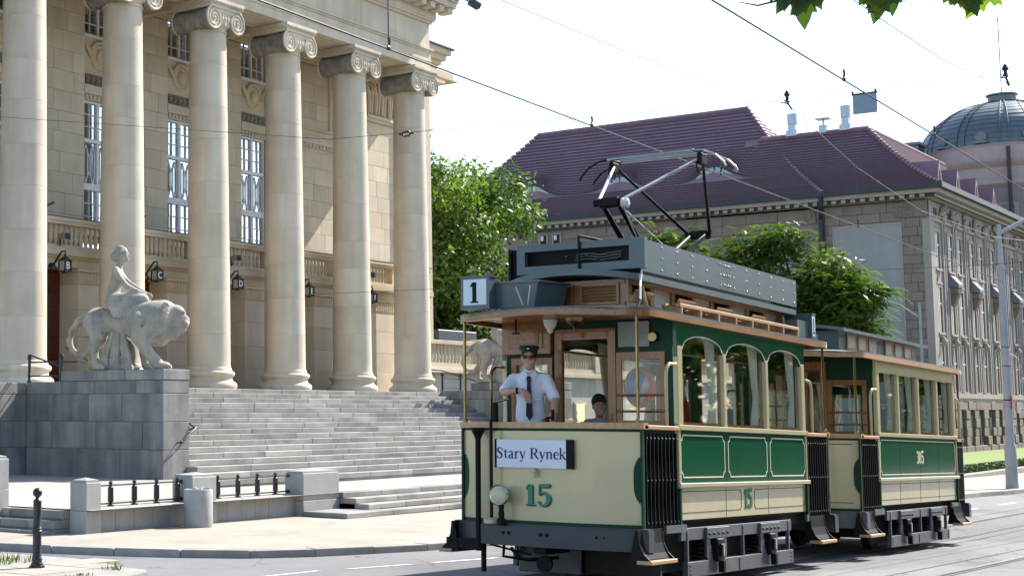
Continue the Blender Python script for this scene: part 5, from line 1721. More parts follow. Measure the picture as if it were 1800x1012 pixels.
def make_car(root, L, S0, S1, nwin, style, number, motor):
    """L = length over dashes, saloon between S0 and S1"""
    # under frame and floor
    part(root, 'underframe', UNDER, lambda m: [m.box(.12, L - .12, .12, .24, .56, .70), m.box(.12, L - .12, 1.86, 1.98, .56, .70), m.box(.1, L - .1, .06, 2.04, .695, .735)])
    for (xe, b, sg) in ((.10, .20, -1), (L - .10, .20, 1)):
        part(root, 'dash_panel', CREAM, lambda m: bow(m, xe, b, sg, .70, 1.66), smooth=40)
        part(root, 'dash_trim', GREEND, lambda m: [bow(m, xe, b, sg, .665, .70, grow=.004), bow(m, xe, b, sg, 1.662, 1.69, grow=.004)], smooth=40)
        for ya, yb in ((0, 1), (1, 0)):
            part(root, 'handle_recess', GREEND, lambda m: [bow(m, xe, b, sg, z0, z1, th=0.0, y0=(0 if ya == 0 else WD - w_), y1=(w_ if ya == 0 else WD), grow=.006) for z0, z1, w_ in [(.90 + .026 * q, .926 + .026 * q, .015 + .075 * (1 - abs((q - 9.5) / 10) ** 3.5)) for q in range(20)]])
        part(root, 'dash_rail', WOODL, lambda m: bow(m, xe, b, sg, 1.69, 1.755, th=.09, grow=.03), smooth=40)
        if motor or True:
            part(root, 'bumper', BGREY if motor else TGREY, lambda m: [bow(m, xe, b, sg, .43, .645, th=.05, grow=.09), bow(m, xe, b, sg, .645, .665, th=.05, grow=.075)], smooth=40)
        part(root, 'bumper_bolts', BLK, lambda m: [m.lathe([(.02, 0), (.02, .012 * sg), (.0, .016 * sg)], c=(plan(y, xe, b, sg) + sg * .088, y, .565), n=8, axis='x') for y in (.35, .42, .95, 1.02, 1.40, 1.47, 1.85, 1.92)])
        for y in (.0, WD):
            s2 = -1 if y == 0 else 1
            part(root, 'dash_edge', GREEND, lambda m: [m.box(xe - .02 if sg > 0 else xe - .03, xe + .03 if sg > 0 else xe + .02, y - .012, y + .012, .66, 1.69)])
            xr = (S0 if sg < 0 else S1)
            part(root, 'side_rail', WOODL, lambda m: m.box(min(xe, xr) - .0, max(xe, xr), y - .03, y + .03, 1.69, 1.735, .006))
            gx0, gx1 = (xe + .03, xr - .02) if sg < 0 else (xr + .02, xe - .03)
            gate(root, gx0, gx1, y, s2)
            if sg < 0: platform_step(root, -.12, .50, y, s2); part(root, 'sill_plate', RGREY, lambda m: m.box(.62, S0 + .12, min(y, y + s2 * .03), max(y, y + s2 * .03), .60, .68))
            else: platform_step(root, L - .98, L - .42, y, s2); part(root, 'sill_plate', RGREY, lambda m: m.box(S1 - .1, L - 1.02, min(y, y + s2 * .03), max(y, y + s2 * .03), .60, .68))
            # brass poles and cream grab handles
            xp = xe + (-.05 if sg < 0 else .05)
            part(root, 'corner_pole', BRASS, lambda m: [m.tube([(xe + sg * .02, WD / 2 + (y - WD / 2) * .97, 1.75), (xe + sg * .02, WD / 2 + (y - WD / 2) * .97, 2.93)], .017, 10), m.lathe([(.035, 0), (.03, .03), (.022, .04)], c=(xe + sg * .02, WD / 2 + (y - WD / 2) * .97, 1.755), n=10)])
            xh = xr + sg * .30
            part(root, 'grab_handle', CREAM if y == 0 else BRASS, lambda m: m.tube([(xh, y, 1.74), (xh, y, 2.30), (xh - sg * .03, y, 2.37), (xh - sg * .10, y, 2.41), (xr + sg * .02, y, 2.42)], .02, 10), smooth=180)
    # saloon sides
    for y in (0.0, WD):
        s2 = -1 if y == 0 else 1
        ya, yb = (y, y + .035) if y == 0 else (y - .035, y)
        yo = y + s2 * .001
        w = (S1 - S0) / nwin
        part(root, 'lower_panel', CREAM, lambda m: m.box(S0, S1, ya + (.012 if y == 0 else 0), yb - (0 if y == 0 else .012), .725, 1.075))
        part(root, 'belt_moulding', CREAM, lambda m: m.box(S0 - .03, S1 + .06, *((y - .035, y + .03) if y == 0 else (y - .03, y + .035)), 1.075, 1.125, .008))
        zs = 1.70 if style == 'arch' else 1.73
        sp = part(root, 'side_panel', GREEN, lambda m: m.box(S0, S1, ya, yb, 1.125, zs))
        part(root, 'window_sill', CREAM, lambda m: m.box(S0 - .02, S1 + .03, *((y - .03, y + .03) if y == 0 else (y - .03, y + .03)), zs, zs + .055, .006))
        if y == 0:
            m_ = MB()
            if style == 'arch':
                for i in range(nwin): line_panel(m_, S0 + .07 + w * i, S0 + w * (i + 1) - .045, y, 1.185, zs - .055)
            else: line_panel(m_, S0 + .10, S1 - .08, y, 1.17, zs - .05)
            wbuild(m_, 'panel_line', LINE, root, sp)
            m_ = MB()
            for i in range(1, nwin): m_.box(S0 + w * i - .006, S0 + w * i + .006, y - .002, y + .001, 1.13, zs)
            wbuild(m_, 'panel_seam', GREEND, root, sp)
            m_ = MB(); yy = y + .0115
            mid = (S0 + S1) / 2
            if style == 'arch':
                line_panel(m_, S0 + .07, mid - .22, yy, .80, 1.03, .007, .03); line_panel(m_, mid + .22, S1 - .06, yy, .80, 1.03, .007, .03)
            else: line_panel(m_, S0 + .06, S1 - .05, yy, .80, 1.03, .007, .02)
            for i in range(1, nwin): m_.box(S0 + w * i - .004, S0 + w * i + .004, yy - .002, yy, .73, 1.07)
            m_.build('lower_panel_line', BLINE, root, local=True)
            mp = lambda cx, z0, yy: (lambda a, b, d: (cx + a, yy - d, z0 + b))
            if style == 'arch':
                m_ = MB(); lettering(number, .31, mp(mid + .017, .81, y + .009), mb=m_, xs=.85); m_.build('side_number_shadow', NUMD, root, local=True)
                m_ = MB(); lettering(number, .31, mp(mid, .815, y + .0075), mb=m_, xs=.85); m_.build('side_number', NUMG, root, local=True)
            else:
                m_ = MB(); lettering(number, .27, mp(mid - .0, 1.33, y - .0005), mb=m_, xs=.95); m_.build('side_number', LINE, root, local=True)
        # corner and window posts
        zt = 2.60 if style == 'arch' else 2.68
        for i in range(nwin + 1):
            xx = S0 + w * i
            a, b = (xx, xx + .14) if i == 0 else ((xx - .12, xx) if i == nwin else (xx - .045, xx + .045))
            zt_ = zt if 0 < i < nwin else zt + .02
            part(root, 'window_post', CREAM, lambda m: m.box(a, b, *((y - .012, y + .045) if y == 0 else (y - .045, y + .012)), zs + .055, zt_, .008))
            if i in (0, nwin): part(root, 'corner_post_lower', GREEND, lambda m: m.box(a - .012 if i == 0 else b - .03, a + .03 if i == 0 else b + .012, *((y - .02, y + .03) if y == 0 else (y - .03, y + .02)), .62, 1.07)); part(root, 'corner_post_middle', CREAM, lambda m: m.box(a - .015 if i == 0 else b - .02, a + .05 if i == 0 else b + .015, *((y - .015, y + .03) if y == 0 else (y - .03, y + .015)), 1.127, zs - .001, .006))
        # windows: glass, wooden sash, curtains; fascia
        for i in range(nwin):
            a = S0 + w * i + (.14 if i == 0 else .045); b = S0 + w * (i + 1) - (.12 if i == nwin - 1 else .045)
            part(root, 'window_pane', TGLASS, lambda m: m.box(a, b, *((y + .030, y + .034) if y == 0 else (y - .034, y - .030)), zs + .05, 2.86))
            part(root, 'window_sash', WOODV, lambda m: [m.box(a, a + .03, *((y + .036, y + .06) if y == 0 else (y - .06, y - .036)), zs + .05, 2.86), m.box(b - .03, b, *((y + .036, y + .06) if y == 0 else (y - .06, y - .036)), zs + .05, 2.86), m.box(a, b, *((y + .036, y + .06) if y == 0 else (y - .06, y - .036)), zs + .05, zs + .09)])
            yc = y + .085 if y == 0 else y - .085
            curtain(b - .02, yc, zs + .06, 2.85, .30, -1, root)
            if i == 0: curtain(a + .02, yc, zs + .06, 2.85, .20, 1, root)
            if style == 'arch':
                n = 14; P = []
                za = 2.75
                A, B = S0 + w * i, S0 + w * (i + 1)
                for k in range(n + 1):
                    t = k / n; P.append((a + (b - a) * t, 2.585 + .165 * math.sqrt(max(0, 1 - (2 * t - 1) ** 2)) ** 1.0))
                # fascia sections as quad strips above the arch
                def fas(m):
                    ys = (y - .006, y + .028) if y == 0 else (y - .028, y + .006)
                    vs = []
                    Q = [(A, P[0][1])] + P + [(B, P[-1][1])]
                    for (x_, z_) in Q:
                        for yy in ys: vs += [(x_, yy, z_), (x_, yy, 2.98)]
                    fs = []
                    for k in range(len(Q) - 1):
                        p, q = 4 * k, 4 * (k + 1)
                        fs += [(p, q, q + 1, p + 1), (p + 2, p + 3, q + 3, q + 2), (p, p + 2, q + 2, q), (p + 1, q + 1, q + 3, p + 3)]
                    fs += [(0, 1, 3, 2), (4 * (len(Q) - 1), 4 * len(Q) - 2, 4 * len(Q) - 1, 4 * (len(Q) - 1) + 1)]
                    m.add(vs, fs)
                part(root, 'arched_fascia', GREEN, fas)
                if y == 0:
                    part(root, 'fascia_line', LINE, lambda m: [m.bar((p[0], y - .0075, p[1] + .006), (q[0], y - .0075, q[1] + .006), .010, .003, up=(0, 1, 0)) for p, q in zip(P, P[1:])])
            else:
                part(root, 'fascia', CREAM, lambda m: m.box(S0 + w * i + .002, S0 + w * (i + 1) - .002, *((y - .006, y + .028) if y == 0 else (y - .028, y + .006)), 2.68, 2.90))
        part(root, 'fascia_end', GREEN if style == 'arch' else CREAM, lambda m: [m.box(xx, xx + .03, *((y - .008, y + .03) if y == 0 else (y - .03, y + .008)), 2.50, 2.97) for xx in (S0 - .012, S1 - .018)])
        # interior: bench along the side
        part(root, 'bench', WOOD, lambda m: [m.box(S0 + .1, S1 - .1, *((.06, .50) if y == 0 else (1.60, 2.04)), 1.15, 1.20, .01), m.box(S0 + .1, S1 - .1, *((.055, .09) if y == 0 else (2.01, 2.045)), 1.2, 1.62), m.box(S0 + .1, S1 - .1, *((.40, .43) if y == 0 else (1.67, 1.70)), .74, 1.15)])
        part(root, 'ceiling_rail', WOOD, lambda m: m.tube([(S0 + .1, .55 if y == 0 else 1.55, 2.62), (S1 - .1, .55 if y == 0 else 1.55, 2.62)], .016, 8))
    end_wall(root, S0 + .02, -1); end_wall(root, S1 - .06, 1)
    part(root, 'saloon_ceiling', WOOD, lambda m: m.box(S0 + .05, S1 - .05, .05, 2.05, 2.90, 2.925))
    # main roof
    rim = []
    ZE = 2.965 if style == 'arch' else 2.93
    rf = part(root, 'roof', RGREY if style == 'arch' else M('canvas_roof', (.22, .225, .23), (.17, .175, .18), scale=1, rough=.7), lambda m: rim.extend(roof_plate(m, -.06, L + .06, .14, ZE, .075, .022)), smooth=50)
    tr = MB()
    cy = WD / 2
    R0 = [(x + (.012 if x > L / 2 else -.012) * 0, y, z) for x, y, z in rim]
    vs = []; n = len(R0)
    for (x, y, z) in R0:
        o_ = Vector((x - (L / 2 if False else x), y - cy, 0))
        vs += [(x, y, z - .022), (x, y, z - .085)]
    inn = [(x + (.04 if x < .4 else (-.04 if x > L - .4 else 0)), cy + (y - cy) * .965, z) for x, y, z in R0]
    for (x, y, z) in inn: vs += [(x, y, z - .022), (x, y, z - .085)]
    fs = []
    for i in range(n):
        j = (i + 1) % n
        fs += [(2 * i, 2 * j, 2 * j + 1, 2 * i + 1), (2 * n + 2 * i, 2 * n + 2 * i + 1, 2 * n + 2 * j + 1, 2 * n + 2 * j), (2 * i + 1, 2 * j + 1, 2 * n + 2 * j + 1, 2 * n + 2 * i + 1)]
    tr.add(vs, fs)
    tr.build('roof_edge_trim', WOOD if style == 'arch' else WOODL, root, local=True, smooth=40)
    for a, b in ((.0, S0), (S1, L)):
        part(root, 'canopy_lining', WOOD, lambda m: [m.box(a + .05, b - .02, .06 + .18 * i, .06 + .18 * i + .172, 2.925, 2.94) for i in range(11)])
    return rim


# ---- motor car
TX, TY = 15.08, 6.47
TILT = .026
car1 = empty('motor_tram', (TX, TY, road_z(TX) + .012), 'green and cream vintage tram numbered 15 with a raised pantograph', 'tram', rot=(0, TILT, 0))
L1, A1, B1 = 6.28, 1.05, 5.29
rim1 = make_car(car1, L1, A1, B1, 3, 'arch', '15', True)
truck(car1, 1.25, 4.70, (2.12, 3.84))
P1 = lambda n, m, f, s=None: part(car1, n, m, f, s)
# front locker, lamp glasses, route sign, destination board, headlamp, numerals
lk = P1('locker', WOOD, lambda m: [m.box(.98, 1.06, 1.46, 2.08, 2.56, 2.98, .006)])
wbuild(MB().box(.968, .979, 1.55, 1.99, 2.63, 2.91, .006), 'locker_panel', WOODV, car1, lk)
wbuild(MB().box(.958, .967, 1.60, 1.94, 2.68, 2.86, .006), 'locker_panel', WOOD, car1, lk)
P1('signal_cord_hook', BLK, lambda m: [m.tube([(.45, 1.62, 2.92), (.45, 1.62, 2.76)], .012, 6), m.tube([(.45, 1.57, 2.765), (.45, 1.67, 2.765)], .01, 6)])
P1('platform_lamp', M('opal_glass', (.6, .6, .55), rough=.3), lambda m: m.lathe([(.085, 2.92), (.075, 2.88), (.06, 2.84), (.035, 2.81), (.03, 2.78), (.0, 2.76)], c=(.62, 1.28, 0), n=14), 60)
P1('ceiling_bell', BRASS, lambda m: [m.lathe([(.12, 2.93), (.11, 2.89), (.06, 2.85), (.02, 2.83), (.012, 2.78), (.0, 2.77)], c=(.62, .98, 0), n=16)], 60)
P1('enamel_notice', M('pale_notice', (.30, .31, .31), (.22, .23, .23), scale=5), lambda m: m.box(1.035, 1.05, .30, .66, 2.62, 2.90))
P1('brass_gauge', BRASS, lambda m: m.lathe([(.001, -.03), (.05, -.03), (.06, 0)], c=(1.03, .25, 2.72), n=14, axis='x'))
P1('brake_column', BLK, lambda m: [m.lathe([(.03, .35), (.03, 1.56), (.045, 1.60), (.085, 1.68), (.09, 1.69)], c=(-.115, 1.80, 0), n=12)], 50)
P1('control_column', BLK, lambda m: [m.tube([(-.15, 1.62, .67), (-.15, 1.62, 1.78)], .019, 8), m.lathe([(.03, 1.66), (.035, 1.78), (.035, 1.94), (.02, 1.97)], c=(-.05, 1.62, 0), n=12)], 50)
P1('brake_handle', BRASS, lambda m: [m.tube([(-.02, 1.62, 1.97), (-.03, 1.59, 1.985), (-.02, 1.47, 2.01)], .014, 8)], 60)
P1('controller', BLK, lambda m: [m.box(.16, .42, 1.02, 1.36, .74, 1.72, .04)])
P1('controller_top', BRASS, lambda m: m.lathe([(.15, 1.722), (.15, 1.75), (.05, 1.77), (.03, 1.80)], c=(.29, 1.19, 0), n=16))
P1('controller_handle', BLK, lambda m: [m.tube([(.29, 1.19, 1.80), (.27, 1.10, 1.82)], .012, 6), m.tube([(.27, 1.09, 1.78), (.27, 1.09, 1.90)], .018, 8)])
db = P1('destination_board', SIGNW, lambda m: m.box(-.135, -.112, .745, 1.56, 1.265, 1.565))
wbuild(MB().box(-.138, -.11, .66, .744, 1.26, 1.57).box(-.136, -.11, 1.561, 1.585, 1.26, 1.57), 'board_frame', BLK, car1, db)
m_ = MB(); lettering('Stary Rynek', .163, lambda a, b, d: (-.136 - d, 1.152 - a, 1.362 + b), mb=m_, xs=1.03, thick=.002); wbuild(m_, 'lettering', INK, car1, db)
m_ = MB(); lettering('15', .315, lambda a, b, d: (-.109 - d, 1.088 - .012 - a, .862 - .006 + b), mb=m_); m_.build('front_number_shadow', NUMD, car1, local=True)
m_ = MB(); lettering('15', .315, lambda a, b, d: (-.1105 - d, 1.088 - a, .866 + b), mb=m_); m_.build('front_number', NUMG, car1, local=True)
P1('lamp_socket', CREAM, lambda m: [m.tube([(-.10, 1.11, 1.24), (-.15, 1.11, 1.22), (-.16, 1.11, 1.17)], .022, 8), m.ball((-.155, 1.11, 1.225), .028)])
hl = P1('headlamp', CHROME, lambda m: m.lathe([(.03, .10), (.07, .09), (.10, .04), (.11, -.02), (.115, -.04), (.105, -.05), (.10, -.045)], c=(-.22, 1.475, .965), n=28, axis='x'), 60)
wbuild(MB().lathe([(.0, -.075), (.03, -.073), (.06, -.066), (.085, -.055), (.10, -.042), (.10, -.03)], c=(-.22, 1.475, .965), n=24, axis='x'), 'lamp_lens', M('lamp_lens', (.58, .55, .36), (.44, .42, .27), scale=9, rough=.3, spec=.4, coat=.2), car1, hl)
P1('headlamp_bracket', BLK, lambda m: [m.lathe([(.05, .64), (.05, .70), (.03, .72), (.034, .78), (.026, .80), (.032, .86)], c=(-.20, 1.475, 0), n=12)], 50)
P1('socket_cover', CREAM, lambda m: m.lathe([(.09, .655), (.09, .70), (.06, .72)], c=(-.13, 1.63, 0), n=16), 50)
rs = P1('route_sign', RGREY, lambda m: [m.box(-.02, .13, 1.70, 2.06, 3.02, 3.38), m.box(-.03, .14, 1.69, 2.07, 3.38, 3.395)])
wbuild(MB().box(-.024, -.0205, 1.735, 2.025, 3.065, 3.355), 'sign_glass', M('milk_glass', (.55, .63, .64), rough=.3), car1, rs)
m_ = MB(); lettering('1', .33, lambda a, b, d: (-.0245 - d, 1.885 - a, 3.088 + b), mb=m_, xs=.9); wbuild(m_, 'route_number', BLK, car1, rs)
P1('sign_housing', RGREY, lambda m: [m.add([(.15, 1.72, 3.03), (.62, 1.72, 3.03), (.62, 1.12, 3.03), (.15, 1.24, 3.03), (.13, 1.76, 3.30), (.62, 1.76, 3.30), (.62, 1.06, 3.30), (.13, 1.18, 3.30)], [(0, 1, 2, 3), (4, 7, 6, 5), (0, 4, 5, 1), (1, 5, 6, 2), (2, 6, 7, 3), (3, 7, 4, 0)]), m.add([(.11, 1.78, 3.302), (.64, 1.78, 3.302), (.64, 1.03, 3.302), (.11, 1.15, 3.302), (.11, 1.78, 3.325), (.64, 1.78, 3.325), (.64, 1.03, 3.325), (.11, 1.15, 3.325)], [(0, 1, 2, 3), (4, 7, 6, 5), (0, 4, 5, 1), (1, 5, 6, 2), (2, 6, 7, 3), (3, 7, 4, 0)])])
P1('roof_arrow_bracket', M('worn_white', (.5, .5, .48)), lambda m: [m.tube([(.03, 1.40, 3.25), (.06, 1.33, 3.05)], .008, 6), m.tube([(.02, 1.22, 3.25), (.06, 1.27, 3.05)], .008, 6)])
rs2 = P1('route_sign', RGREY, lambda m: [m.box(6.02, 6.17, .10, .46, 3.02, 3.34), m.box(6.01, 6.18, .09, .47, 3.34, 3.355), m.box(5.55, 6.02, .14, .8, 3.02, 3.24)])
wbuild(MB().box(6.1705, 6.173, .13, .43, 3.06, 3.32).box(6.03, 6.15, .097, .0995, 3.05, 3.32), 'sign_glass', M('milk_glass', (.55, .63, .64), rough=.3), car1, rs2)
wbuild(MB().box(6.08, 6.10, .0935, .096, 3.09, 3.29).box(6.06, 6.12, .0935, .096, 3.08, 3.10), 'route_number', BLK, car1, rs2)
# clerestory
CX0, CX1 = .78, 5.72
cl = P1('clerestory', WOOD, lambda m: [m.box(CX0, CX0 + .06, .46, 1.64, 3.02, 3.36), m.box(CX1 - .06, CX1, .46, 1.64, 3.02, 3.36)] + [m.box(CX0, CX1, y, y + .03, z0, z1) for y in (.42, 1.65) for z0, z1 in ((3.02, 3.10), (3.30, 3.36))])
nb = 8
for i in range(nb + 1):
    xx = CX0 + .03 + (CX1 - CX0 - .06) * i / nb
    for y in (.41, 1.64):
        wbuild(MB().box(xx - .05, xx + .05, y, y + .05, 3.10, 3.30), 'clerestory_post', WOODV, car1, cl)
    if i < nb:
        x2 = xx + .05; x3 = xx + (CX1 - CX0 - .06) / nb - .05
        if i % 2 == 1: wbuild(MB().box(x2, x3, .435, .44, 3.10, 3.30), 'clerestory_pane', M('frosted_pane', (.42, .41, .36), (.3, .29, .25), scale=12, rough=.3), car1, cl)
        else: wbuild(MB().add([(x2, .36, 3.24), (x3, .36, 3.24), (x3, .45, 3.11), (x2, .45, 3.11), (x2, .37, 3.245), (x3, .37, 3.245), (x3, .46, 3.115), (x2, .46, 3.115)], [(0, 1, 2, 3), (7, 6, 5, 4), (0, 4, 5, 1), (1, 5, 6, 2), (2, 6, 7, 3), (3, 7, 4, 0)]), 'clerestory_flap', WOOD, car1, cl)
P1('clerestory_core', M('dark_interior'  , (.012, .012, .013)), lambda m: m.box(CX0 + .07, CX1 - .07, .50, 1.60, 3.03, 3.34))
for y0, y1 in ((.52, .98), (1.06, 1.50)):
    lv = P1('louvre_frame', WOODV, lambda m: [m.box(CX0 - .025, CX0 - .001, y0, y1, 3.08, 3.11), m.box(CX0 - .025, CX0 - .001, y0, y1, 3.29, 3.32), m.box(CX0 - .025, CX0 - .001, y0, y0 + .03, 3.11, 3.29), m.box(CX0 - .025, CX0 - .001, y1 - .03, y1, 3.11, 3.29)])
    for k in range(5): wbuild(MB().bar((CX0 - .014, y0 + .03, 3.13 + .036 * k), (CX0 - .014, y1 - .03, 3.13 + .036 * k), .006, .028, up=(.6, 0, .8)), 'louvre_slat', WOOD, car1, lv)


def deck(m, x0, x1, hw, z, th, bulge):
    ys = [-1 + 2 * i / 14 for i in range(15)]; vs = []
    for t in ys:
        for (xx, sg) in ((x0, -1), (x1, 1)):
            x = xx + sg * bulge * (1 - abs(t) ** 2.2)
            zz = z + .07 * (1 - t * t)
            vs += [(x, WD / 2 + t * hw, zz), (x, WD / 2 + t * hw, zz - th)]
    fs = []
    for i in range(14):
        p, q = 4 * i, 4 * (i + 1)
        fs += [(p, p + 2, q + 2, q), (p + 1, q + 1, q + 3, p + 3), (p, q, q + 1, p + 1), (p + 2, p + 3, q + 3, q + 2)]
    fs += [(0, 1, 3, 2), (56, 58, 59, 57)]
    m.add(vs, fs)


P1('clerestory_roof', RGREY, lambda m: deck(m, .72, 5.92, .78, 3.40, .07, .22), 40)
for sx in (1.02, 5.62):
    P1('roof_bracket', WOODL, lambda m: m.tube([(sx, .36, 3.34), (sx - .06, .33, 3.26), (sx - .08, .30, 3.14), (sx - .05, .28, 3.03)], .018, 8), 180)
# wooden duckboard along the roof edge
P1('duckboard_rail', WOODL, lambda m: m.box(1.45, 5.50, .10, .16, 3.085, 3.125, .005))
P1('duckboard_rail', WOODL, lambda m: m.box(1.45, 5.50, .27, .32, 3.085, 3.125, .005))
for i in range(8): P1('duckboard_foot', WOODL, lambda m: m.box(1.48 + .565 * i, 1.52 + .565 * i, .10, .32, 3.0, 3.085))
for i in range(26): P1('duckboard_slat', WOOD, lambda m: m.box(1.50 + .155 * i, 1.56 + .155 * i, .163, .268, 3.095, 3.118))
# resistor screen boards round the roof equipment
BX0, BX1, BY0, BY1, BZ0, BZ1 = .80, 5.95, .27, 1.83, 3.44, 3.80
sb = P1('roof_screen_board', RGREY, lambda m: [m.box(BX0 + .02, (BX0 + BX1) / 2 - .002, BY0, BY0 + .02, BZ0, BZ1), m.box((BX0 + BX1) / 2 + .002, BX1, BY0, BY0 + .02, BZ0, BZ1)])
rv = MB()
for i in range(12):
    for z in (3.49, 3.62, 3.75):
        rv.ball((BX0 + .12 + i * .448, BY0 - .003, z), (.011, .007, .011), 6, 4)
for dx in (-.10, -.04, .04, .10):
    for z in (3.50, 3.62, 3.74): rv.ball(((BX0 + BX1) / 2 + dx, BY0 - .003, z), (.011, .007, .011), 6, 4)
wbuild(rv, 'board_rivets', CHROME, car1, sb)
P1('roof_screen_board', RGREY, lambda m: m.box(BX0 + .02, BX1, BY1 - .02, BY1, BZ0, BZ1))
P1('roof_screen_frame', RGREY, lambda m: [m.box(BX0 - .10, BX0 - .02, BY0 - .08, BY1 - .1, BZ1 - .08, BZ1), m.box(BX0 - .10, BX0 - .02, BY0 - .08, BY1 - .1, BZ0 + .02, BZ0 + .11), m.box(BX0 - .10, BX0 - .02, BY1 - .2, BY1 - .1, BZ0 + .11, BZ1 - .08), m.box(BX0 - .10, BX0 - .02, BY0 - .08, BY0 + .10, BZ0 + .11, BZ1 - .08)])
P1('roof_screen_end', BLK, lambda m: [m.box(BX0 + .02, BX0 + .06, BY0 + .03, BY1 + .06, BZ0 - .06, BZ1 - .03), m.box(BX0 - .02, BX0 + .3, BY1 + .02, BY1 + .05, BZ0 - .1, BZ1 - .02)])
rg = random.Random(14)
P1('resistor_coils', M('dull_coil', (.16, .16, .155), (.05, .05, .05), scale=14, rough=.5, metal=.5), lambda m: [m.tube([(BX0 + .0 + rg.uniform(-.01, .01), .5 + .09 * i + .02 * math.sin(k), 3.60 + .03 * j + .012 * math.cos(k * 1.3)) for k, i in enumerate(range(0, 7))], .008, 5) for j in range(3)] + [m.ball((BX0 - .01, .55 + .12 * i, 3.60 + .05 * (i % 2)), .018, 6, 4) for i in range(6)])
P1('deck_stay', BLK, lambda m: [m.tube([(BX0 - .12, .95, BZ0 - .02), (BX0 - .12, .95, BZ1 + .06), (BX0 + .1, .85, BZ1 + .04), (BX0 + .5, .7, BZ1)], .016, 8), m.ball((BX0 - .12, .95, BZ0 + .0), .03)])
P1('trolley_rope', M('white_rope', (.55, .55, .5)), lambda m: m.tube([(BX0 - .05, .24, BZ0 + .02), (.6, .20, 3.30), (.4, .12, 3.22), (.25, .06, 3.05)], .012, 6))
P1('rope_boot', BLK, lambda m: m.tube([(.25, .06, 3.06), (.12, .05, 2.95)], .016, 6))
P1('deck_equipment', BLK, lambda m: [m.box(1.2, 5.6, .5, 1.6, 3.44, 3.58), m.box(2.3, 3.7, .6, 1.5, 3.58, 3.80)])
# pantograph
pg = P1('pantograph_base', BLK, lambda m: [m.tube([(2.6, .55, 3.84), (2.6, 1.55, 3.84)], .03, 8), m.tube([(3.5, .55, 3.84), (3.5, 1.55, 3.84)], .03, 8), m.bar((2.5, .62, 3.80), (3.6, .62, 3.80), .06), m.bar((2.5, 1.48, 3.80), (3.6, 1.48, 3.80), .06)])
kn = {1.75: 4.40, 4.58: 4.34}
pb = lambda n, mat, f: wbuild_f(n, mat, f)


def wbuild_f(n, mat, f, smooth=None):
    mb = MB(); f(mb); return wbuild(mb, n, mat, car1, pg)


for (kx, kz), bx in zip(kn.items(), (2.62, 3.5)):
    wbuild_f('knuckle_bar', BLK, lambda m: [m.tube([(kx, .90, kz), (kx, 1.24, kz)], .05, 10), m.box(kx - .06, kx + .06, .92, 1.18, kz - .07, kz + .05, .02)])
    for y in (.96, 1.16): wbuild_f('lower_arm', BLK, lambda m: m.tube([(bx, y, 3.84), (kx, y, kz)], [.036, .03], 10))
    for ya, yt in ((.92, .42), (1.20, 1.56)):
        wbuild_f('upper_arm', M('worn_steel_tube', (.42, .41, .38), (.25, .24, .23), scale=7, rough=.35, metal=.8) if kx < 3 else BLK, lambda m: m.tube([(kx, ya, kz), (3.05, yt, 5.08)], [.024, .019], 10))
wbuild_f('insulator', M('porcelain', (.55, .55, .5), rough=.25), lambda m: m.lathe([(.03, -.05), (.06, -.03), (.05, 0), (.065, .03), (.03, .05)], c=(1.75, .86, 4.37), n=12, axis='y'))
wbuild_f('tension_cords', M('white_rope', (.55, .55, .5)), lambda m: [m.tube([(1.75, .88, 4.33), (2.25, .85, 3.82)], .008, 5), m.tube([(1.75, .90, 4.33), (2.75, .70, 3.86)], .008, 5)])
for dx in (-.2, .2):
    wbuild_f('collector_strip', M('collector_metal', (.16, .18, .18), (.22, .25, .25), scale=8, rough=.35, metal=.6), lambda m: m.box(3.05 + dx - .035, 3.05 + dx + .035, .44, 1.56, 5.115 + (.03 if dx > 0 else 0), 5.15 + (.03 if dx > 0 else 0), .006))
    for s, y in ((-1, .44), (1, 1.56)):
        wbuild_f('collector_horn', CHROME if s < 0 else BLK, lambda m: m.tube([(3.05 + dx, y, 5.135), (3.05 + dx, y + s * .12, 5.12), (3.05 + dx, y + s * .26, 5.05), (3.05 + dx, y + s * .36, 4.95), (3.05 + dx, y + s * .38, 4.90)], .013, 7))
for y in (.42, 1.56):
    wbuild_f('collector_mount', BLK, lambda m: [m.box(2.95, 3.15, y - .03, y + .03, 4.98, 5.12, .01), m.tube([(3.05 + .10 * math.cos(t * .5), y + .035, 4.97 + .09 * math.sin(t * .5)) for t in range(13)], .009, 6), m.tube([(2.90, y, 5.13), (3.2, y, 5.16)], .018, 6)])
# coupling gear and lifeguard under the front
P1('front_shade_board', UNDER, lambda m: [m.box(.70, .74, .08, .94, .12, .56), m.box(.70, .74, .94, 1.75, .38, .56)])  # black boards added to paint the darkness under the car front
P1('lifeguard', TGREY, lambda m: [m.box(.62, .66, .95, 1.70, .10, .38, .01), m.bar((.45, 1.70, .36), (.64, 1.70, .24), .03)])
P1('coupling_gear', BLK, lambda m: [m.tube([(.0, 1.55, .44), (-.02, 1.55, .30), (.1, 1.3, .27), (.3, 1.05, .30)], .02, 6), m.lathe([(.09, -.02), (.09, .02), (.05, .03)], c=(.1, 1.12, .24), n=16, axis='x'), m.tube([(.05, 1.45, .47), (.05, 1.40, .36), (.05, 1.30, .47)], .012, 6), m.tube([(.0, 1.8, .46), (.0, 1.8, .12)], .03, 8), m.bar((-.1, 1.08, .40), (.5, 1.08, .40), .12, .10)])
P1('chain', BLK, lambda m: [m.tube([(-.02, 1.70 - .07 * i + .012, .42 - .012 * i), (-.02, 1.70 - .07 * i - .055, .41 - .012 * i)], .012, 5) for i in range(7)])
P1('hanging_hose', BLK, lambda m: m.tube([(L1 + .05, .30, .45), (L1 + .09, .28, .30), (L1 + .07, .26, .12)], .02, 6))
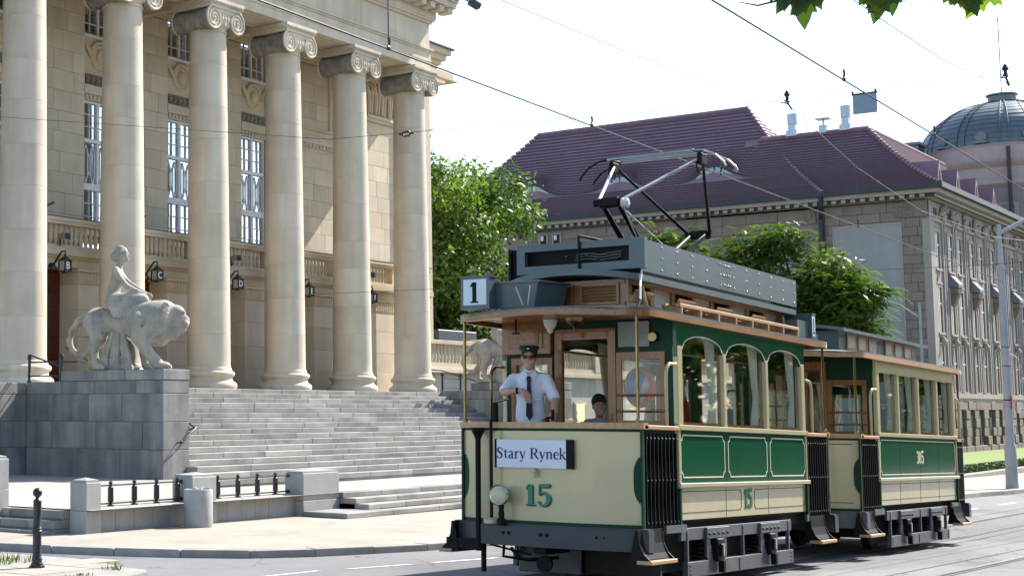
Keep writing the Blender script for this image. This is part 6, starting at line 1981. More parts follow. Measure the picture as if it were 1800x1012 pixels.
P1('step_shadow_board', BLK, lambda m: [m.box(-.12, -.10, 1.75, 2.2, .36, .48), m.box(-.12, .5, 2.1, 2.12, .33, .66)])
# red fire extinguishers inside, seen through the third window
P1('fire_extinguisher', M('extinguisher_red', (.45, .02, .02), rough=.3), lambda m: [m.lathe([(.06, 0), (.065, .02), (.065, .32), (.04, .38), (.02, .40), (.02, .44)], c=(4.95, 1.45, 1.75), n=12)], 50)
# ---- trailer
car2 = empty('trailer_tram', (TX + 7.56, TY, road_z(TX + 7.56) + .012), 'green and cream tram trailer numbered 305 coupled behind the motor tram', 'tram', rot=(0, TILT - .002, 0))
L2, A2, B2 = 6.02, .98, 5.52
make_car(car2, L2, A2, B2, 4, 'plain', '305', False)
truck(car2, 1.50, 4.88, (2.32, 4.05))
P2 = lambda n, m, f, s=None: part(car2, n, m, f, s)
m_ = MB(); xx = .095
P2('dash_line', BLINE, lambda m: [bow(m, .10, .20, -1, .775, .785, th=0.0, y0=.1, y1=2.0, grow=.003), bow(m, .10, .20, -1, 1.60, 1.61, th=0.0, y0=.1, y1=2.0, grow=.003)])
cl2 = P2('clerestory', RGREY, lambda m: [m.box(.85, 5.1, .46, .50, 2.97, 3.30), m.box(.85, 5.1, 1.60, 1.64, 2.97, 3.30), m.box(.85, .90, .50, 1.60, 2.97, 3.30), m.box(5.05, 5.1, .50, 1.60, 2.97, 3.30)])
for i in range(6):
    a = 1.20 + i * .55 + (.35 if i > 2 else 0)
    wbuild(MB().box(a, a + .50, .44, .459, 3.02, 3.06).box(a, a + .50, .44, .459, 3.24, 3.28).box(a, a + .05, .44, .459, 3.06, 3.24).box(a + .45, a + .50, .44, .459, 3.06, 3.24), 'clerestory_frame', WOODV, car2, cl2)
    wbuild(MB().box(a + .05, a + .45, .447, .455, 3.06, 3.24), 'clerestory_pane', M('frosted_pane', (.42, .41, .36), (.3, .29, .25), scale=12, rough=.3), car2, cl2)
wbuild(MB().box(.838, .849, .75, 1.35, 3.03, 3.25), 'clerestory_pane', M('frosted_pane', (.42, .41, .36)), car2, cl2)
P2('clerestory_roof', RGREY, lambda m: deck(m, .66, 5.35, .72, 3.32, .05, .10), 40)
P2('coupling_bar', BLK, lambda m: m.bar((-1.3, 1.05, .45), (.2, 1.05, .45), .08, .08))
# red and blue foil balloon inside the motor car
bal_ = MB(); bal_.ball((0, 0, 0), (.09, .19, .235), 64, 40)
for i, f in enumerate(bal_.f):
    c_ = [sum(bal_.v[j][k] for j in f) / len(f) for k in range(3)]
    rr_ = math.hypot(c_[1] / .19, c_[2] / .235)
    bal_.mi[i] = 0 if rr_ > .78 + .05 * math.sin(c_[2] * 40) else (1 if (c_[1] + c_[2] * .5 + .03 * math.sin(c_[2] * 30)) > -.02 else (2 if math.sin(c_[1] * 55 + c_[2] * 22) > -.3 else 0))
T1 = Matrix.Translation((TX, TY, road_z(TX) + .012)) @ Matrix.Rotation(TILT, 4, 'Y')
bo_ = bal_.build('foil_balloon', [M('balloon_red', (.60, .02, .03), rough=.25, coat=.6), M('balloon_blue', (.03, .09, .42), rough=.25, coat=.6), M('balloon_pink', (.42, .25, .45), rough=.25, coat=.6)], smooth=180)
bo_.location = T1 @ Vector((1.62, .66, 2.19 - .235))
tag(bo_, 'round red and blue foil balloon behind the tram bulkhead window', 'balloon')

# ------------------------------------------------------------------ people on the tram
SKIN = M('skin', (.52, .30, .21), (.46, .25, .17), scale=8, rough=.55, spec=.35)
SHIRT = M('white_shirt', (.74, .75, .82), (.68, .69, .77), scale=3, rough=.85, bump=.25, bscale=9)
NAVY = M('navy_cloth', (.016, .016, .032), (.024, .024, .042), scale=8, rough=.8)
CAPG = M('cap_green_black', (.006, .014, .010), (.010, .022, .016), scale=6, rough=.6)
HAIRD = M('dark_hair', (.012, .008, .006), (.022, .014, .010), scale=20, rough=.6, stretch=(1, 1, .3))
TEE = None


def striped(name, c1, c2, freq):
    m = bpy.data.materials.new(name); m.use_nodes = True; n = m.node_tree.nodes; l = m.node_tree.links
    b = n['Principled BSDF']; b.inputs['Roughness'].default_value = .9
    tc = n.new('ShaderNodeTexCoord'); sx = n.new('ShaderNodeSeparateXYZ'); l.new(tc.outputs['Object'], sx.inputs[0])
    a = n.new('ShaderNodeMath'); a.operation = 'MULTIPLY'; a.inputs[1].default_value = freq; l.new(sx.outputs[2], a.inputs[0])
    f = n.new('ShaderNodeMath'); f.operation = 'SINE'; l.new(a.outputs[0], f.inputs[0])
    g_ = n.new('ShaderNodeMath'); g_.operation = 'GREATER_THAN'; g_.inputs[1].default_value = .2; l.new(f.outputs[0], g_.inputs[0])
    mx = n.new('ShaderNodeMix'); mx.data_type = 'RGBA'; mx.inputs[6].default_value = c1 + (1,); mx.inputs[7].default_value = c2 + (1,)
    l.new(g_.outputs[0], mx.inputs[0]); l.new(mx.outputs[2], b.inputs['Base Color'])
    return m


TEE = striped('striped_tee', (.30, .31, .33), (.20, .21, .24), 110)


def head_solid(S, c, k=1.0, yaw=0):
    """head facing -y, centre c (middle of the skull height), k scale"""
    x, y, z = c
    E_ = lambda dx, dy, dz, rx, ry, rz, kk=.02, op='u': S.ell((x + dx * k, y + dy * k, z + dz * k), (rx * k, ry * k, rz * k), kk * k, op)
    E_(0, .012, .03, .077, .095, .10, 0)
    E_(0, -.02, -.05, .062, .072, .078, .03)
    E_(0, -.055, -.095, .034, .034, .03, .025)
    E_(0, -.088, .004, .013, .02, .03, .015); E_(0, -.103, -.018, .016, .016, .013, .012)
    E_(0, -.083, -.058, .026, .014, .007, .008); E_(0, -.081, -.070, .022, .014, .008, .006)
    for s in (-1, 1):
        E_(s * .031, -.083, .022, .017, .012, .010, .008, 's'); E_(s * .031, -.078, .022, .012, .012, .009, .003)
        S.cap((x + s * .014 * k, y - .090 * k, z + .042 * k), (x + s * .048 * k, y - .080 * k, z + .044 * k), .008 * k, .006 * k, .012 * k)
        E_(s * .079, .012, -.005, .010, .022, .034, .008); E_(s * .045, -.055, -.03, .025, .03, .025, .02)
    return S


def hand(S, w, tip_dir, side_dir, palm_n, L=.18, curl=.5):
    """palm + five fingers. w wrist, tip_dir along the fingers, side_dir towards the thumb, palm_n palm normal"""
    w = Vector(w); t = Vector(tip_dir).normalized(); s = Vector(side_dir).normalized(); n = Vector(palm_n).normalized()
    for i in range(4):
        o = (i - 1.5) * .019
        a = w + s * o * .6; b = w + t * (.42 * L) + s * o
        S.cap(a, b, .017, .014, .012)
        fl = (.46, .53, .50, .38)[3 - i] * L
        j1 = b + t * fl * .45 + n * fl * .15 * curl; d2 = (t + n * 1.0 * curl).normalized(); j2 = j1 + d2 * fl * .33; d3 = (t + n * 2.2 * curl).normalized(); j3 = j2 + d3 * fl * .25
        S.chain([b, j1, j2, j3], [.0115, .0105, .0095, .008], .004)
    th = w + s * .032 + t * .02
    S.chain([w + s * .012 + t * .01, th + t * .018 + s * .008, th + t * .05 + s * .02 + n * .012 * curl, th + t * .078 + s * .014 + n * .03 * curl], [.018, .015, .0115, .009], .008)


# driver: local frame, faces -y, x to his left, z = 0 on the platform floor
FLZ = .74
drv = empty('person', T1 @ Vector((.60, 1.51, FLZ + .055)), 'tram driver in white short-sleeved shirt, navy tie, peaked cap and sunglasses', 'person', rot=(0, 0, R(-68)))
hc = (0.0, -.02, 1.69)
S = Solid((-.42, -.48, -.09), (.42, .28, 1.90), .0105)
head_solid(S, hc, 1.0)
S.cap((0, .01, 1.61), (0, .02, 1.50), .056, .064, .02)
S.ell((0, .02, 1.36), (.165, .10, .20), .05); S.ell((0, .02, 1.10), (.15, .10, .18), .06)
S.cap((-.16, .02, 1.46), (.16, .02, 1.46), .06, .06, .05)
S.chain([(-.195, .02, 1.455), (-.275, -.13, 1.315), (-.20, -.28, 1.315), (-.07, -.325, 1.325)], [.058, .044, .038, .028], .02)
hand(S, (-.055, -.33, 1.325), (.55, -.1, -.85), (.6, .5, .3), (-.2, .6, -.3), curl=.35)
S.chain([(.195, .02, 1.455), (.275, -.08, 1.22), (.285, -.24, 1.09), (.28, -.30, 1.06)], [.058, .045, .036, .028], .02)
hand(S, (.28, -.305, 1.055), (-.1, -.75, -.35), (-.6, -.2, .6), (.1, .4, -.9), curl=1.1)
for s in (-1, 1): S.chain([(s * .09, .02, .98), (s * .10, .0, .52), (s * .10, .04, .05)], [.085, .062, .045], .03); S.chain([(s * .10, .04, .0), (s * .11, -.14, -.015)], [.045, .04], .02)
S.mb().build('body', SKIN, drv, smooth=180, local=True, fix=False)
S = Solid((-.42, -.36, .80), (.42, .28, 1.62), .0105)
S.ell((0, .02, 1.36), (.172, .115, .205), 0); S.ell((0, .015, 1.10), (.163, .118, .22), .07); S.cap((-.145, .02, 1.458), (.145, .02, 1.458), .064, .064, .05)
S.chain([(-.18, .02, 1.455), (-.262, -.105, 1.335)], [.070, .069], .03)
S.chain([(.18, .02, 1.455), (.262, -.06, 1.26)], [.070, .068], .03)
for i, (x0, z0, x1, z1) in enumerate(((-.13, 1.40, -.05, 1.16), (.12, 1.42, .06, 1.18), (-.15, 1.10, .1, 1.03), (.15, 1.14, .0, 1.0), (-.10, 1.3, -.14, 1.02))):
    S.chain([(x0, -.105, z0), (x1, -.115, z1)], [.010, .013], .018, 's')
S.cap((-.33, -.20, 1.29), (-.255, -.10, 1.34), .030, .02, .01, 's')
S.ell((0, .015, .96), (.16, .118, .20), .05)
S.below(.84)
S.mb().build('shirt', SHIRT, drv, smooth=180, local=True, fix=False)
mb = MB()
for s in (-1, 1):
    mb.add([(s * .012, -.082, 1.505), (s * .07, -.045, 1.56), (s * .085, -.06, 1.50), (s * .055, -.112, 1.435), (s * .012, -.070, 1.51), (s * .07, -.033, 1.565), (s * .085, -.048, 1.505), (s * .055, -.098, 1.44)], [(0, 1, 2, 3), (7, 6, 5, 4), (0, 4, 5, 1), (1, 5, 6, 2), (2, 6, 7, 3), (3, 7, 4, 0)])
mb.lathe([(.066, 1.50), (.070, 1.535), (.066, 1.57), (.060, 1.57)], c=(0, .015, 0), n=18, cap=False); mb.box(.045, .125, -.132, -.122, 1.22, 1.235); mb.build('collar', SHIRT, drv, local=True)
mb = MB(); mb.add([(-.018, -.100, 1.49), (.018, -.100, 1.49), (.024, -.118, 1.455), (-.024, -.118, 1.455), (-.038, -.150, 1.05), (.038, -.150, 1.05), (0, -.150, .99), (-.02, -.136, 1.40), (.02, -.136, 1.40), (-.024, -.138, 1.36), (.024, -.138, 1.36)], [(0, 1, 2, 3), (3, 2, 8, 7), (7, 8, 10, 9), (9, 10, 5, 4), (4, 5, 6)])
so_ = mb.build('tie', NAVY, drv, local=True); md_ = so_.modifiers.new('thick', 'SOLIDIFY'); md_.thickness = .010
mb = MB()
for s in (-1, 1): mb.bar((s * .10, .01, 1.532), (s * .215, .015, 1.512), .045, .010)
mb.build('epaulettes', NAVY, drv, local=True)
mb = MB(); mb.lathe([(.088, 1.720), (.090, 1.745), (.090, 1.770), (.112, 1.807), (.118, 1.820), (.10, 1.833), (.05, 1.838), (.0, 1.839)], c=(0, -.005, 0), n=28); mb.build('cap', CAPG, drv, smooth=50, local=True)
mb = MB()
vs = []
for i in range(13):
    a = math.pi * (1.12 + .76 * i / 12)
    vs += [(.088 * math.cos(a), -.005 + .092 * math.sin(a), 1.727), (.100 * math.cos(a), -.012 + .150 * math.sin(a), 1.701)]
mb.add(vs, [(2 * i, 2 * i + 1, 2 * i + 3, 2 * i + 2) for i in range(12)]); vz = mb.build('cap_visor', M('patent_black', (.006, .006, .006), rough=.15, coat=1), drv, local=True); md_ = vz.modifiers.new('thick', 'SOLIDIFY'); md_.thickness = .006
mb = MB(); mb.lathe([(.083, 1.66), (.089, 1.69), (.089, 1.725)], c=(0, .006, 0), n=16, cap=False, a0=-.35, a1=math.pi + .35); hr_ = mb.build('hair', HAIRD, drv, local=True); md_ = hr_.modifiers.new('thick', 'SOLIDIFY'); md_.thickness = .012
mb = MB(); mb.ball((0, -.117, 1.798), (.016, .008, .012), 10, 6); mb.ball((-.012, -.095, 1.755), (.004, .004, .004), 6, 4); mb.build('cap_badge', CHROME, drv, local=True)
mb = MB()
for s in (-1, 1):
    mb.ball((s * .036, -.106, 1.707), (.033, .009, .023), 14, 8); mb.tube([(s * .062, -.10, 1.713), (s * .084, .0, 1.707)], .003, 5)
mb.tube([(-.01, -.112, 1.713), (.01, -.112, 1.713)], .003, 5); mb.build('sunglasses', M('dark_lens', (.004, .004, .005), rough=.06, coat=1), drv, smooth=60, local=True)
mb = MB(); mb.lathe([(.036, -.012), (.036, .012)], c=(0, 0, 0), n=16, axis='x', cap=False); mb.xf(Matrix.Translation((-.115, -.312, 1.322))); wt = mb.build('wristwatch', BLK, drv, local=True); md_ = wt.modifiers.new('thick', 'SOLIDIFY'); md_.thickness = .006
mb = MB()
for s in (-1, 1): mb.tube([(s * .075, .02, .92), (s * .10, .0, .50), (s * .10, .03, .02)], [.10, .085, .075], 14)
mb.lathe([(.13, .80), (.135, .90)], c=(0, .02, 0), n=20); mb.build('trousers', NAVY, drv, smooth=60, local=True)

# boy standing in the saloon doorway
bz = .74
boy = empty('person', T1 @ Vector((1.58, 1.13, bz)), 'dark-haired boy in a grey striped t-shirt in the tram doorway', 'person', rot=(0, 0, R(-58)))
H_ = 1.36
S = Solid((-.30, -.26, -.02), (.30, .24, 1.46), .0105)
head_solid(S, (0, -.01, 1.23), .93)
S.cap((0, .01, 1.16), (0, .02, 1.06), .042, .048, .02); S.ell((0, .02, .93), (.115, .075, .16), .04); S.ell((0, .02, .74), (.11, .075, .14), .05); S.cap((-.11, .02, 1.03), (.11, .02, 1.03), .042, .042, .04)
for s in (-1, 1):
    S.chain([(s * .14, .02, 1.02), (s * .185, .02, .83), (s * .17, -.09, .68)], [.042, .033, .024], .02)
    hand(S, (s * .165, -.10, .67), (0, -.5, -.8), (-s, 0, 0), (0, .8, -.2), L=.13, curl=.5)
    S.chain([(s * .065, .02, .64), (s * .07, .0, .36), (s * .07, .03, .07)], [.07, .05, .035], .03); S.chain([(s * .07, .03, .04), (s * .075, -.10, .025)], [.035, .03], .02)
S.mb().build('body', SKIN, boy, smooth=180, local=True, fix=False)
S = Solid((-.28, -.18, .60), (.28, .2, 1.14), .0105)
S.ell((0, .02, .93), (.135, .095, .17), 0); S.ell((0, .02, .74), (.132, .095, .15), .05); S.cap((-.11, .02, 1.035), (.11, .02, 1.035), .052, .052, .04)
for s in (-1, 1): S.chain([(s * .135, .02, 1.025), (s * .18, .02, .90)], [.058, .056], .02)
S.below(.62); S.mb().build('t_shirt', TEE, boy, smooth=180, local=True, fix=False)
S = Solid((-.13, -.16, 1.12), (.13, .16, 1.42), .0095)
S.ell((0, .02, 1.285), (.086, .10, .098), 0); rg = random.Random(6)
for i in range(26):
    a = rg.uniform(0, 6.28); e_ = rg.uniform(.1, 1.0)
    S.ell((.07 * math.cos(a) * e_, .02 + .085 * math.sin(a) * e_, 1.335 - .05 * e_ + rg.uniform(-.01, .01)), (.026, .026, .022), .012)
for i in range(5): S.chain([(-.05 + .025 * i, -.055, 1.345), (-.052 + .026 * i, -.088, 1.295)], [.018, .009], .012)
S.ell((0, -.095, 1.20), (.058, .07, .075), .015, 's')
S.mb().build('hair', HAIRD, boy, smooth=180, local=True, fix=False)
mb = MB()
for s in (-1, 1): mb.tube([(s * .062, .02, .66), (s * .07, .0, .40)], [.088, .07], 12)
mb.build('shorts', NAVY, boy, smooth=60, local=True)

# ------------------------------------------------------------------ terrace beside the theatre
rng = random.Random(31)
tw = empty('terrace_wall', (60, 27.2, 0), 'pale stone terrace wall with a balustrade, right of the theatre', 'wall')
PALE = M('pale_plaster', (.52, .49, .43), (.46, .43, .37), scale=1, rough=.85, bump=.06, bscale=30, streak=.12)
mb = MB(); mb.box(45.3, 84, 27.2, 28.2, -.6, 2.98); mb.build('wall_face', PALE, tw)
mb = MB(); mb.box(45.3, 84, 26.98, 28.2, 2.98, 3.10); mb.box(45.3, 84, 27.08, 28.2, 3.10, 3.2); mb.build('wall_cornice', LIME, tw)
mb = MB(); mb.box(45.3, 84, 27.12, 27.42, 3.2, 3.33); mb.build('balustrade_plinth', LIME, tw)
mb = MB(); mb.box(45.3, 84, 27.08, 27.46, 3.98, 4.12, .01); mb.build('balustrade_rail', LIME, tw)
b1 = None; u = 45.5; k = 0
while u < 83.5:
    if k % 18 == 17:
        mb = MB(); mb.box(u - .1, u + .55, 27.06, 27.48, 3.2, 4.24, .02); mb.build('balustrade_pier', LIME, tw); u += .75
    else:
        if b1 is None:
            mb = MB(); mb.lathe([(.08, 0), (.07, .05), (.095, .16), (.10, .24), (.065, .42), (.06, .52), (.08, .6), (.08, .66)], c=(u, 27.27, 3.325), n=8); b1 = mb.build('baluster', LIME, tw, smooth=50); bu = u
        else:
            o = b1.copy(); COL.objects.link(o); o.location = (b1.location.x + u - bu, b1.location.y, b1.location.z)
        u += .24
    k += 1
for i in range(6):
    u = 53.5 + i * 4.2
    w_ = MB(); w_.box(u - .45, u + .45, 27.14, 27.198, .9, 2.0); wf = w_.build('wall_panel', LIME, tw)
    mb = MB(); mb.box(u - .36, u + .36, 27.10, 27.139, .98, 1.92); mb.build('panel_pane', PANE if i % 2 else PALE, wf)
# street-level objects by the terrace seen behind the front pole
sgn = empty('parked_truck_roof', (55.0, 29.6, 2.0), 'dark grey box roof and orange load seen above the terrace rail', 'cart')
mb = MB(); mb.box(50.6, 53.6, 29.5, 30.6, 4.3, 4.75, .03); mb.build('roof_panel', M('dark_grey_metal', (.05, .06, .07), rough=.5), sgn)
mb = MB(); mb.box(50.8, 50.9, 29.6, 29.7, 2.9, 4.3); mb.box(53.3, 53.4, 29.6, 29.7, 2.9, 4.3); mb.build('posts', IRON, sgn)
S = Solid((-.6, -.4, -.1), (.6, .4, .8), .04)
rg = random.Random(3)
for i in range(12): S.ell((rg.uniform(-.35, .35), rg.uniform(-.15, .15), rg.uniform(.1, .5)), (.2, .2, .17), .05)
o = S.mb().build('orange_awning', M('orange_cloth', (.55, .13, .03), (.42, .09, .02), scale=6, rough=.8), sgn, smooth=180, local=True, fix=False); o.location = Vector((52.6, 29.4, 3.75)) - Vector((55.0, 29.6, 2.0)) + o.location

# ------------------------------------------------------------------ stone college building with tiled roofs
CB = empty('college_building', (95, 35, -1.2), 'large stone building with steep purple-brown tiled roofs and eyebrow dormers', 'building')
SAND = M('grey_sandstone', (.265, .205, .17), (.205, .158, .132), scale=.5, rough=.88, bump=.1, bscale=12, rnd=.09, streak=.1)
SANDL = M('pale_sandstone', (.365, .315, .27), (.31, .268, .23), scale=.8, rough=.88, rnd=.06, streak=.1)
RENDER_ = M('grey_render', (.32, .315, .30), (.28, .275, .265), scale=.6, rough=.9, streak=.08)
PLUM = M('plum_plaster', (.285, .245, .225), (.245, .21, .195), scale=.8, rough=.88, streak=.1, rnd=.05)
LU, LV0, LV1 = 87.1, 20.8, 54.0
mb = MB(); mb.box(LU + .1, 112, LV0 + .1, 34, -2, 13.0); mb.box(LU + .1, 106, 26.2, LV1, -2, 13.0); cbw = mb.build('wall_core', M('core_stone', (.15, .125, .11), rough=.9), CB)
panel_r = lambda v, z: 22.2 < v < 25.65 and 2.0 < z < 11.85
n = 0


def blocks_u(v0, v1, z0, z1, ch, ln, skip=None, seed=1, mat=SAND):
    rg = random.Random(seed); rows = round((z1 - z0) / ch); h = (z1 - z0) / rows
    for r in range(rows):
        a = v0; first = True
        while a < v1 - .05:
            b = min(v1, a + ln * rg.uniform(.75, 1.3) * (.5 if first and r % 2 else 1)); first = False
            if v1 - b < ln * .3: b = v1
            if not (skip and skip((a + b) / 2, z0 + h * (r + .5))):
                mb = MB(); mb.box(LU - rg.uniform(0, .02), LU + .2, a + .007, b - .007, z0 + h * r + .007, z0 + h * (r + 1) - .007, .015); mb.build('stone_block', mat, cbw)
            a = b


blocks_u(LV0, 22.15, 1.0, 12.0, .5, .7, seed=3)
blocks_u(22.15, 26.1, 11.85, 12.9, .52, 1.2, seed=4)
blocks_u(25.65, 26.1, 1.0, 11.85, .5, .5, seed=5)
blocks_u(26.4, 44.2, 9.4, 12.9, .58, 1.5, seed=6)
mb = MB(); mb.box(LU - .04, LU + .2, LV0, 22.15, 12.02, 12.9); mb.build('frieze', SAND, CB)
mb = MB(); mb.box(LU - .03, LU + .1, 22.2, 25.62, 0, 11.72); mb.build('rendered_panel', RENDER_, CB)
mb = MB(); mb.box(LU - .06, LU + .1, 22.12, 25.7, 11.72, 11.82); mb.box(LU - .06, LU + .1, 22.12, 22.2, 0, 11.72); mb.box(LU - .06, LU + .1, 25.62, 25.7, 0, 11.72); mb.build('panel_border', SANDL, CB)
mb = MB(); mb.box(LU - .03, LU + .1, 27.6, 29.6, 8, 11.3); mb.build('rendered_panel', RENDER_, CB)
mb = MB(); mb.box(LU - .03, LU + .1, 44.2, LV1, 6, 12.9); mb.build('plain_wall', SAND, CB)
for v in (42.2, 43.1):       # pair of small attic lights
    mb = MB(); mb.box(LU - .07, LU - .022, v - .32, v + .32, 11.95, 12.75); f_ = mb.build('attic_light', SANDL, CB)
    mb = MB(); mb.box(LU - .085, LU - .071, v - .2, v + .2, 12.05, 12.65); mb.build('pane', DARKROOM, f_)
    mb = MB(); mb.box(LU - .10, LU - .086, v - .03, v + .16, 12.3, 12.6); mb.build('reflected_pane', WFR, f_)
for v in (22.0, 27.0, 37.5):  # carved panels under the eaves
    mb = MB(); mb.box(LU - .10, LU - .022, v - .45, v + .45, 12.05, 12.85, .03); c_ = mb.build('carved_panel', SAND, CB)
    rg = random.Random(int(v)); mb = MB()
    for i in range(14): mb.ball((LU - .12, v + rg.uniform(-.35, .35), 12.45 + rg.uniform(-.3, .3)), (.06, rg.uniform(.05, .12), rg.uniform(.05, .12)), 6, 5)
    mb.build('carving', SAND, c_)
# right face (towards the street)
RV = LV0
mb = MB(); mb.box(LU, 112, RV, RV + .1, 2.4, 12.95); mb.build('street_wall', PLUM, CB)
mb = MB(); mb.box(LU - .02, LU + .85, RV - .08, RV + .3, 2.6, 11.9, .01); mb.build('corner_strip', SANDL, CB)
mb = MB(); mb.box(LU, 112, RV - .15, RV, 2.35, 2.62); mb.box(LU, 112, RV - .10, RV, 2.20, 2.35); mb.build('plinth_course', SANDL, CB)
mb = MB(); mb.box(LU, 112, RV - .10, RV, 11.85, 12.0); mb.build('string_course', SANDL, CB)
rg = random.Random(17)
wu = [88.55, 91.3, 93.3, 96.2, 98.3, 101.3, 103.5, 106.8, 109.3]
for r in range(7):           # rusticated basement blocks
    z0 = -1.3 + .5 * r; a = LU
    while a < 112:
        b = min(112, a + rg.uniform(.8, 1.25) * (.6 if (r % 2 and a == LU) else 1))
        mid = (a + b) / 2; zc = z0 + .25
        if not any(abs(mid - (w + .5)) < .62 and -.4 < zc < 1.75 for w in [89.2 + 2.35 * i for i in range(9)]):
            mb = MB(); mb.box(a + .006, b - .006, RV - .08 - rg.uniform(0, .05), RV + .1, z0 + .006, z0 + .494, .025); mb.build('rusticated_block', SAND, cbw)
        a = b
for i in range(9):
    u = 89.7 + 2.35 * i
    mb = MB(); mb.box(u - .36, u + .36, RV + .0, RV + .04, -.45, 1.72); mb.build('basement_light', DARKROOM, CB)


def cwin(u, z0, z1, w, kind):
    f = MB(); f.box(u - w / 2 - .16, u - w / 2, RV - .07, RV + .02, z0 - .05, z1 + .12); f.box(u + w / 2, u + w / 2 + .16, RV - .07, RV + .02, z0 - .05, z1 + .12)
    f.box(u - w / 2, u + w / 2, RV - .07, RV + .02, z1, z1 + .16); f.box(u - w / 2 - .22, u + w / 2 + .22, RV - .13, RV + .02, z0 - .17, z0 - .05)
    if kind == 'arch': f.box(u - w / 2 - .2, u + w / 2 + .2, RV - .10, RV, z1 + .16, z1 + .26); f.prism([(u - .35, z1 + .26), (u + .35, z1 + .26), (u + .2, z1 + .48), (u - .2, z1 + .48)], RV - .09, RV)
    if kind == 'urn': f.tube([(u, RV - .12, z1 + .05), (u, RV - .14, z1 + .25), (u, RV - .12, z1 + .5)], [.12, .24, .1], 8); f.box(u - w / 2 - .2, u + w / 2 + .2, RV - .12, RV, z1 + .1, z1 + .2)
    wn = f.build('window', SANDL, CB)
    g = MB(); g.box(u - w / 2, u + w / 2, RV - .012, RV - .004, z0 - .05, z1); g.build('pane', M('college_glass', (.035, .036, .04), (.05, .05, .055), scale=3, rough=.15, spec=.5), wn)
    g = MB(); g.box(u - .03, u + .03, RV - .03, RV - .013, z0, z1); g.box(u - w / 2, u + w / 2, RV - .03, RV - .013, z0 + (z1 - z0) * .62, z0 + (z1 - z0) * .62 + .07); g.box(u - w / 2, u - w / 2 + .09, RV - .035, RV - .013, z0, z1); g.build('sash', WFR, wn)


for i, u in enumerate(wu):
    cwin(u, 9.35, 11.3, .85, 'plain'); cwin(u, 5.9, 8.3, .85, 'arch' if i % 2 == 0 else 'plain'); cwin(u, 2.75, 5.1, .75, 'urn')
    if i < 8:
        p = (wu[i] + wu[i + 1]) / 2
        for dx in (-.2, .2):
            mb = MB(); mb.box(p + dx - .09, p + dx + .09, RV - .09, RV, 2.64, 11.84); mb.build('pilaster', SANDL if dx < 0 else PLUM, CB)
        if i % 2 == 1:    # small roofed niche between the floors
            mb = MB(); q = wu[i] + .1
            mb.add([(q - .55, RV - .02, 9.2), (q + .55, RV - .02, 9.2), (q + .55, RV - .5, 8.6), (q - .55, RV - .5, 8.6), (q - .55, RV - .02, 8.45), (q + .55, RV - .02, 8.45), (q + .55, RV - .5, 8.42), (q - .55, RV - .5, 8.42)], [(0, 1, 2, 3), (4, 7, 6, 5), (0, 3, 7, 4), (1, 5, 6, 2), (3, 2, 6, 7), (0, 4, 5, 1)])
            h_ = mb.build('hood', M('hood_slate', (.17, .18, .20), (.14, .15, .165), scale=4, rough=.7), CB)
            mb = MB(); mb.box(q - .42, q + .42, RV - .42, RV - .02, 8.12, 8.41); mb.prism([(RV - .45, 8.12), (RV - .02, 8.12), (RV - .02, 7.4), (RV - .15, 7.4)], q - .25, q + .25, plane='yz'); mb.build('bracket', SAND, h_)
    mb = MB(); mb.box(u - .32, u - .08, RV - .02, RV - .004, 12.15, 12.6); mb.box(u + .08, u + .32, RV - .02, RV - .004, 12.15, 12.6); mb.build('slit_lights', DARKROOM, CB)
    if i < 8:
        p = (wu[i] + wu[i + 1]) / 2; mb = MB(); rg2 = random.Random(i)
        for k in range(12): mb.ball((p + rg2.uniform(-.5, .5), RV - .10, 12.35 + rg2.uniform(-.4, .4)), (rg2.uniform(.1, .2), .14, rg2.uniform(.1, .22)), 6, 5)
        mb.build('cartouche', SANDL, CB)
# cornice, dentils, gutter
mb = MB()
mb.box(LU - .35, LU, LV0 - .35, LV1, 12.98, 13.2); mb.box(LU - .75, LU, LV0 - .75, LV1, 13.2, 13.42); mb.box(LU, 112.3, LV0 - .35, LV0, 12.98, 13.2); mb.box(LU, 112.6, LV0 - .75, LV0, 13.2, 13.42)
mb.build('cornice', SANDL, CB)
rg = random.Random(2); v = LV0 + .1
while v < 44.5:
    mb = MB(); mb.box(LU - .62, LU - .36, v - .12, v + .12, 13.0, 13.19); mb.build('dentil', SANDL, CB); v += .5
GUT = M('gutter_dark', (.025, .028, .035), (.04, .042, .05), scale=3, rough=.5, metal=.2)
mb = MB(); mb.box(LU - 1.0, LU - .72, LV0 - 1.0, LV1, 13.42, 13.70); mb.box(LU - .72, 112.8, LV0 - 1.0, LV0 - .72, 13.42, 13.70); mb.build('gutter', GUT, CB)
mb = MB(); mb.box(LU - .5, 99.5, 26.3, 52.8, 13.0, 13.75); mb.box(LU - .5, 112.2, LV0 - .5, 26.29, 13.0, 13.7); mb.build('eaves_core', GUT, CB)
mb = MB(); mb.tube([(LU - .85, 26.0, 13.45), (LU - .7, 26.05, 13.0), (LU - .15, 26.25, 12.3), (LU - .15, 26.25, 0)], .13, 8); mb.build('downpipe', GUT, CB)
mb = MB(); mb.tube([(110.6, RV - .85, 13.4), (110.6, RV - .2, 12.6), (110.6, RV - .15, 0)], .13, 8); mb.build('downpipe', GUT, CB)
# tiled roofs with overlapping courses
TILE = M('plum_roof_tile', (.25, .148, .178), (.17, .10, .122), scale=.7, rough=.5, bump=.08, bscale=6, spec=.4)
TILE_SHADE = M('tile_lip_shade', (.095, .055, .07), rough=.9)  # dark riser colour paints the shadow gap under each tile course


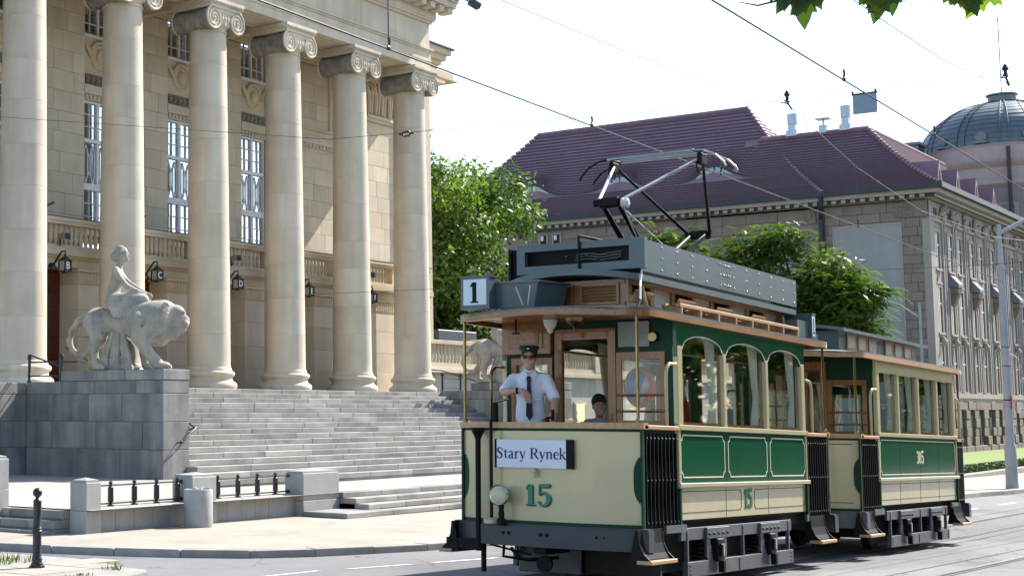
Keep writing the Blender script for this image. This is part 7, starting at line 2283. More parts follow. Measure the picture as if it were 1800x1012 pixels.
def tiled(E0, E1, R0, R1, n, nt, name, sag=.3, bump=None, lift=.11):
    E0, E1, R0, R1 = [np.array(p, float) for p in (E0, E1, R0, R1)]
    def P(s, t):
        e = E0 + (E1 - E0) * t; r = R0 + (R1 - R0) * t
        p = e + (r - e) * s
        p[2] = e[2] + (r[2] - e[2]) * ((1 - sag) * s + sag * s * s)
        if bump: p[2] += bump(s, p)
        return p
    mb = MB(); vs = []
    for i in range(n):
        for s, l in ((i / n, lift), ((i + 1) / n, .0)):
            for j in range(nt + 1):
                p = P(s, j / nt); vs.append((p[0], p[1], p[2] + l))
    m = nt + 1; fs = []
    for i in range(n):
        a = 2 * i * m
        for j in range(nt):
            fs.append((a + j, a + j + 1, a + m + j + 1, a + m + j))
            if i < n - 1: fs.append((a + m + j, a + m + j + 1, a + 2 * m + j + 1, a + 2 * m + j))
    mb.add(vs, fs)
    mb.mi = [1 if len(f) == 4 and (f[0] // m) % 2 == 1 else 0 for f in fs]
    o = mb.build(name, [TILE, TILE_SHADE], CB, fix=False)
    o['kind'] = 'stuff'
    # ridge and hip caps
    return P


EY = [(44.4, 1.2), (38.5, 1.2), (32.6, 1.2)]
S0_ = 10 / 32


def brow(s, p):
    z = 0
    for vc, w in EY:
        if s >= S0_ - 1e-6:
            q = max(0, 1 - (s - S0_) / .36)
            z += .95 * math.exp(-((p[1] - vc) / (w * (1.0 + .0 * s))) ** 2) * q * q
    return z


EZ = 13.6
EU = LU - .85
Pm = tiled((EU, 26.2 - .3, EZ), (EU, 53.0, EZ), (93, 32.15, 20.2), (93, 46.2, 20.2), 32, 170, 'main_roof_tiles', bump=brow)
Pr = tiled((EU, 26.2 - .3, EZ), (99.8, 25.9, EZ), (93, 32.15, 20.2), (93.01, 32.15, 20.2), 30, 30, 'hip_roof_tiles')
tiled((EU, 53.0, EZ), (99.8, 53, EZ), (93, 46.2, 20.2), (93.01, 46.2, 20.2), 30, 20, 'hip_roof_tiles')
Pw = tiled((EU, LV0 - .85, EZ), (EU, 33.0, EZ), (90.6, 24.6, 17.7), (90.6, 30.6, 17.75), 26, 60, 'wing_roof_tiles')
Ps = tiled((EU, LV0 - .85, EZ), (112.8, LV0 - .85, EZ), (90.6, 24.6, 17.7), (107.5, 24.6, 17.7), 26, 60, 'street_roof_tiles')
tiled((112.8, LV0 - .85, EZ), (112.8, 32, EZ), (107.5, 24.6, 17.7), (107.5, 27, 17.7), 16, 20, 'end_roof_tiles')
mb = MB(); mb.prism([(24.6, 17.7), (31.5, 17.75), (33, 13.5), (24.6, 13.5)], 90.6, 107.5, plane='yz'); mb.build('roof_core', TILE, CB)


def caps(P, t, n, name, r=.13):
    m_ = MB()
    for i in range(n):
        a = P(i / n, t); b = P((i + 1) / n - .006, t)
        m_.tube([tuple(a + np.array([0, 0, .10])), tuple(b + np.array([0, 0, .06]))], [r, r * .8], 7)
    o = m_.build(name, TILE, CB); o['kind'] = 'stuff'


caps(Pm, 0, 30, 'hip_cap_tiles'); caps(Pm, 1, 30, 'hip_cap_tiles'); caps(Pw, 0, 24, 'hip_cap_tiles')
mb = MB(); mb.tube([(93, 32.1, 20.26), (93, 46.25, 20.26)], .14, 8); mb.build('ridge_cap', TILE, CB)
mb = MB(); mb.tube([(90.6, 24.6, 17.75), (90.6, 30.6, 17.8)], .14, 8); mb.tube([(90.6, 24.6, 17.75), (107.5, 24.6, 17.75)], .14, 8); mb.build('ridge_cap', TILE, CB)
for vc, w in EY:             # eyebrow dormer faces
    pts = []; n = 24
    base = None
    for i in range(n + 1):
        v = vc - 2.3 + 4.6 * i / n
        t = (v - (25.9 + (32.15 - 25.9) * S0_)) / ((53.0 + (46.2 - 53.0) * S0_) - (25.9 + (32.15 - 25.9) * S0_))
        p = Pm(S0_, t); z0 = p[2] - brow(S0_, p); pts.append((p[0], v, z0, p[2]))
    f = MB(); vs = []
    for (u, v, z0, z1) in pts: vs += [(u - .06, v, z0 - .05), (u - .06, v, z1 + .06), (u + .3, v, z0 - .05), (u + .3, v, z1 + .06)]
    fs = []
    for i in range(n):
        a, b = 4 * i, 4 * i + 4
        fs += [(a, b, b + 1, a + 1), (a + 1, b + 1, b + 3, a + 3)]
    f.add(vs, fs); fo = f.build('eyebrow_dormer', GUT, CB)
    for s in (-1, 1):
        g = MB(); vs = []
        for i in range(9):
            v = vc + s * (.05 + 1.05 * i / 8); k = min(range(len(pts)), key=lambda q: abs(pts[q][1] - v)); u, _, z0, z1 = pts[k]
            z1 = z0 + .95 * math.exp(-((v - vc) / w) ** 2)
            vs += [(u - .09, v, z0 + .12), (u - .09, v, max(z0 + .125, z1 - .14))]
        g.add(vs, [(2 * i, 2 * i + 2, 2 * i + 3, 2 * i + 1) for i in range(8)]); g.build('dormer_pane', M('dormer_glass', (.20, .23, .25), (.28, .31, .33), scale=2, rough=.12, spec=.8), fo)
ZINC = M('zinc_vent', (.42, .48, .52), (.34, .40, .44), scale=4, rough=.4, metal=.5)
for (v, h, kind) in ((28.75, 1.05, 0), (27.0, .75, 1), (25.75, 1.15, 0)):
    r_ = MB(); u = 90.6
    if kind == 0: r_.box(u - .3, u + .3, v - .3, v + .3, 17.75, 18.1); r_.box(u - .2, u + .2, v - .2, v + .2, 18.1, 18.1 + h * .35); r_.lathe([(.28, 18.1 + h * .35), (.28, 18.05 + h)], c=(u, v, 0), n=14)
    else: r_.box(u - .22, u + .22, v - .22, v + .22, 17.75, 18.2); r_.tube([(u, v, 18.2), (u, v, 18.55)], .06, 6); r_.box(u - .4, u + .4, v - .4, v + .4, 18.55, 18.6)
    r_.build('roof_vent', ZINC, CB)
for u in (89.6, 93.6, 98.0, 102.5):     # pointed dormers on the street slope
    t = .16; z = EZ + 4.1 * (.7 * t + .3 * t * t); v = LV0 - .85 + 4.65 * t
    mb = MB(); mb.add([(u - .55, v, z), (u + .55, v, z), (u, v, z + 1.25), (u - .55, v + 1.6, z + .9), (u + .55, v + 1.6, z + .9), (u, v + 2.2, z + 1.3)], [(0, 1, 2), (0, 2, 5, 3), (1, 4, 5, 2)]); d_ = mb.build('pointed_dormer', TILE, CB)
    mb = MB(); mb.add([(u - .3, v - .02, z + .1), (u + .3, v - .02, z + .1), (u, v - .02, z + .85)], [(0, 1, 2)]); mb.build('dormer_opening', DARKROOM, d_)

# ------------------------------------------------------------------ domed building behind
DB = empty('domed_building', (120, 23.6, -1.2), 'pink plastered building under a dark metal dome with a lantern ring', 'building')
DC = (120.0, 23.4); PINK = M('pink_plaster', (.43, .345, .31), (.38, .30, .27), scale=.5, rough=.85, streak=.1)
DOME = M('dome_metal', (.095, .12, .13), (.135, .16, .165), scale=1.5, rough=.42, metal=.4, bump=.15, bscale=3, stretch=(1, 1, 2.5))
mb = MB(); mb.lathe([(5.75, -1), (5.75, 16.0), (5.75, 16.9)], c=(*DC, 0), n=48); mb.build('drum', PLUM, DB, smooth=30)
mb = MB(); mb.lathe([(5.8, 16.9), (6.05, 17.1), (6.05, 17.4), (5.75, 17.6), (5.70, 18.3), (5.9, 18.45), (6.1, 18.7), (5.8, 18.85), (5.70, 19.75), (5.8, 19.9), (5.5, 20.0)], c=(*DC, 0), n=64); mb.build('drum_cornice', PINK, DB, smooth=30)
prof = [(5.45 * math.cos(a), 19.95 + 3.75 * math.sin(a)) for a in [math.pi / 2 * i / 18 for i in range(17)]]
nD = 13                          # overlapping rings of metal plates
pr = []
for i in range(nD):
    a0, a1 = 1.38 * i / nD, 1.38 * (i + 1) / nD
    pr += [(5.45 * math.cos(a0) + .03, 19.95 + 3.75 * math.sin(a0)), (5.45 * math.cos(a1), 19.95 + 3.75 * math.sin(a1))]
mb = MB(); mb.lathe(pr, c=(*DC, 0), n=64); mb.build('dome', DOME, DB, smooth=35)
for k in range(12):
    a = 2 * math.pi * k / 12 + .2
    for d in (-.05, .05):
        mb = MB(); mb.tube([((5.52 * math.cos(e)) * math.cos(a + d) + DC[0], (5.52 * math.cos(e)) * math.sin(a + d) + DC[1], 19.95 + 3.82 * math.sin(e)) for e in [1.38 * i / 10 for i in range(11)]], .04, 6); mb.build('dome_rib', DOME, DB)
    a += math.pi / 12
    mb = MB(); x, y = DC[0] + 5.3 * math.cos(a), DC[1] + 5.3 * math.sin(a); mb.tube([(x, y, 20.5), (x + .25 * math.cos(a), y + .25 * math.sin(a), 20.5)], .38, 10); mb.box(x - .4, x + .4, y - .4, y + .4, 20.05, 20.2); mb.build('round_light', DOME, DB)
mb = MB(); mb.lathe([(.95, 23.5), (1.0, 23.7), (.92, 23.75), (.92, 24.15), (1.05, 24.2), (1.05, 24.3), (.3, 24.35)], c=(*DC, 0), n=20); mb.build('lantern_ring', DOME, DB, smooth=30)
mb = MB(); mb.tube([(*DC, 24.3), (*DC, 30)], .035, 6); mb.build('flag_pole', GUT, DB)
mb = MB(); mb.box(DC[0] - 6.2, DC[0] - 4.6, DC[1] + 4.2, DC[1] + 5.6, 18.8, 20.3); mb.box(DC[0] - 6.4, DC[0] - 4.4, DC[1] + 4.0, DC[1] + 5.8, 20.3, 20.5); mb.build('corner_turret', DOME, DB)
for k in range(10):
    a = math.pi + .9 - k * .36; x, y = DC[0] + 5.78 * math.cos(a), DC[1] + 5.78 * math.sin(a)
    t_ = Vector((-math.sin(a), math.cos(a), 0)); nn = Vector((math.cos(a), math.sin(a), 0)); c_ = Vector((x, y, 0))
    mb = MB(); mb.bar(c_ + Vector((0, 0, 13.2)), c_ + Vector((0, 0, 15.8)), 1.5, .12, up=nn); w_ = mb.build('drum_window', PINK, DB)
    mb = MB(); c2 = c_ + nn * .06; mb.bar(c2 + Vector((0, 0, 13.35)), c2 + Vector((0, 0, 15.65)), 1.0, .06, up=nn); mb.build('pane', M('college_glass', (.035, .036, .04)), w_)
mb = MB(); mb.tube([(114.0, 22.0, 19.6), (113.9, 22.0, 3)], .13, 8); mb.build('downpipe', GUT, DB)

# ------------------------------------------------------------------ street furniture at the right
zp = pave_z(54.4, 10.89)
lp = empty('lamp_post', (54.4, 10.89, zp), 'tall pale concrete lamp post on the pavement behind the trailer', 'lamp post')
PST = M('post_concrete', (.42, .43, .44), (.34, .35, .36), scale=2, rough=.7, streak=.12)
mb = MB(); mb.lathe([(.19, 0), (.19, .1), (.18, .2), (.175, 1.0), (.17, 1.35), (.135, 1.42), (.13, 1.5), (.10, 7.0), (.12, 7.02), (.12, 7.15)], c=(54.4, 10.89, zp), n=18); mb.build('shaft', PST, lp, smooth=40)
mb = MB(); mb.lathe([(.07, 7.15), (.06, 8.3), (.05, 8.5)], c=(54.4, 10.89, zp), n=12); mb.tube([(54.4, 10.89, zp + 8.2), (54.9, 9.9, zp + 8.8), (55.5, 8.4, zp + 9.1)], .06, 8); mb.build('lamp_arm', PST, lp, smooth=50)
mb = MB(); mb.lathe([(.128, 2.8), (.128, 2.84)], c=(54.4, 10.89, zp), n=18); mb.lathe([(.124, 3.9), (.124, 3.92)], c=(54.4, 10.89, zp), n=18); mb.lathe([(.121, 4.5), (.121, 4.52)], c=(54.4, 10.89, zp), n=18); mb.build('steel_band', GUT, lp)
mb = MB(); mb.box(54.27, 54.41, 10.74, 10.76, zp + 2.55, zp + 2.95); mb.build('sticker', M('sticker_red', (.5, .08, .06)), lp)
mb = MB(); mb.box(54.75, 55.3, 10.7, 10.75, zp + 2.4, zp + 2.75); mb.build('small_sign', M('sign_back', (.25, .26, .27), rough=.5), lp)
mb = MB(); mb.tube([(54.6, 10.8, zp + 4.3), (55.1, 10.7, zp + 4.2), (55.3, 10.6, zp + 3.7)], .02, 6); mb.ball((55.3, 10.6, zp + 3.45), .09); mb.build('cable_loop', PST, lp)
zq = pave_z(72, 16.5)
sl_ = empty('street_light', (74, 18.2, zq), 'slim steel street light with a small lamp head before the college wall', 'street light')
STL = M('galvanised', (.33, .36, .40), (.27, .30, .33), scale=3, rough=.5, metal=.4)
mb = MB(); mb.tube([(74, 18.2, zq), (74, 18.2, zq + 7.6)], [.09, .05], 8); mb.tube([(74, 18.2, zq + 6.9), (73.4, 18.9, zq + 7.5), (72.9, 19.4, zq + 7.7)], .035, 6); mb.build('pole', STL, sl_)
mb = MB(); mb.ball((72.8, 19.5, zq + 7.72), (.28, .28, .10), 10, 6); mb.build('lamp_head', M('lamp_white', (.6, .6, .6), rough=.3), sl_)
# lawn, low hedge and its kerb
pk = MB(); pk.box(-60, 160, -60, -6.5, -2.6, .02); tag(pk.build('park_lawn', M('park_grass', (.045, .075, .02), (.06, .09, .025), scale=1, rough=.95)), kind='structure')
lw = MB(); lw.box(66, 112, 15.6, 20.7, -1.6, -.62); tag(lw.build('lawn', M('lawn_green', (.13, .20, .04), (.17, .23, .06), scale=1.5, rough=.9, bump=.4, bscale=20)), kind='structure')
lk_ = MB(); lk_.box(60, 112, 14.7, 15.1, -1.6, -.86); tag(lk_.build('lawn_kerb', KERB), kind='structure')

# ------------------------------------------------------------------ trees
def leaf_mat(name, c, c2, trans=.35):
    m = bpy.data.materials.new(name); m.use_nodes = True; n = m.node_tree.nodes; l = m.node_tree.links
    b = n['Principled BSDF']; b.inputs['Roughness'].default_value = .5; b.inputs['Specular IOR Level'].default_value = .35
    at = n.new('ShaderNodeAttribute'); at.attribute_name = 'tone'
    mx = n.new('ShaderNodeMix'); mx.data_type = 'RGBA'; mx.inputs[6].default_value = tuple(c) + (1,); mx.inputs[7].default_value = tuple(c2) + (1,)
    l.new(at.outputs['Fac'], mx.inputs[0]); l.new(mx.outputs[2], b.inputs['Base Color'])
    tr = n.new('ShaderNodeBsdfTranslucent'); br = n.new('ShaderNodeMix'); br.data_type = 'RGBA'; br.blend_type = 'MULTIPLY'; br.inputs[0].default_value = 1
    br.inputs[7].default_value = (1.5, 1.5, .6, 1); l.new(mx.outputs[2], br.inputs[6]); l.new(br.outputs[2], tr.inputs[0])
    ms = n.new('ShaderNodeMixShader'); ms.inputs[0].default_value = trans
    l.new(b.outputs[0], ms.inputs[1]); l.new(tr.outputs[0], ms.inputs[2]); l.new(ms.outputs[0], n['Material Output'].inputs[0])
    return m


def leaf_cloud(name, mat, C, Nrm, Len, Wid, tone, parent=None, off=(0, 0, 0)):
    """C centres, Nrm normals, one folded quad-pair per leaf"""
    n = len(C); rs = np.random.RandomState(1)
    Nrm = Nrm / np.linalg.norm(Nrm, axis=1)[:, None]
    a = rs.normal(size=(n, 3)); X = np.cross(Nrm, a); X /= np.linalg.norm(X, axis=1)[:, None]; Y = np.cross(Nrm, X)
    L = Len[:, None]; W = Wid[:, None]
    v = np.empty((n, 4, 3))
    v[:, 0] = C - X * L * .5; v[:, 1] = C - Y * W * .5 + Nrm * W * .15; v[:, 2] = C + X * L * .5; v[:, 3] = C + Y * W * .5 + Nrm * W * .15
    V = v.reshape(-1, 3) - np.array(off)
    me = bpy.data.meshes.new(name)
    me.vertices.add(4 * n); me.vertices.foreach_set('co', V.ravel())
    me.loops.add(4 * n); me.loops.foreach_set('vertex_index', np.arange(4 * n, dtype=np.int32))
    me.polygons.add(n); me.polygons.foreach_set('loop_start', np.arange(0, 4 * n, 4, dtype=np.int32)); me.polygons.foreach_set('loop_total', np.full(n, 4, dtype=np.int32))
    at = me.attributes.new('tone', 'FLOAT', 'POINT'); at.data.foreach_set('value', np.repeat(tone, 4).astype(np.float32))
    me.materials.append(mat); me.update(calc_edges=True)
    o = bpy.data.objects.new(name, me); COL.objects.link(o)
    if parent: o.parent = parent
    return o


TN = []


def clump_leaves(clumps, per, seed, shell=.55):
    rs = np.random.RandomState(seed); C = []; N = []; TN.clear()
    for (cx, cy, cz, r) in clumps:
        n = int(per * r * r)
        d = rs.normal(size=(n, 3)); d /= np.linalg.norm(d, axis=1)[:, None]
        rad = r * (shell + (1 - shell) * rs.rand(n)) * (1 + .15 * rs.normal(size=n))
        p = np.array([cx, cy, cz]) + d * rad[:, None] * np.array([1, 1, .8])
        TN.append(np.clip(rs.rand() * .8 + .35 * rs.normal(size=n) * .5 + .1, 0, 1)); C.append(p); N.append(d * .6 + rs.normal(size=(n, 3)) * .5 + np.array([0, 0, .5]))
    return np.concatenate(C), np.concatenate(N)


BARK = M('bark', (.11, .085, .06), (.06, .048, .036), scale=4, rough=.9, bump=.6, bscale=18, stretch=(2, 2, .4))


def tree(name, label, base, trunk_h, crown_c, crown_r, n_clumps, per, ls, mats, seed, group=None, r0=.25, crad=(.9, 1.7)):
    rg = random.Random(seed)
    t = empty(name, base, label, 'tree', group)
    clumps = []
    for i in range(n_clumps):
        while True:
            d = Vector((rg.uniform(-1, 1), rg.uniform(-1, 1), rg.uniform(-1, 1)))
            if .25 < d.length < 1: break
        d *= .92
        clumps.append((crown_c[0] + d.x * crown_r[0], crown_c[1] + d.y * crown_r[1], crown_c[2] + d.z * crown_r[2], rg.uniform(*crad)))
    mb = MB(); top = Vector((base[0], base[1], base[2] + trunk_h))
    mb.tube([base, (base[0] + .1, base[1], base[2] + trunk_h * .5), tuple(top), (crown_c[0], crown_c[1], crown_c[2] + crown_r[2] * .4)], [r0 * 1.3, r0, r0 * .8, r0 * .2], 9)
    for (cx, cy, cz, r) in clumps[::2]:
        k = rg.uniform(0, .8); s_ = top.lerp(Vector((crown_c[0], crown_c[1], crown_c[2] + crown_r[2] * .3)), k)
        m = s_.lerp(Vector((cx, cy, cz)), .5) + Vector((0, 0, .2))
        mb.tube([tuple(s_), tuple(m), (cx, cy, cz)], [r0 * .4 * (1 - k * .5), r0 * .22, .02], 6)
    mb.build('trunk', BARK, t, smooth=60)
    C, N = clump_leaves(clumps, per, seed)
    rs = np.random.RandomState(seed + 5)
    n = len(C)
    leaf_cloud('crown', mats, C, N, ls * (.55 + .8 * rs.rand(n)), ls * .62 * (.6 + .7 * rs.rand(n)), np.concatenate(TN), t, base)
    return t, clumps


LINDEN = leaf_mat('linden_leaf', (.05, .105, .018), (.125, .195, .035), .42)
SUMACL = leaf_mat('sumac_leaf', (.05, .11, .02), (.12, .19, .035), .42)
STREETL = leaf_mat('street_tree_leaf', (.04, .08, .016), (.09, .14, .03), .45)
tree('broadleaf_tree', 'tall bright green broadleaf tree between the theatre and the tram', (57.0, 33.5, -.3), 3.2, (56.2, 33.6, 8.3), (5.4, 4.8, 6.0), 86, 380, .25, LINDEN, 3)
tree('broadleaf_tree', 'dark green tree low behind the terrace balustrade', (54, 36.5, -.3), 2.2, (55.5, 36.2, 4.8), (5.0, 3.5, 2.6), 26, 260, .27, LINDEN, 8)


def sumac(label, base, spots, nf, seed):
    """spots = crown clumps; pinnate fronds with paired leaflets, red seed heads on top"""
    t = empty('sumac_tree', base, label, 'tree', 'sumac trees behind the tram')
    rg = random.Random(seed); rs = np.random.RandomState(seed)
    mb = MB()
    for k in range(3): mb.tube([(base[0] + .2 * k - .2, base[1], base[2]), (base[0] + .3 * k - .3, base[1] + .5 * (k - 1), base[2] + 2.5), tuple(Vector(spots[k % len(spots)][:3]))], [.12, .09, .03], 7)
    for s in spots: mb.tube([(base[0], base[1], base[2] + 2.2), tuple((Vector(base) + Vector(s[:3])) / 2 + Vector((0, 0, 1.0))), tuple(s[:3])], [.07, .05, .015], 6)
    mb.build('trunk', BARK, t, smooth=60)
    C = []; N = []; Ln = []; Wd = []; T = []; Xd = []
    heads = []
    for (cx, cy, cz, r) in spots:
        for _ in range(int(nf * r * r)):
            d = Vector((rg.gauss(0, 1), rg.gauss(0, 1), rg.gauss(.25, .8))).normalized()
            o = Vector((cx, cy, cz)) + d * r * rg.uniform(.35, .95)
            h = Vector((d.x + rg.uniform(-.5, .5), d.y + rg.uniform(-.5, .5), .15 + .4 * max(0, d.z))).normalized()
            FL_ = rg.uniform(.5, .85); side = h.cross(Vector((0, 0, 1))).normalized(); tone = rg.random()
            for i in range(9):
                f = (i + 1) / 9
                p = o + h * FL_ * f + Vector((0, 0, -.55 * FL_ * f * f))
                ll = .30 * (1 - abs(f - .45) * .9)
                for s in (-1, 1):
                    dr = (side * s + h * .45 + Vector((0, 0, -.25))).normalized()
                    C.append(p + dr * ll * .5); Xd.append(dr); N.append((Vector((0, 0, 1)) + side * s * .3)); Ln.append(ll); Wd.append(.085); T.append(tone)
            if d.z > .55 and rg.random() < .035: heads.append(o + h * .1 + Vector((0, 0, .12)))
    C = np.array([tuple(c) for c in C]); X = np.array([tuple(x) for x in Xd]); N = np.array([tuple(x) for x in N])
    N = N - X * (N * X).sum(1)[:, None]; N /= np.linalg.norm(N, axis=1)[:, None]; Y = np.cross(N, X)
    n = len(C); L = np.array(Ln)[:, None]; Wn = np.array(Wd)[:, None]
    v = np.empty((n, 4, 3)); v[:, 0] = C - X * L * .5; v[:, 1] = C - Y * Wn * .5; v[:, 2] = C + X * L * .5; v[:, 3] = C + Y * Wn * .5
    me = bpy.data.meshes.new('crown'); V = v.reshape(-1, 3) - np.array(base)
    me.vertices.add(4 * n); me.vertices.foreach_set('co', V.ravel()); me.loops.add(4 * n); me.loops.foreach_set('vertex_index', np.arange(4 * n, dtype=np.int32))
    me.polygons.add(n); me.polygons.foreach_set('loop_start', np.arange(0, 4 * n, 4, dtype=np.int32)); me.polygons.foreach_set('loop_total', np.full(n, 4, dtype=np.int32))
    at = me.attributes.new('tone', 'FLOAT', 'POINT'); at.data.foreach_set('value', np.repeat(np.array(T), 4).astype(np.float32))
    me.materials.append(SUMACL); me.update(calc_edges=True)
    o = bpy.data.objects.new('crown', me); COL.objects.link(o); o.parent = t
    C2, N2 = clump_leaves([(a_, b_, c_, d_ * .92) for a_, b_, c_, d_ in spots], 620, seed + 3, .35)
    n2 = len(C2); leaf_cloud('inner_foliage', SUMACL, C2, N2, np.full(n2, .26) * (.7 + .6 * rs.rand(n2)), np.full(n2, .13), np.concatenate(TN), t, base)
    RED = M('sumac_seed_head', (.30, .05, .03), (.20, .03, .02), scale=20, rough=.9)
    hd = None
    for h in heads:
        if hd is None:
            m_ = MB(); m_.lathe([(.02, 0), (.05, .04), (.048, .09), (.025, .15), (.005, .18)], c=tuple(h), n=8); hd = m_.build('seed_head', RED, t, smooth=60); h0 = h
        else:
            c_ = hd.copy(); COL.objects.link(c_); c_.location = hd.location + (h - h0)
    return t


sumac('larger sumac tree with red seed heads behind the tram roof', (56, 17, -.9), [(55, 19.1, 7.1, 1.35), (55, 18.0, 7.6, 1.0), (55.5, 16.6, 6.3, 1.4), (55, 15.9, 5.5, 1.25), (54.5, 15.3, 5.3, .9), (55.5, 19.6, 6.2, 1.2), (55, 18.2, 5.6, 1.5), (55.5, 16.5, 4.6, 1.5), (56, 15.8, 4.1, 1.1), (55, 14.8, 5.7, .5), (56, 19.5, 4.6, 1.4), (56, 17.6, 4.0, 1.5)], 55, 4)
sumac('smaller sumac tree left of the pantograph post', (56, 22.4, -.9), [(55.5, 22.9, 7.7, .95), (55.5, 21.9, 7.8, .8), (55.5, 21.3, 6.9, 1.1), (55.8, 22.6, 6.0, 1.2), (56, 21.6, 5.0, 1.3)], 55, 5)
# clipped hedge along the lawn
hg = random.Random(9); C = []; N = []
rs = np.random.RandomState(12)
n = 16000
C = np.stack([62 + 48 * rs.rand(n), 15.15 + .45 * rs.rand(n), -1.0 + .42 * rs.rand(n) ** .6], 1); N = rs.normal(size=(n, 3)) + np.array([0, -.4, .6])
hd_ = leaf_cloud('hedge', leaf_mat('hedge_leaf', (.02, .045, .012), (.045, .08, .02)), C, N, np.full(n, .11), np.full(n, .07), rs.rand(n))
tag(hd_, 'low dark clipped hedge edging the lawn beyond the trailer', 'hedge')
# flower strip on the lawn edge
# street trees on the photographer's side (the tram's paint and windows mirror them)
rs = np.random.RandomState(44); C = []; N = []
for k in range(17):
    cu, cv = -6 + 8.5 * k, -10.5 - (k % 3)
    for j in range(34):
        d = rs.normal(size=3); d /= np.linalg.norm(d); q = np.array([cu, cv, 5.6]) + d * np.array([4.4, 3.4, 4.6]) * (.5 + .5 * rs.rand())
        m = 90; C.append(q + rs.normal(size=(m, 3)) * .75); N.append(rs.normal(size=(m, 3)) + np.array([0, 0, .6]))
for k in range(80):
    q = np.array([-8 + 1.8 * k, -9.5 - 1.2 * rs.rand(), .9]); m = 110
    C.append(q + rs.normal(size=(m, 3)) * np.array([.9, .5, .75])); N.append(rs.normal(size=(m, 3)) + np.array([0, 0, .6]))
C = np.concatenate(C); N = np.concatenate(N); n = len(C)
st_ = leaf_cloud('street_trees', STREETL, C, N, .55 * (.7 + .6 * rs.rand(n)), .4 * (.7 + .6 * rs.rand(n)), rs.rand(n))
tag(st_, 'row of street trees on the near side, mirrored in the tram paint', 'trees', kind='stuff')

# ------------------------------------------------------------------ maple branch hanging into the top of the picture
def maple_leaf_mesh(name, mat):
    P = [(0, -.02), (.06, .03), (.20, -.02), (.17, .09), (.27, .13), (.42, .12), (.36, .21), (.48, .33), (.37, .34), (.34, .43), (.22, .37), (.20, .47), (.24, .62), (.15, .60), (.11, .72), (0, .92)]
    P = P + [(-x, y) for x, y in P[-2:0:-1]]
    me = bpy.data.meshes.new(name)
    n = len(P)
    vs = [(0, .28, .0)] + [(x, y, -.16 * abs(x) - .12 * (y - .3) ** 2) for x, y in P]
    me.from_pydata(vs, [], [(0, 1 + i, 1 + (i + 1) % n) for i in range(n)])
    at = me.attributes.new('tone', 'FLOAT', 'POINT'); at.data.foreach_set('value', [.5] * len(vs)); me.materials.append(mat); me.update()
    return me


mt = empty('maple_tree', (9.5, -3.2, gz(9.5, -3.2)), 'maple branch with large backlit leaves hanging in at the top right', 'tree')
mb = MB(); mb.tube([(9.5, -3.2, -.4), (9.4, -3.1, 3.0), (9.2, -2.8, 6.5)], [.28, .22, .15], 10); mb.build('trunk', BARK, mt, smooth=60)
mb = MB(); mb.tube([(9.4, -3.0, 4.2), (8.6, -1.2, 4.15), (7.4, .4, 3.75), (6.7, 1.3, 3.5), (6.25, 1.95, 3.36)], [.07, .05, .032, .018, .008], 7)
mb.tube([(6.9, 1.1, 3.55), (6.6, 1.5, 3.36), (6.5, 1.62, 3.31)], [.012, .008, .004], 5); mb.tube([(6.25, 1.95, 3.36), (6.19, 1.99, 3.27), (6.12, 2.06, 3.245), (6.07, 2.12, 3.26)], [.006, .005, .004, .002], 5)
mb.build('branch', BARK, mt, smooth=60)
LD = leaf_mat('maple_leaf_dark', (.035, .075, .015), (.05, .10, .02), .35); LB = leaf_mat('maple_leaf_bright', (.10, .17, .02), (.14, .21, .025), .55)
md_, mbm = maple_leaf_mesh('leaf', LD), maple_leaf_mesh('leaf', LB)
rg = random.Random(77)
spec = [(6.185, 1.985, 3.355, .20, 0, 2.5), (6.235, 1.92, 3.345, .25, 0, 3.08), (6.275, 1.875, 3.355, .21, 0, 3.55), (6.25, 1.92, 3.38, .21, 0, 2.8), (6.215, 1.955, 3.375, .19, 0, 3.4), (6.29, 1.86, 3.39, .18, 0, 3.9), (6.30, 1.85, 3.335, .10, 1, 3.3),
        (6.395, 1.725, 3.315, .15, 1, 2.4), (6.43, 1.69, 3.305, .15, 1, 3.0), (6.46, 1.66, 3.345, .22, 0, 3.45), (6.485, 1.63, 3.36, .20, 0, 3.0), (6.47, 1.65, 3.33, .17, 0, 3.8), (6.42, 1.70, 3.36, .16, 0, 2.6), (6.50, 1.61, 3.38, .17, 0, 3.7),
        (6.63, 1.45, 3.32, .15, 1, 2.3), (6.65, 1.43, 3.30, .13, 1, 2.6), (6.67, 1.40, 3.32, .16, 0, 2.9), (6.70, 1.37, 3.335, .17, 1, 3.4), (6.735, 1.325, 3.345, .22, 1, 3.7), (6.69, 1.38, 3.355, .17, 0, 3.2), (6.72, 1.35, 3.37, .18, 0, 3.9), (6.62, 1.46, 3.36, .15, 0, 2.7)]
spec += [(x + rg.uniform(-.035, .035), y + rg.uniform(-.035, .035), z + rg.uniform(.015, .05), sz * rg.uniform(.7, .95), int(rg.random() < .3), roll + rg.uniform(-.9, .9)) for (x, y, z, sz, kind, roll) in spec]
BR = [(8.6, -1.2, 4.15), (7.4, .4, 3.75), (6.9, 1.05, 3.57), (6.7, 1.3, 3.5), (6.25, 1.95, 3.36)]
for i in range(90):              # the rest of the spray, above the picture's edge
    q = rg.random() * 3.999; k = int(q); p_ = Vector(BR[k]).lerp(Vector(BR[k + 1]), q - k)
    spec.append((p_.x + rg.uniform(-.16, .16), p_.y + rg.uniform(-.16, .16), max(p_.z + rg.uniform(-.02, .28), 3.46), rg.uniform(.12, .2), int(rg.random() < .3), rg.uniform(1.8, 4.4)))
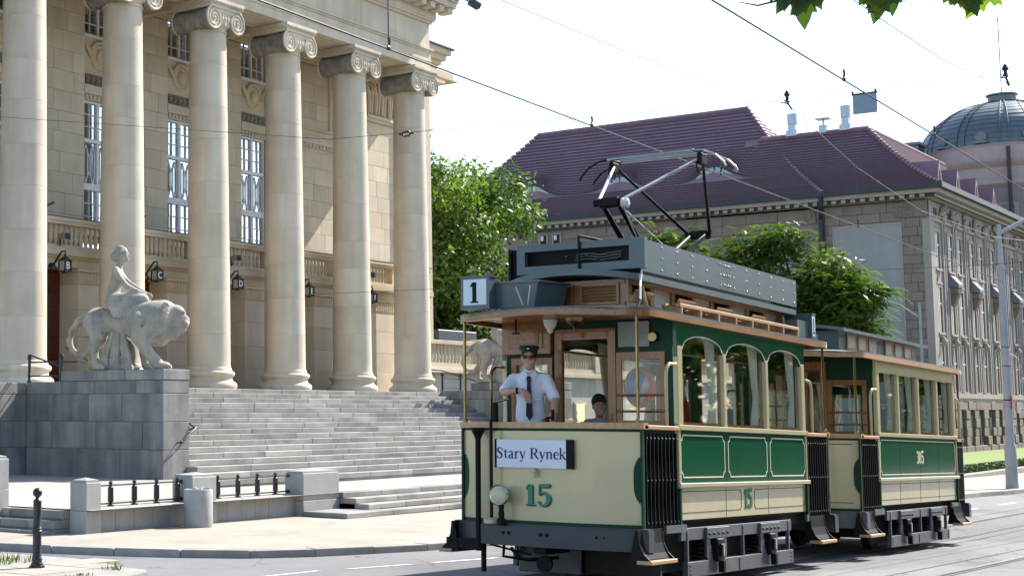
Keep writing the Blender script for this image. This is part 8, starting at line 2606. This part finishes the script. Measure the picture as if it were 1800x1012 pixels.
for (x, y, z, sz, kind, roll) in spec:
    o = bpy.data.objects.new('leaf', mbm if kind else md_); COL.objects.link(o); o.parent = mt
    # leaf plane roughly facing the camera, tip pointing down with some roll
    f = Vector((-.9, -.35, -.3)).normalized(); f = (f + Vector((rg.uniform(-.4, .4), rg.uniform(-.4, .4), rg.uniform(-.3, .3)))).normalized()
    up = Vector((0, 0, 1)); up = (up - f * up.dot(f)).normalized(); rt = up.cross(f)
    a = roll; yv = up * math.cos(a) + rt * math.sin(a); xv = yv.cross(f)
    mm = Matrix((xv, yv, f)).transposed().to_4x4(); mm = Matrix.Translation(Vector((x, y, z + .004)) - Vector(mt.location)) @ mm @ Matrix.Scale(sz * .9, 4)
    o.matrix_local = mm
    st2 = MB(); st2.tube([(x, y, z), (x + .02, y - .02, z + .06), (x + .05, y - .06, z + .13)], .0025, 5); st2.build('leaf_stalk', BARK, mt)

# ------------------------------------------------------------------ overhead wires
WIRE = M('copper_wire', (.05, .045, .04), (.07, .06, .055), scale=5, rough=.5, metal=.5)
def wz(u): return 4.93 - .020 * (u - 17)


def wire(pts, r, name, label, cat='wire', group=None):
    mb = MB(); mb.tube(pts, r, 6); o = mb.build(name, WIRE, smooth=60); return tag(o, label, cat, group)


wire([(u, 7.52, wz(u)) for u in (-10, 5, 18.3, 30, 45, 70, 110)], .0085, 'contact_wire', 'contact wire over the tram, resting on the pantograph')
wire([(u, 4.52, wz(u)) for u in (-10, 5, 18, 30, 45, 70, 110)], .0085, 'contact_wire', 'contact wire of the near track, crossing before the tiled roof')
wire([(u, 7.52, z) for u, z in ((-10, 7.2), (2, 6.05), (14.3, 5.99), (17.5, 6.02), (20.7, 6.11), (23.5, 6.30), (27, 5.75), (31, 5.42), (37, 5.45), (46, 6.0), (70, 5.0))], .006, 'messenger_wire', 'sagging messenger wire above the contact wire of the tram track')
wire([(u, 4.52, z) for u, z in ((-10, 7.0), (5, 5.9), (17.6, 5.88), (20, 5.9), (22.2, 6.05), (23.5, 6.22), (26, 5.65), (31, 5.35), (46, 5.9), (70, 5.0))], .006, 'messenger_wire', 'sagging messenger wire above the near track at the upper right')
wire([(23.5, 26.6, 8.6), (23.5, 16, 6.75), (23.5, 7.52, 6.36), (23.5, 4.52, 6.33), (23.5, -9, 7.4)], .005, 'span_wire', 'thin span wire crossing the street from the theatre columns')
wire([(36, 25, 5.0), (36, 7.52, 4.75), (36, -9, 5.2)], .006, 'span_wire', 'thin span wire crossing low behind the pantograph')
INS = M('insulator_black', (.02, .02, .022), (.03, .03, .03), scale=5, rough=.4)


def ins(loc, label, f):
    r = MB(); f(r, loc); return tag(r.build('wire_insulator', INS, smooth=40), label, 'insulator', 'wire insulators')


def ins_v(r, p):
    r.lathe([(.02, -.02), (.05, 0), (.025, .03), (.025, .08), (.05, .10), (.03, .15), (.0, .19)], c=p, n=10); r.tube([(p[0] - .25, p[1], p[2] - .06), (p[0], p[1], p[2] - .01), (p[0] + .2, p[1], p[2] - .09)], .016, 6)


ins((23.5, 7.52, 6.34), 'black mushroom insulator on the span wire above the tile ridge', ins_v)
ins((23.5, 4.52, 6.30), 'black mushroom insulator on the span wire near the dome', ins_v)


def ins_t(r, p):
    r.tube([(p[0], p[1] + .15, p[2] + .005), (p[0], p[1] + .09, p[2])], .02, 6); r.tube([(p[0], p[1] - .15, p[2] - .005), (p[0], p[1] - .09, p[2])], .02, 6)
    r.tube([(p[0], p[1] + .09, p[2]), (p[0], p[1] + .05, p[2] + .04), (p[0], p[1] - .05, p[2] + .04), (p[0], p[1] - .09, p[2]), (p[0], p[1] - .05, p[2] - .04), (p[0], p[1] + .05, p[2] - .04), (p[0], p[1] + .09, p[2])], .018, 6)


ins((23.5, 14.3, 6.65), 'black turnbuckle on the span wire right of the last column', ins_t)
for (u, v, z1, lab) in ((12.06, 7.52, 5.9, 'black dropper rod hanging against the theatre frieze'), (16.5, 7.52, 6.0, 'fine dropper between the two wires above the left tree'), (15.9, 4.52, 5.75, 'dropper clip on the near contact wire against the white sky'), (26.9, 7.52, 5.75, 'dropper before the grey rendered wall panel'), (20.6, 7.52, 6.1, 'dropper above the eyebrow dormer'), (19.4, 4.52, 5.88, 'dropper on the near messenger wire at the top right')):
    r = MB(); z0 = wz(u)
    r.tube([(u, v, z0), (u, v, z1)], .0018 if u > 13 else .007, 5); r.ball((u, v, z0 + .01), (.035, .02, .025), 8, 5); r.tube([(u, v, z0 + .03), (u + .02, v, z0 + .07), (u, v, z0 + .11)], .012, 5)
    tag(r.build('wire_dropper', INS), lab, 'dropper', 'wire droppers')
pz = 6.35
pt = empty('hanging_plate', (23.55, 6.42, pz - .3), 'blank blue-grey square plate hanging from the span wire', 'sign')
mb = MB(); mb.box(23.53, 23.545, 6.24, 6.58, pz - .33, pz - .02); mb.build('plate', M('plate_back', (.22, .28, .33), (.18, .23, .28), scale=3, rough=.5, metal=.3), pt)
mb = MB()
for v in (6.25, 6.57): mb.tube([(23.53, v, pz - .03), (23.5, v, pz + .01)], .014, 6)
mb.box(23.525, 23.55, 6.23, 6.59, pz - .04, pz - .015); mb.build('clips', INS, pt)
